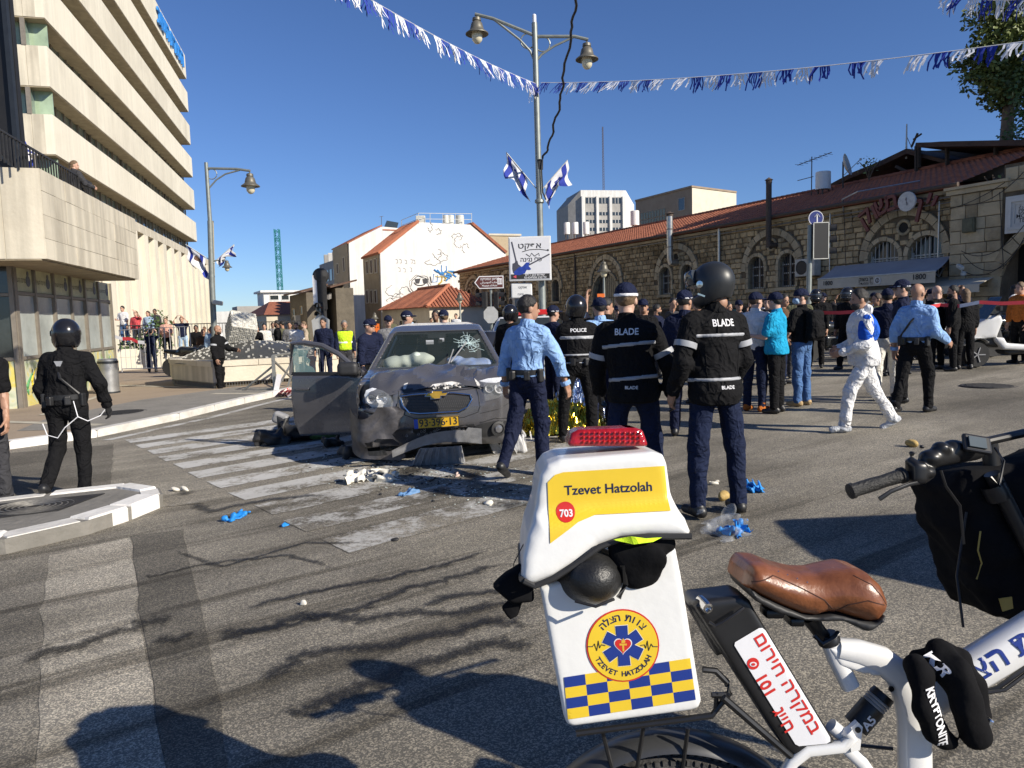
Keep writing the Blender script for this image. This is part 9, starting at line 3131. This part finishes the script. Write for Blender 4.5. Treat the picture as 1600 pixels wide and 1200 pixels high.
mb = MB(); mb.tube([L(1108,972,.01),L(1118,978,.005),L(1130,972,.005),L(1148,960,.005),L(1162,950,.01)],.0035,6); mb.build('carry_loop',M_BK,bt,True)
# frame
def loft(name,pts,ws,yc,hw,mt,parent=bike):
 """bar with a rounded box section following pts"""
 mb = MB(); P_ = [L(x,y,yc) for x,y in pts]
 n = 12
 V,Fs = [],[]
 for i,p in enumerate(P_):
  t_ = (P_[min(i+1,len(P_)-1)]-P_[max(i-1,0)]).normalized()
  nn = Vector((-t_.z,0,t_.x))
  for k in range(n):
   a = 2*PI*k/n; ca,sa = math.cos(a),math.sin(a)
   f = lambda q: math.copysign(abs(q)**.6,q)
   V.append(p+nn*(ws[i]*f(ca))+Vector((0,hw*f(sa),0)))
 for i in range(len(P_)-1):
  for k in range(n): Fs.append((i*n+k,i*n+(k+1) % n,(i+1)*n+(k+1) % n,(i+1)*n+k))
 Fs += [tuple(range(n)),tuple((len(P_)-1)*n+k for k in range(n-1,-1,-1))]
 return mesh(name,V,Fs,mt,parent,True,None,50)
loft('seat_tube',[(1297,1004),(1307,1030),(1328,1072)],[.019,.019,.019],.10,.019,M_BKW)
loft('curved_beam',[(1306,1012),(1340,1018),(1375,1030),(1404,1052),(1420,1085),(1428,1125),(1430,1220)],[.02,.026,.03,.032,.033,.032,.032],.10,.026,M_BKW)
g = GB([(1318,1030),(1430,1090)],.06,.14,.004)
d = smax(poly2(g.X,g.Z,[L2(1322,1035),L2(1340,1064),L2(1400,1085),L2(1428,1070),L2(1390,1040)]),np.abs(g.Y-.10)-.021,.006)
for x,y,r_ in ((1354,1056,.009),(1366,1058,.007),(1404,1082,.006)): q = L2(x,y,.09); d = np.maximum(d,-(np.sqrt((g.X-q[0])**2+(g.Z-q[1])**2)-r_)+0*g.Y)
solid('gusset',d,g,M_BKW,bike)
mb = MB(); mb.lathe([(.006,0),(.006,.003),(.003,.003),(.003,.001)],L(1392,1076,.078),(0,-1,0),12); mb.build('bolt',M_BK,bike)
dto = loft('down_tube',[(1452,1090),(1500,1058),(1560,1022),(1640,973),(1720,924)],[.038,.040,.041,.042,.042],.10,.034,M_BKW)
dtb = bvh_of(dto)
txt('צה תווצ',1524,1056,.066,M_BOXB,dto,dtb,.002,math.radians(31.5),.012,.06,1.05,'LEFT',.012)
mb = MB(); mb.tube([L(1510,1092,.08),L(1560,1074,.07),L(1600,1045,.07),L(1650,1010,.08)],.005,6); mb.tube([L(1520,1086,.07),L(1570,1078,.06),L(1620,1040,.07)],.004,6); mb.build('brake_cable',M_BK,bike,True)['kind'] = 'stuff'
loft('swingarm',[(1215,1230),(1238,1190),(1262,1172),(1316,1166),(1330,1152),(1322,1142)],[.012]*6,.03,.012,M_BKW)
loft('swingarm',[(1318,1165),(1345,1190),(1380,1240)],[.014]*3,.06,.014,M_BKW)
mb = MB(); mb.tube([L(1298,1133,.05),L(1316,1148,.05)],.015,12); mb.build('pivot_stub',M_BKW,bike,True)
mb = MB(); mb.slab([L(1326,1140,.04),L(1340,1128,.04),L(1348,1136,.04),L(1344,1172,.04),L(1330,1176,.04)],(0,.012,0)); mb.build('shock_bracket',M_BKW,bike)
mb = MB(); mb.lathe([(.006,0),(.006,.003),(.002,.003)],L(1340,1140,.04),(0,-1,0),12); mb.build('bolt',M_BK,bike)
a,b = L(1330,1142,.09),L(1384,1080,.09)
dv = b-a
mb = MB(); mb.lathe([(.012,-.005),(.012,.012),(.027,.014),(.027,dv.length*.62),(.022,dv.length*.64),(.022,dv.length*.8),(.026,dv.length*.82),(.024,dv.length*.95)],a,dv,20); so_ = mb.build('shock_absorber',M_BK,bike,True,40)
lettering('lettering','A5',.026,fr(a+dv*.34+Vector((0,-.029,0)),dv.normalized()*-1 if False else Vector((dv.x,0,dv.z)),Vector((-dv.z,0,dv.x))),M_DWH,so_,bold=.03)
mb = MB()
for f in (.66,.72,.78): mb.lathe([(.0245,-.003),(.0265,0),(.0245,.003)],a+dv*f,dv,18,cap=False)
mb.build('shock_ring',M_PLASG,so_,True)['kind'] = 'stuff'
mb = MB(); mb.tube([L(1298,1160,.13),L(1395,1170,.12)],.004,6); mb.build('rear_cable',M_BK,bike)
# saddle
g = GB([(1150,868),(1382,980)],-.03,.21,.005,.07)
cv = lambda q: [L2(x/2.222+1075,y/2.222+676,0.0) for x,y in q]
top_ = cv([(212,540),(222,500),(240,474),(285,474),(350,498),(420,514),(480,516),(545,503),(600,495),(645,506),(685,545),(705,598),(700,622),(672,660),(640,664),(600,655),(545,638),(505,640),(470,652),(420,645),(340,612),(262,572)])
sx_ = np.clip((g.X-L2(1160,900,.07)[0])/.27,0,1)
yw = .098-.022*np.sin(sx_*PI)
yc = .085
d = smax(poly2(g.X,g.Z,top_),np.abs(g.Y-yc)-yw,.06)-.004
sd_ = solid('saddle',d,g,mat('saddle_leather',(0.22,0.078,0.030),0.36,0,0.22,14,0.08,160,coat=.15,col2=(0.15,.05,.02)),bike)
sdb = bvh_of(sd_)
bot_ = cv([(222,545),(262,576),(340,614),(420,648),(470,655),(520,643),(560,648),(610,660),(660,668),(695,632),(690,660),(645,698),(625,698),(560,668),(500,672),(420,668),(330,640),(240,590),(225,570)])
solid('saddle_base',smax(poly2(g.X,g.Z,bot_),np.abs(g.Y-yc)-yw+.012,.012),g,M_PLAS,sd_)
for pts in ([(225,520),(300,500),(400,545),(480,585),(520,625)],[(520,640),(560,600),(620,580),(690,600)],[(590,505),(640,530),(672,570),(692,605)]):
 P_ = []
 for i in range(len(pts)-1): P_ += [(pts[i][0]+(pts[i+1][0]-pts[i][0])*k/6,pts[i][1]+(pts[i+1][1]-pts[i][1])*k/6) for k in range(6)]
 V,_ = wrap([Vector((*cv([q])[0],0)) for q in P_],[],sdb,MFB,-.0005,1)
 mb = MB(); mb.tube(V,.0016,5); mb.build('seam',mat('seam_brown',(0.06,.02,.01),.6),sd_,True)
mb = MB()
for k in range(4): V,_ = wrap([Vector((*cv([(330+k*33,494+k*12)])[0],0))],[],sdb,MFB,0,1); mb.lathe([(.002,0),(.001,.001)],V[0],(0,-1,.5),6)
mb.build('stud',M_CHR,sd_)['kind'] = 'stuff'
mb = MB(); mb.tube([L(1264,962,.085),L(1275,980,.095),L(1290,1000,.10)],[.02,.016,.0155],12); mb.build('seat_post',M_BK,bike,True)
mb = MB()
for y in (.06,.11): mb.tube([L(1180,925,y),L(1215,950,y),L(1262,965,y),L(1300,955,y)],.004,6)
mb.rbox(L(1206,955,.07),(.04,.05,.02),.006); mb.rbox(L(1240,968,.08),(.03,.05,.018),.005); mb.build('saddle_rails',M_BK,bike,True)
mb = MB(); mb.lathe([(.021,-.012),(.024,-.006),(.024,.008),(.021,.012)],L(1294,998,.10),L(1307,1030,.1)-L(1297,1004,.1),18); mb.tube([L(1272,993,.075),L(1285,1006,.07),L(1303,996,.07),L(1310,988,.08)],.005,6); mb.build('seat_clamp',M_BK,bike,True)
# cable lock wrapped over the beam
lk = thing('chain_lock','thick black fabric covered chain lock with white lettering looped over the white frame','lock',M=MBK)
g = GB([(1420,1010),(1545,1170)],-.07,.15,.006,0,.04)
def chain(pts,r_):
 d_ = 9
 for i in range(len(pts)-1): d_ = smin(d_,d_cap(g,pts[i],pts[i+1],r_,r_),.012) if i else d_cap(g,pts[i],pts[i+1],r_,r_)
 return d_
c1 = [L(1428,1040,.02),L(1438,1062,-.01),L(1448,1105,-.015),L(1462,1140,-.01),L(1478,1160,.0)]
d = chain(c1,.022)
d = np.minimum(d,chain([L(1470,1020,.04),L(1488,1050,-.01),L(1508,1100,-.02),L(1525,1145,-.01)],.030))
d = np.minimum(d,chain([L(1440,1030,.1),L(1474,1018,.05),L(1500,1030,.04),L(1524,1068,.04),L(1534,1120,.03),L(1530,1148,.02)],.022))
lks = solid('sleeve',d+wave(g,.005,11,7),g,M_FAB,lk)
lkb = bvh_of(lks)
txt('KRYPTONITE',1460,1118,.027,M_FWHT,lks,lkb,.002,math.radians(-74),.03,-.02,.8)
txt('KR',1464,1038,.028,M_FWHT,lks,lkb,.002,math.radians(-60),.03,-.01)
mb = MB(); mb.rbox(L(1540,1135,.0),(.012,.03,.04),.004,Matrix.Rotation(.3,3,'Y')); mb.build('lock_head',M_CHR,lk)
# handlebar with grip, lever, controls and display
YH = .30
H_ = lambda x,y,o_=0.0: L(x,y,YH+o_)
mb = MB(); mb.tube([H_(1395,750),H_(1440,735),H_(1480,712,.03),H_(1540,690,.08),H_(1620,672,.12),H_(1720,655,.3)],.011,10); hb_ = mb.build('handlebar',M_BK,bike,True)
mb = MB()
ga,gb_ = H_(1328,768,-.02),H_(1412,742)
mb.lathe([(.012,-.002),(.019,.0),(.0195,.008),(.0165,.014),(.017,.06),(.0155,.09),(.017,(gb_-ga).length-.012),(.02,(gb_-ga).length-.01),(.02,(gb_-ga).length)],ga,gb_-ga,18); gp_ = mb.build('grip',mat('grip_rubber',(.014,.014,.014),.6,0,.2,30,.4,200),hb_,True,40)
mb = MB(); mb.tube([H_(1374,780,-.05),H_(1392,768,-.05),H_(1420,757,-.04),H_(1445,752,-.02),H_(1456,742,-.01)],[.006,.0055,.005,.006,.009],8,flat=.7); mb.build('brake_lever',M_BK,hb_,True)
g = Grid((H_(1405,0).x-.03,YH-.07,L(0,770,YH).z-.03),(H_(1640,0).x,YH+.16,L(0,660,YH).z+.02),.006)
d = d_box(g,H_(1432,738,-.01),(.018,.026,.026),.01)
for x,y,o_,r_ in ((1424,722,-.01,.014),(1452,715,0,.024),(1470,700,.0,.02),(1448,738,-.01,.02),(1490,700,.02,.026),(1440,698,-.005,.007),(1425,708,.0,.008)): d = smin(d,d_ell(g,H_(x,y,o_),(r_,r_*1.1,r_*.8)),.01)
d = smin(d,d_cap(g,H_(1460,718),H_(1520,702,.04),.02,.028),.012)
solid('control_cluster',d,g,M_BK,hb_)
R_d = Matrix.Rotation(-.9,3,'X') @ Matrix.Rotation(.05,3,'Y')
q = H_(1526,694,-.01)
mb = MB(); mb.rbox(q,(.066,.014,.048),.006,Matrix.Rotation(-.55,3,'X') @ Matrix.Rotation(.2,3,'Y')); dp_ = mb.build('display',M_BK,hb_)
mb = MB(); mb.box(q+Vector((0,-.006,.004))*1.0+Vector((-.003,-.003,.001)),(.040,.004,.028),Matrix.Rotation(-.55,3,'X') @ Matrix.Rotation(.2,3,'Y')); mb.build('screen',mat('lcd_grey',(.10,.12,.13),.15),dp_)
mb = MB(); mb.tube([H_(1545,690,.1),H_(1552,742,.1)],.02,12); mb.tube([H_(1550,740,.02),H_(1580,800,.02),H_(1640,920,.02)],.019,12); mb.lathe([(.028,-.02),(.03,0),(.028,.02)],H_(1556,768,.02),H_(1580,800,.02)-H_(1550,740,.02),16,cap=False); mb.build('front_stem',M_BK,bike,True)
mb = MB()
for pts in ([(1470,735,-.02),(1478,760,-.02),(1500,790,0),(1506,850,0)],[(1555,700,.05),(1568,720,.0),(1562,760,-.01),(1548,745,.0)],[(1510,800,.05),(1495,900,.03),(1505,980,0)]): mb.tube([H_(*p) for p in pts],.0035,6)
mb.build('front_cable',M_BK,bike,True)['kind'] = 'stuff'
wheel(L(1900,1330,.14),0.318,0.042,'wheel')
fb = thing('front_bag','bulky black fabric bag hanging in front of the handlebar','bag',M=MBK)
g = GB([(1475,668),(1735,990)],.30,.62,.012,.36,.06)
pb = [L2(x,y,.36) for x,y in ((1482,765),(1505,745),(1600,725),(1720,700),(1730,960),(1640,985),(1560,962),(1535,925),(1515,860),(1490,800))]
d = smax(poly2(g.X,g.Z,pb),np.abs(g.Y-.46)-.12,.05)+wave(g,.010,5,5)+wave(g,.004,14,8)
solid('bag',d,g,M_FAB,fb)
mb = MB(); mb.tube([L(1532,830,.325),L(1528,860,.325),L(1534,880,.33),L(1526,905,.33)],.002,5); mb.slab([L(1560,935,.325),L(1580,932,.325),L(1582,950,.325),L(1566,955,.325)],(0,-.003,0)); mb.build('yellow_tag',mat('dull_yellow',(.35,.26,.06),.6),fb)
# ------------------------------------------------------------------ litter and wreckage on the road
def blob(name,label,cat,px,py,size,mt,k=14,amp=.25,seed=1,part='sheet',group=None,lift=0.4):
 c = gp(px,py)
 t = thing(name,label,cat,c,random.Random(seed).uniform(0,6),group)
 s = size
 g = Grid((-s[0]*1.3,-s[1]*1.3,-s[2]),(s[0]*1.3,s[1]*1.3,s[2]*2.4),max(s)/16)
 d = d_ell(g,(0,0,s[2]*lift),(s[0],s[1],s[2]))+wave(g,s[2]*amp*2,k,seed)+wave(g,s[1]*amp*.5,k*.6,seed+3)
 solid(part,np.maximum(d,-g.Z+.003),g,mt,t)
 return t
M_GBL = mat('glove_blue',(0.015,0.22,0.62),0.55,0,0.2,20)
M_PAP = mat('tissue_white',(0.66,0.63,0.55),0.9,0,0.15,12)
M_BAGC = glass('clear_plastic',(0.72,0.74,0.76),0.16,0.2)
blob('rubber_glove','bright blue rubber glove lying flat near the traffic island','glove',368,810,(.125,.055,.02),M_GBL,16,.5,3,'glove')
blob('rubber_glove','tiny scrap of blue glove right of the flat blue glove','glove',445,822,(.035,.02,.015),M_GBL,20,.4,4,'glove')
blob('rubber_glove','blue glove in the shade beneath the wreck front','glove',640,773,(.12,.05,.02),mat('glove_dull',(.10,.22,.42),.6,0,.2),14,.4,5,'glove')
blob('rubber_glove','blue glove behind the feet of the helmet man','glove',1177,766,(.09,.06,.03),M_GBL,16,.6,6,'glove')
for (x,sx,sd,lab) in ((560,.13,1,'crumpled cream gauze lump left of the pair before the wreck'),(600,.12,2,'crumpled cream gauze lump right of the pair before the wreck')):
 blob('crumpled_gauze',lab,'gauze',x,752,(sx,.06,.045),M_PAP,9,.8,sd)
blob('paper_scrap','small white paper scrap in the shade right of the blue glove','paper',763,788,(.08,.035,.02),M_PAP,9,.3,7)
blob('paper_scrap','white and red wrapper on the stained asphalt before the plate','paper',714,745,(.07,.03,.025),mat('wrapper',(.6,.45,.38),.7,0,.3,30),9,.3,8)
blob('paper_scrap','white torn paper by the tip of the traffic island','paper',283,767,(.11,.03,.02),M_PAP,9,.4,9)
blob('paper_scrap','small white square carton on the wet streaks','paper',474,945,(.022,.018,.02),M_PAP,20,.1,10)
blob('paper_scrap','little white scrap between the feet of the helmet man','paper',1116,757,(.035,.03,.02),M_PAP,20,.3,12)
blob('plastic_bag','clear plastic bag beside the boot of the striding policeman','bag',800,706,(.16,.12,.14),glass('milky_plastic',(.7,.7,.7),.55,.3),6,.5,11)
t = blob('plastic_bag','clear plastic bag with blue glove inside near the helmet man','bag',1130,832,(.20,.11,.06),M_BAGC,8,.5,13)
blob('rubber_glove','bunched blue gloves inside the clear plastic bag','glove',1150,834,(.085,.06,.04),M_GBL,16,.5,14,'glove')
M_POT = mat('potato_skin',(0.42,0.29,0.10),0.7,0,0.2,30,0.2,60)
for x,y,lab,sd in ((1131,782,'yellow potato lying between the feet of the helmet man',1),(1425,698,'yellow potato on the open road before the white overalls',2)):
 c = gp(x,y)
 t = thing('potato',lab,'potato',c,sd)
 g = Grid((-.09,-.06,-.01),(.09,.06,.1),.009)
 solid('tuber',smin(d_ell(g,(-.01,0,.04),(.06,.042,.04)),d_ell(g,(.02,.005,.038),(.05,.036,.036)),.02)+wave(g,.004,9,sd),g,M_POT,t)
for x,y,lab,sd in ((1160,800,'small dark pebble by the helmet man boots',1),(617,845,'small black chip on the wet road',2)):
 blob('road_chip',lab,'chip',x,y,(.025,.02,.012),M_BLACK,20,.3,sd)
# foil blankets behind the policeman
M_GOLD = mat('foil_gold',(0.75,0.55,0.06),0.16,1.0,0.2,6,0.6,14)
M_SILV = mat('foil_silver',(0.62,0.66,0.75),0.14,1.0,0.2,6,0.6,14)
def foil(label,x,y,sx,sy,sz,mt,seed):
 c = gp(x,y)
 t = thing('foil_blanket',label,'blanket',c)
 n,m = 60,36
 V = []
 for i in range(n+1):
  for j in range(m+1):
   u,v = -1+2*i/n,-1+2*j/m
   e = max(0,1-u*u)*max(0,1-v*v)
   z = sz*(e**.5)*(.55+.5*abs(mnoise.noise((u*2.2,v*2.2,seed))))+.10*sz*abs(mnoise.noise((u*9,v*9,seed+2)))*4+.01
   V.append(Vector((u*sx+.05*mnoise.noise((u*6,v*6,seed+5)),v*sy+.05*mnoise.noise((u*6,v*6,seed+7)),z)))
 mesh('foil',V,[(i*(m+1)+j,(i+1)*(m+1)+j,(i+1)*(m+1)+j+1,i*(m+1)+j+1) for i in range(n) for j in range(m)],mt,t)
foil('crumpled gold foil blanket on the road between the policeman and the vest rider',880,668,.55,.75,.42,M_GOLD,3)
foil('crumpled silver foil blanket heaped beside the gold one',908,645,.40,.45,.62,M_SILV,6)
foil('crumpled gold and silver foil edge behind the man in the navy cap',938,655,.35,.4,.28,M_SILV,9)
# torn car parts left of the wreck
M_DEB = M_PLAS
def debris(label,px,py,sz,seed,name='car_fragment'):
 c = gp(px,py); r = random.Random(seed)
 t = thing(name,label,'car part',c,r.uniform(0,3))
 g = Grid((-sz,-sz,-.02),(sz,sz,sz*1.3),sz/14)
 d = d_box(g,(0,0,sz*.25),(sz*.7,sz*.4,sz*.22),.03,Matrix.Rotation(.3,3,'Y'))
 d = smin(d,d_cap(g,(sz*.3,0,sz*.3),(sz*.6,sz*.2,sz*.9),sz*.12,sz*.08),.04)
 d = smin(d,d_cap(g,(-sz*.5,-sz*.2,sz*.1),(sz*.2,sz*.3,sz*.5),sz*.14,sz*.1),.03)+wave(g,sz*.06,2/sz,seed)
 solid('fragment',d,g,M_DEB,t)
 return t
debris('black torn plastic lump at the left of the wreckage pile beside the car',425,694,.34,1)
t = debris('black upright plastic wreckage beside the open car door',462,688,.42,2)
debris('black plastic wreckage tucked under the open car door',484,680,.40,5)
debris('low black fragment under the crushed bumper corner',555,715,.25,3)
debris('thin dark fragment on the crossing before the open door',520,697,.2,4)
g0 = gp(440,676)
t = thing('mirror_housing','grey smooth mirror housing on top of the wreckage pile','car part',g0+Vector((0,0,.05)))
g = Grid((-.2,-.15,0),(.2,.15,.35),.016)
solid('housing',d_box(g,(0,0,.17),(.12,.08,.09),.05,Matrix.Rotation(.4,3,'Y')),g,M_PLASG,t)
g0 = gp(505,685)
t = thing('green_bottle','green plastic bottle under the open car door','bottle',g0+Vector((0,0,.09)))
mb = MB(); mb.lathe([(.02,-.26),(.09,-.24),(.10,-.1),(.10,.12),(.05,.2),(.035,.26)],(0,0,0),(1,.2,0),16); mb.build('bottle',mat('bottle_green',(.14,.26,.10),.3,0,.2),t,True)
mb = MB(); mb.lathe([(.04,.26),(.04,.31)],(0,0,0),(1,.2,0),12); mb.build('cap',M_FWHT,t)
# three-wheeled scooter at the right edge
sc0 = P(1538,d=15.6)
st = thing('three_wheeled_scooter','white and black three wheeled police scooter at the right edge of the square','scooter',sc0,math.radians(-92))
g = Grid((-.45,-.75,.1),(.45,1.6,1.5),.03)
f = smax(poly2(g.Y,g.Z,[(-.62,.62),(-.45,.80),(-.05,1.05),(.18,1.08),(.22,.95),(.08,.55),(.25,.36),(.9,.32),(.9,.44),(.32,.50),(.25,.62),(-.2,.60),(-.5,.5)]),np.abs(g.X)-.30+.1*np.clip(-g.Y,0,1),.06)
solid('fairing',f,g,mat('scooter_white',(.62,.62,.61),.3,0,.06),st)
d = smax(poly2(g.Y,g.Z,[(.3,.34),(.9,.45),(1.0,.78),(1.6,.84),(1.6,.45),(1.3,.28),(.4,.24)]),np.abs(g.X)-.2,.08)
d = np.minimum(d,smax(poly2(g.Y,g.Z,[(-.3,.5),(.2,.95),(.3,.6),(.2,.4)]),np.abs(g.X)-.2,.06))
solid('frame',d,g,M_PLAS,st)
mb = MB(); mb.slab([(-.28,-.12,1.0),(.28,-.12,1.0),(.2,.22,1.45),(-.2,.22,1.45)],(0,.015,.01)); mb.build('windshield',M_DARKG,st)
for sx,yy in ((-.24,-.3),(.24,-.3),(0,1.35)):
 mb = MB(); mb.lathe([(.15,-.06),(.25,-.065),(.27,0),(.25,.065),(.15,.06)],(sx,yy,.27),(1,0,0),22); w = mb.build('wheel',M_TYRE,st,True,40)
 mb = MB()
 for k in range(5): mb.bar((sx+.062,yy,.27),(sx+.062,yy+.16*math.cos(k*1.257),.27+.16*math.sin(k*1.257)),.035,.02); mb.bar((sx-.062,yy,.27),(sx-.062,yy+.16*math.cos(k*1.257),.27+.16*math.sin(k*1.257)),.035,.02)
 mb.build('rim',M_PLASG,w)
 if yy < 0:
  V = [(sx+x,yy+.33*math.cos(a),.27+.33*math.sin(a)) for a in [PI*.25+PI*.55*k/8 for k in range(9)] for x in (-.08,.08)]
  mesh('mudguard',V+[(a,b,c+.02) for a,b,c in V],[(2*k,2*k+1,2*k+3,2*k+2) for k in range(8)]+[(18+2*k,18+2*k+2,18+2*k+3,18+2*k+1) for k in range(8)],MATS['scooter_white'],st)
mb = MB(); mb.tube([(-.38,.1,1.12),(0,.2,1.08),(.38,.1,1.12)],.022,8); mb.box((-.42,.05,1.22),(.14,.05,.09)); mb.box((.42,.05,1.22),(.14,.05,.09)); mb.build('handlebar',M_BK,st)
for sx in (-.2,.2):
 mb = MB(); mb.rbox((sx,-.56,.72),(.16,.06,.08),.02); mb.build('headlight',MATS['lamp_silver'],st)
lettering('lettering','METROPOLIS',.1,fr((-.212,.85,.36),(0,-1,0),(0,0,1)),M_FWHT,st,bold=.01,sx=1.1)
def motorbike(label,loc,rz,col):
 t = thing('motorcycle',label,'motorcycle',loc,rz)
 g = Grid((-.25,-.8,.3),(.25,.9,1.15),.03)
 d = smin(d_cap(g,(0,-.25,.85),(0,.2,.88),.15,.16),d_cap(g,(0,.2,.80),(0,.85,.88),.12,.07),.08)
 d = smin(d,d_box(g,(0,0,.5),(.14,.3,.16),.06),.06); d = smin(d,d_ell(g,(0,-.55,.9),(.14,.16,.17)),.05)
 solid('body',d,g,col,t)
 for yy in (-.7,.7):
  mb = MB(); mb.lathe([(.2,-.05),(.29,-.06),(.31,0),(.29,.06),(.2,.05)],(0,yy,.31),(1,0,0),22); w = mb.build('wheel',M_TYRE,t,True,40)
  mb = MB(); mb.lathe([(.2,-.02),(.18,-.02),(.18,.02),(.2,.02)],(0,yy,.31),(1,0,0),20,cap=False); mb.bar((0,yy-.19,.31),(0,yy+.19,.31),.03); mb.bar((0,yy,.12),(0,yy,.5),.03); mb.build('rim',M_GALV,w)
 mb = MB(); mb.tube([(.07,-.7,.31),(.07,-.5,.95)],.025,6); mb.tube([(-.07,-.7,.31),(-.07,-.5,.95)],.025,6); mb.build('fork',M_GALV,t)
 mb = MB(); mb.tube([(-.36,-.3,1.05),(0,-.45,1.02),(.36,-.3,1.05)],.018,6); mb.build('handlebar',M_BK,t)
 mb = MB(); mb.lathe([(.05,0),(.06,.4),(.05,.55)],(.17,.2,.4),(0,1,.25),10); mb.build('exhaust',M_GALV,t)
 return t
q = P(290,d=25.6,lift=.12)
motorbike('dark motorcycle parked behind the left corner of the domed planter',q,math.radians(80),mat('tank_black',(.015,.017,.018),.25,.3,.1,coat=.5))
for x,d_,lab,a in ((1545,18.2,'dark motorcycle parked behind the scooter',70),(1590,17.6,'dark motorcycle at the very right edge behind the scooter',100),(1440,19,'dark motorcycle parked behind the bald policeman',80),(1300,19,'dark motorcycle parked between the two helmeted riders',110),(1365,19.5,'dark motorcycle parked behind the white overalls',60)):
 motorbike(lab,P(x,d=d_),math.radians(a),MATS['tank_black'])
# crumbs of glass and plastic round the wreck
rr = random.Random(77)
for nm,mt,n,cen,sp,sz in (('glass_crumbs',mat('crumb_pale',(.5,.56,.54),.2,0,.3),420,[(600,735),(690,740),(520,705),(760,770)],(90,22),(.006,.018)),('plastic_crumbs',M_PLAS,160,[(640,735),(540,715),(720,760)],(90,20),(.01,.035))):
 mb = MB()
 for k in range(n):
  x,y = rr.choice(cen)
  q = gp(x+rr.gauss(0,sp[0]*.6),y+rr.gauss(0,sp[1]*.6))
  s_ = rr.uniform(*sz)
  mb.box(q+Vector((0,0,.008)),(s_,s_*rr.uniform(.4,1),s_*.4),Matrix.Rotation(rr.uniform(0,6),3,'Z') @ Matrix.Rotation(rr.uniform(-.4,.4),3,'X'))
 mb.build(nm,mt)['kind'] = 'stuff'
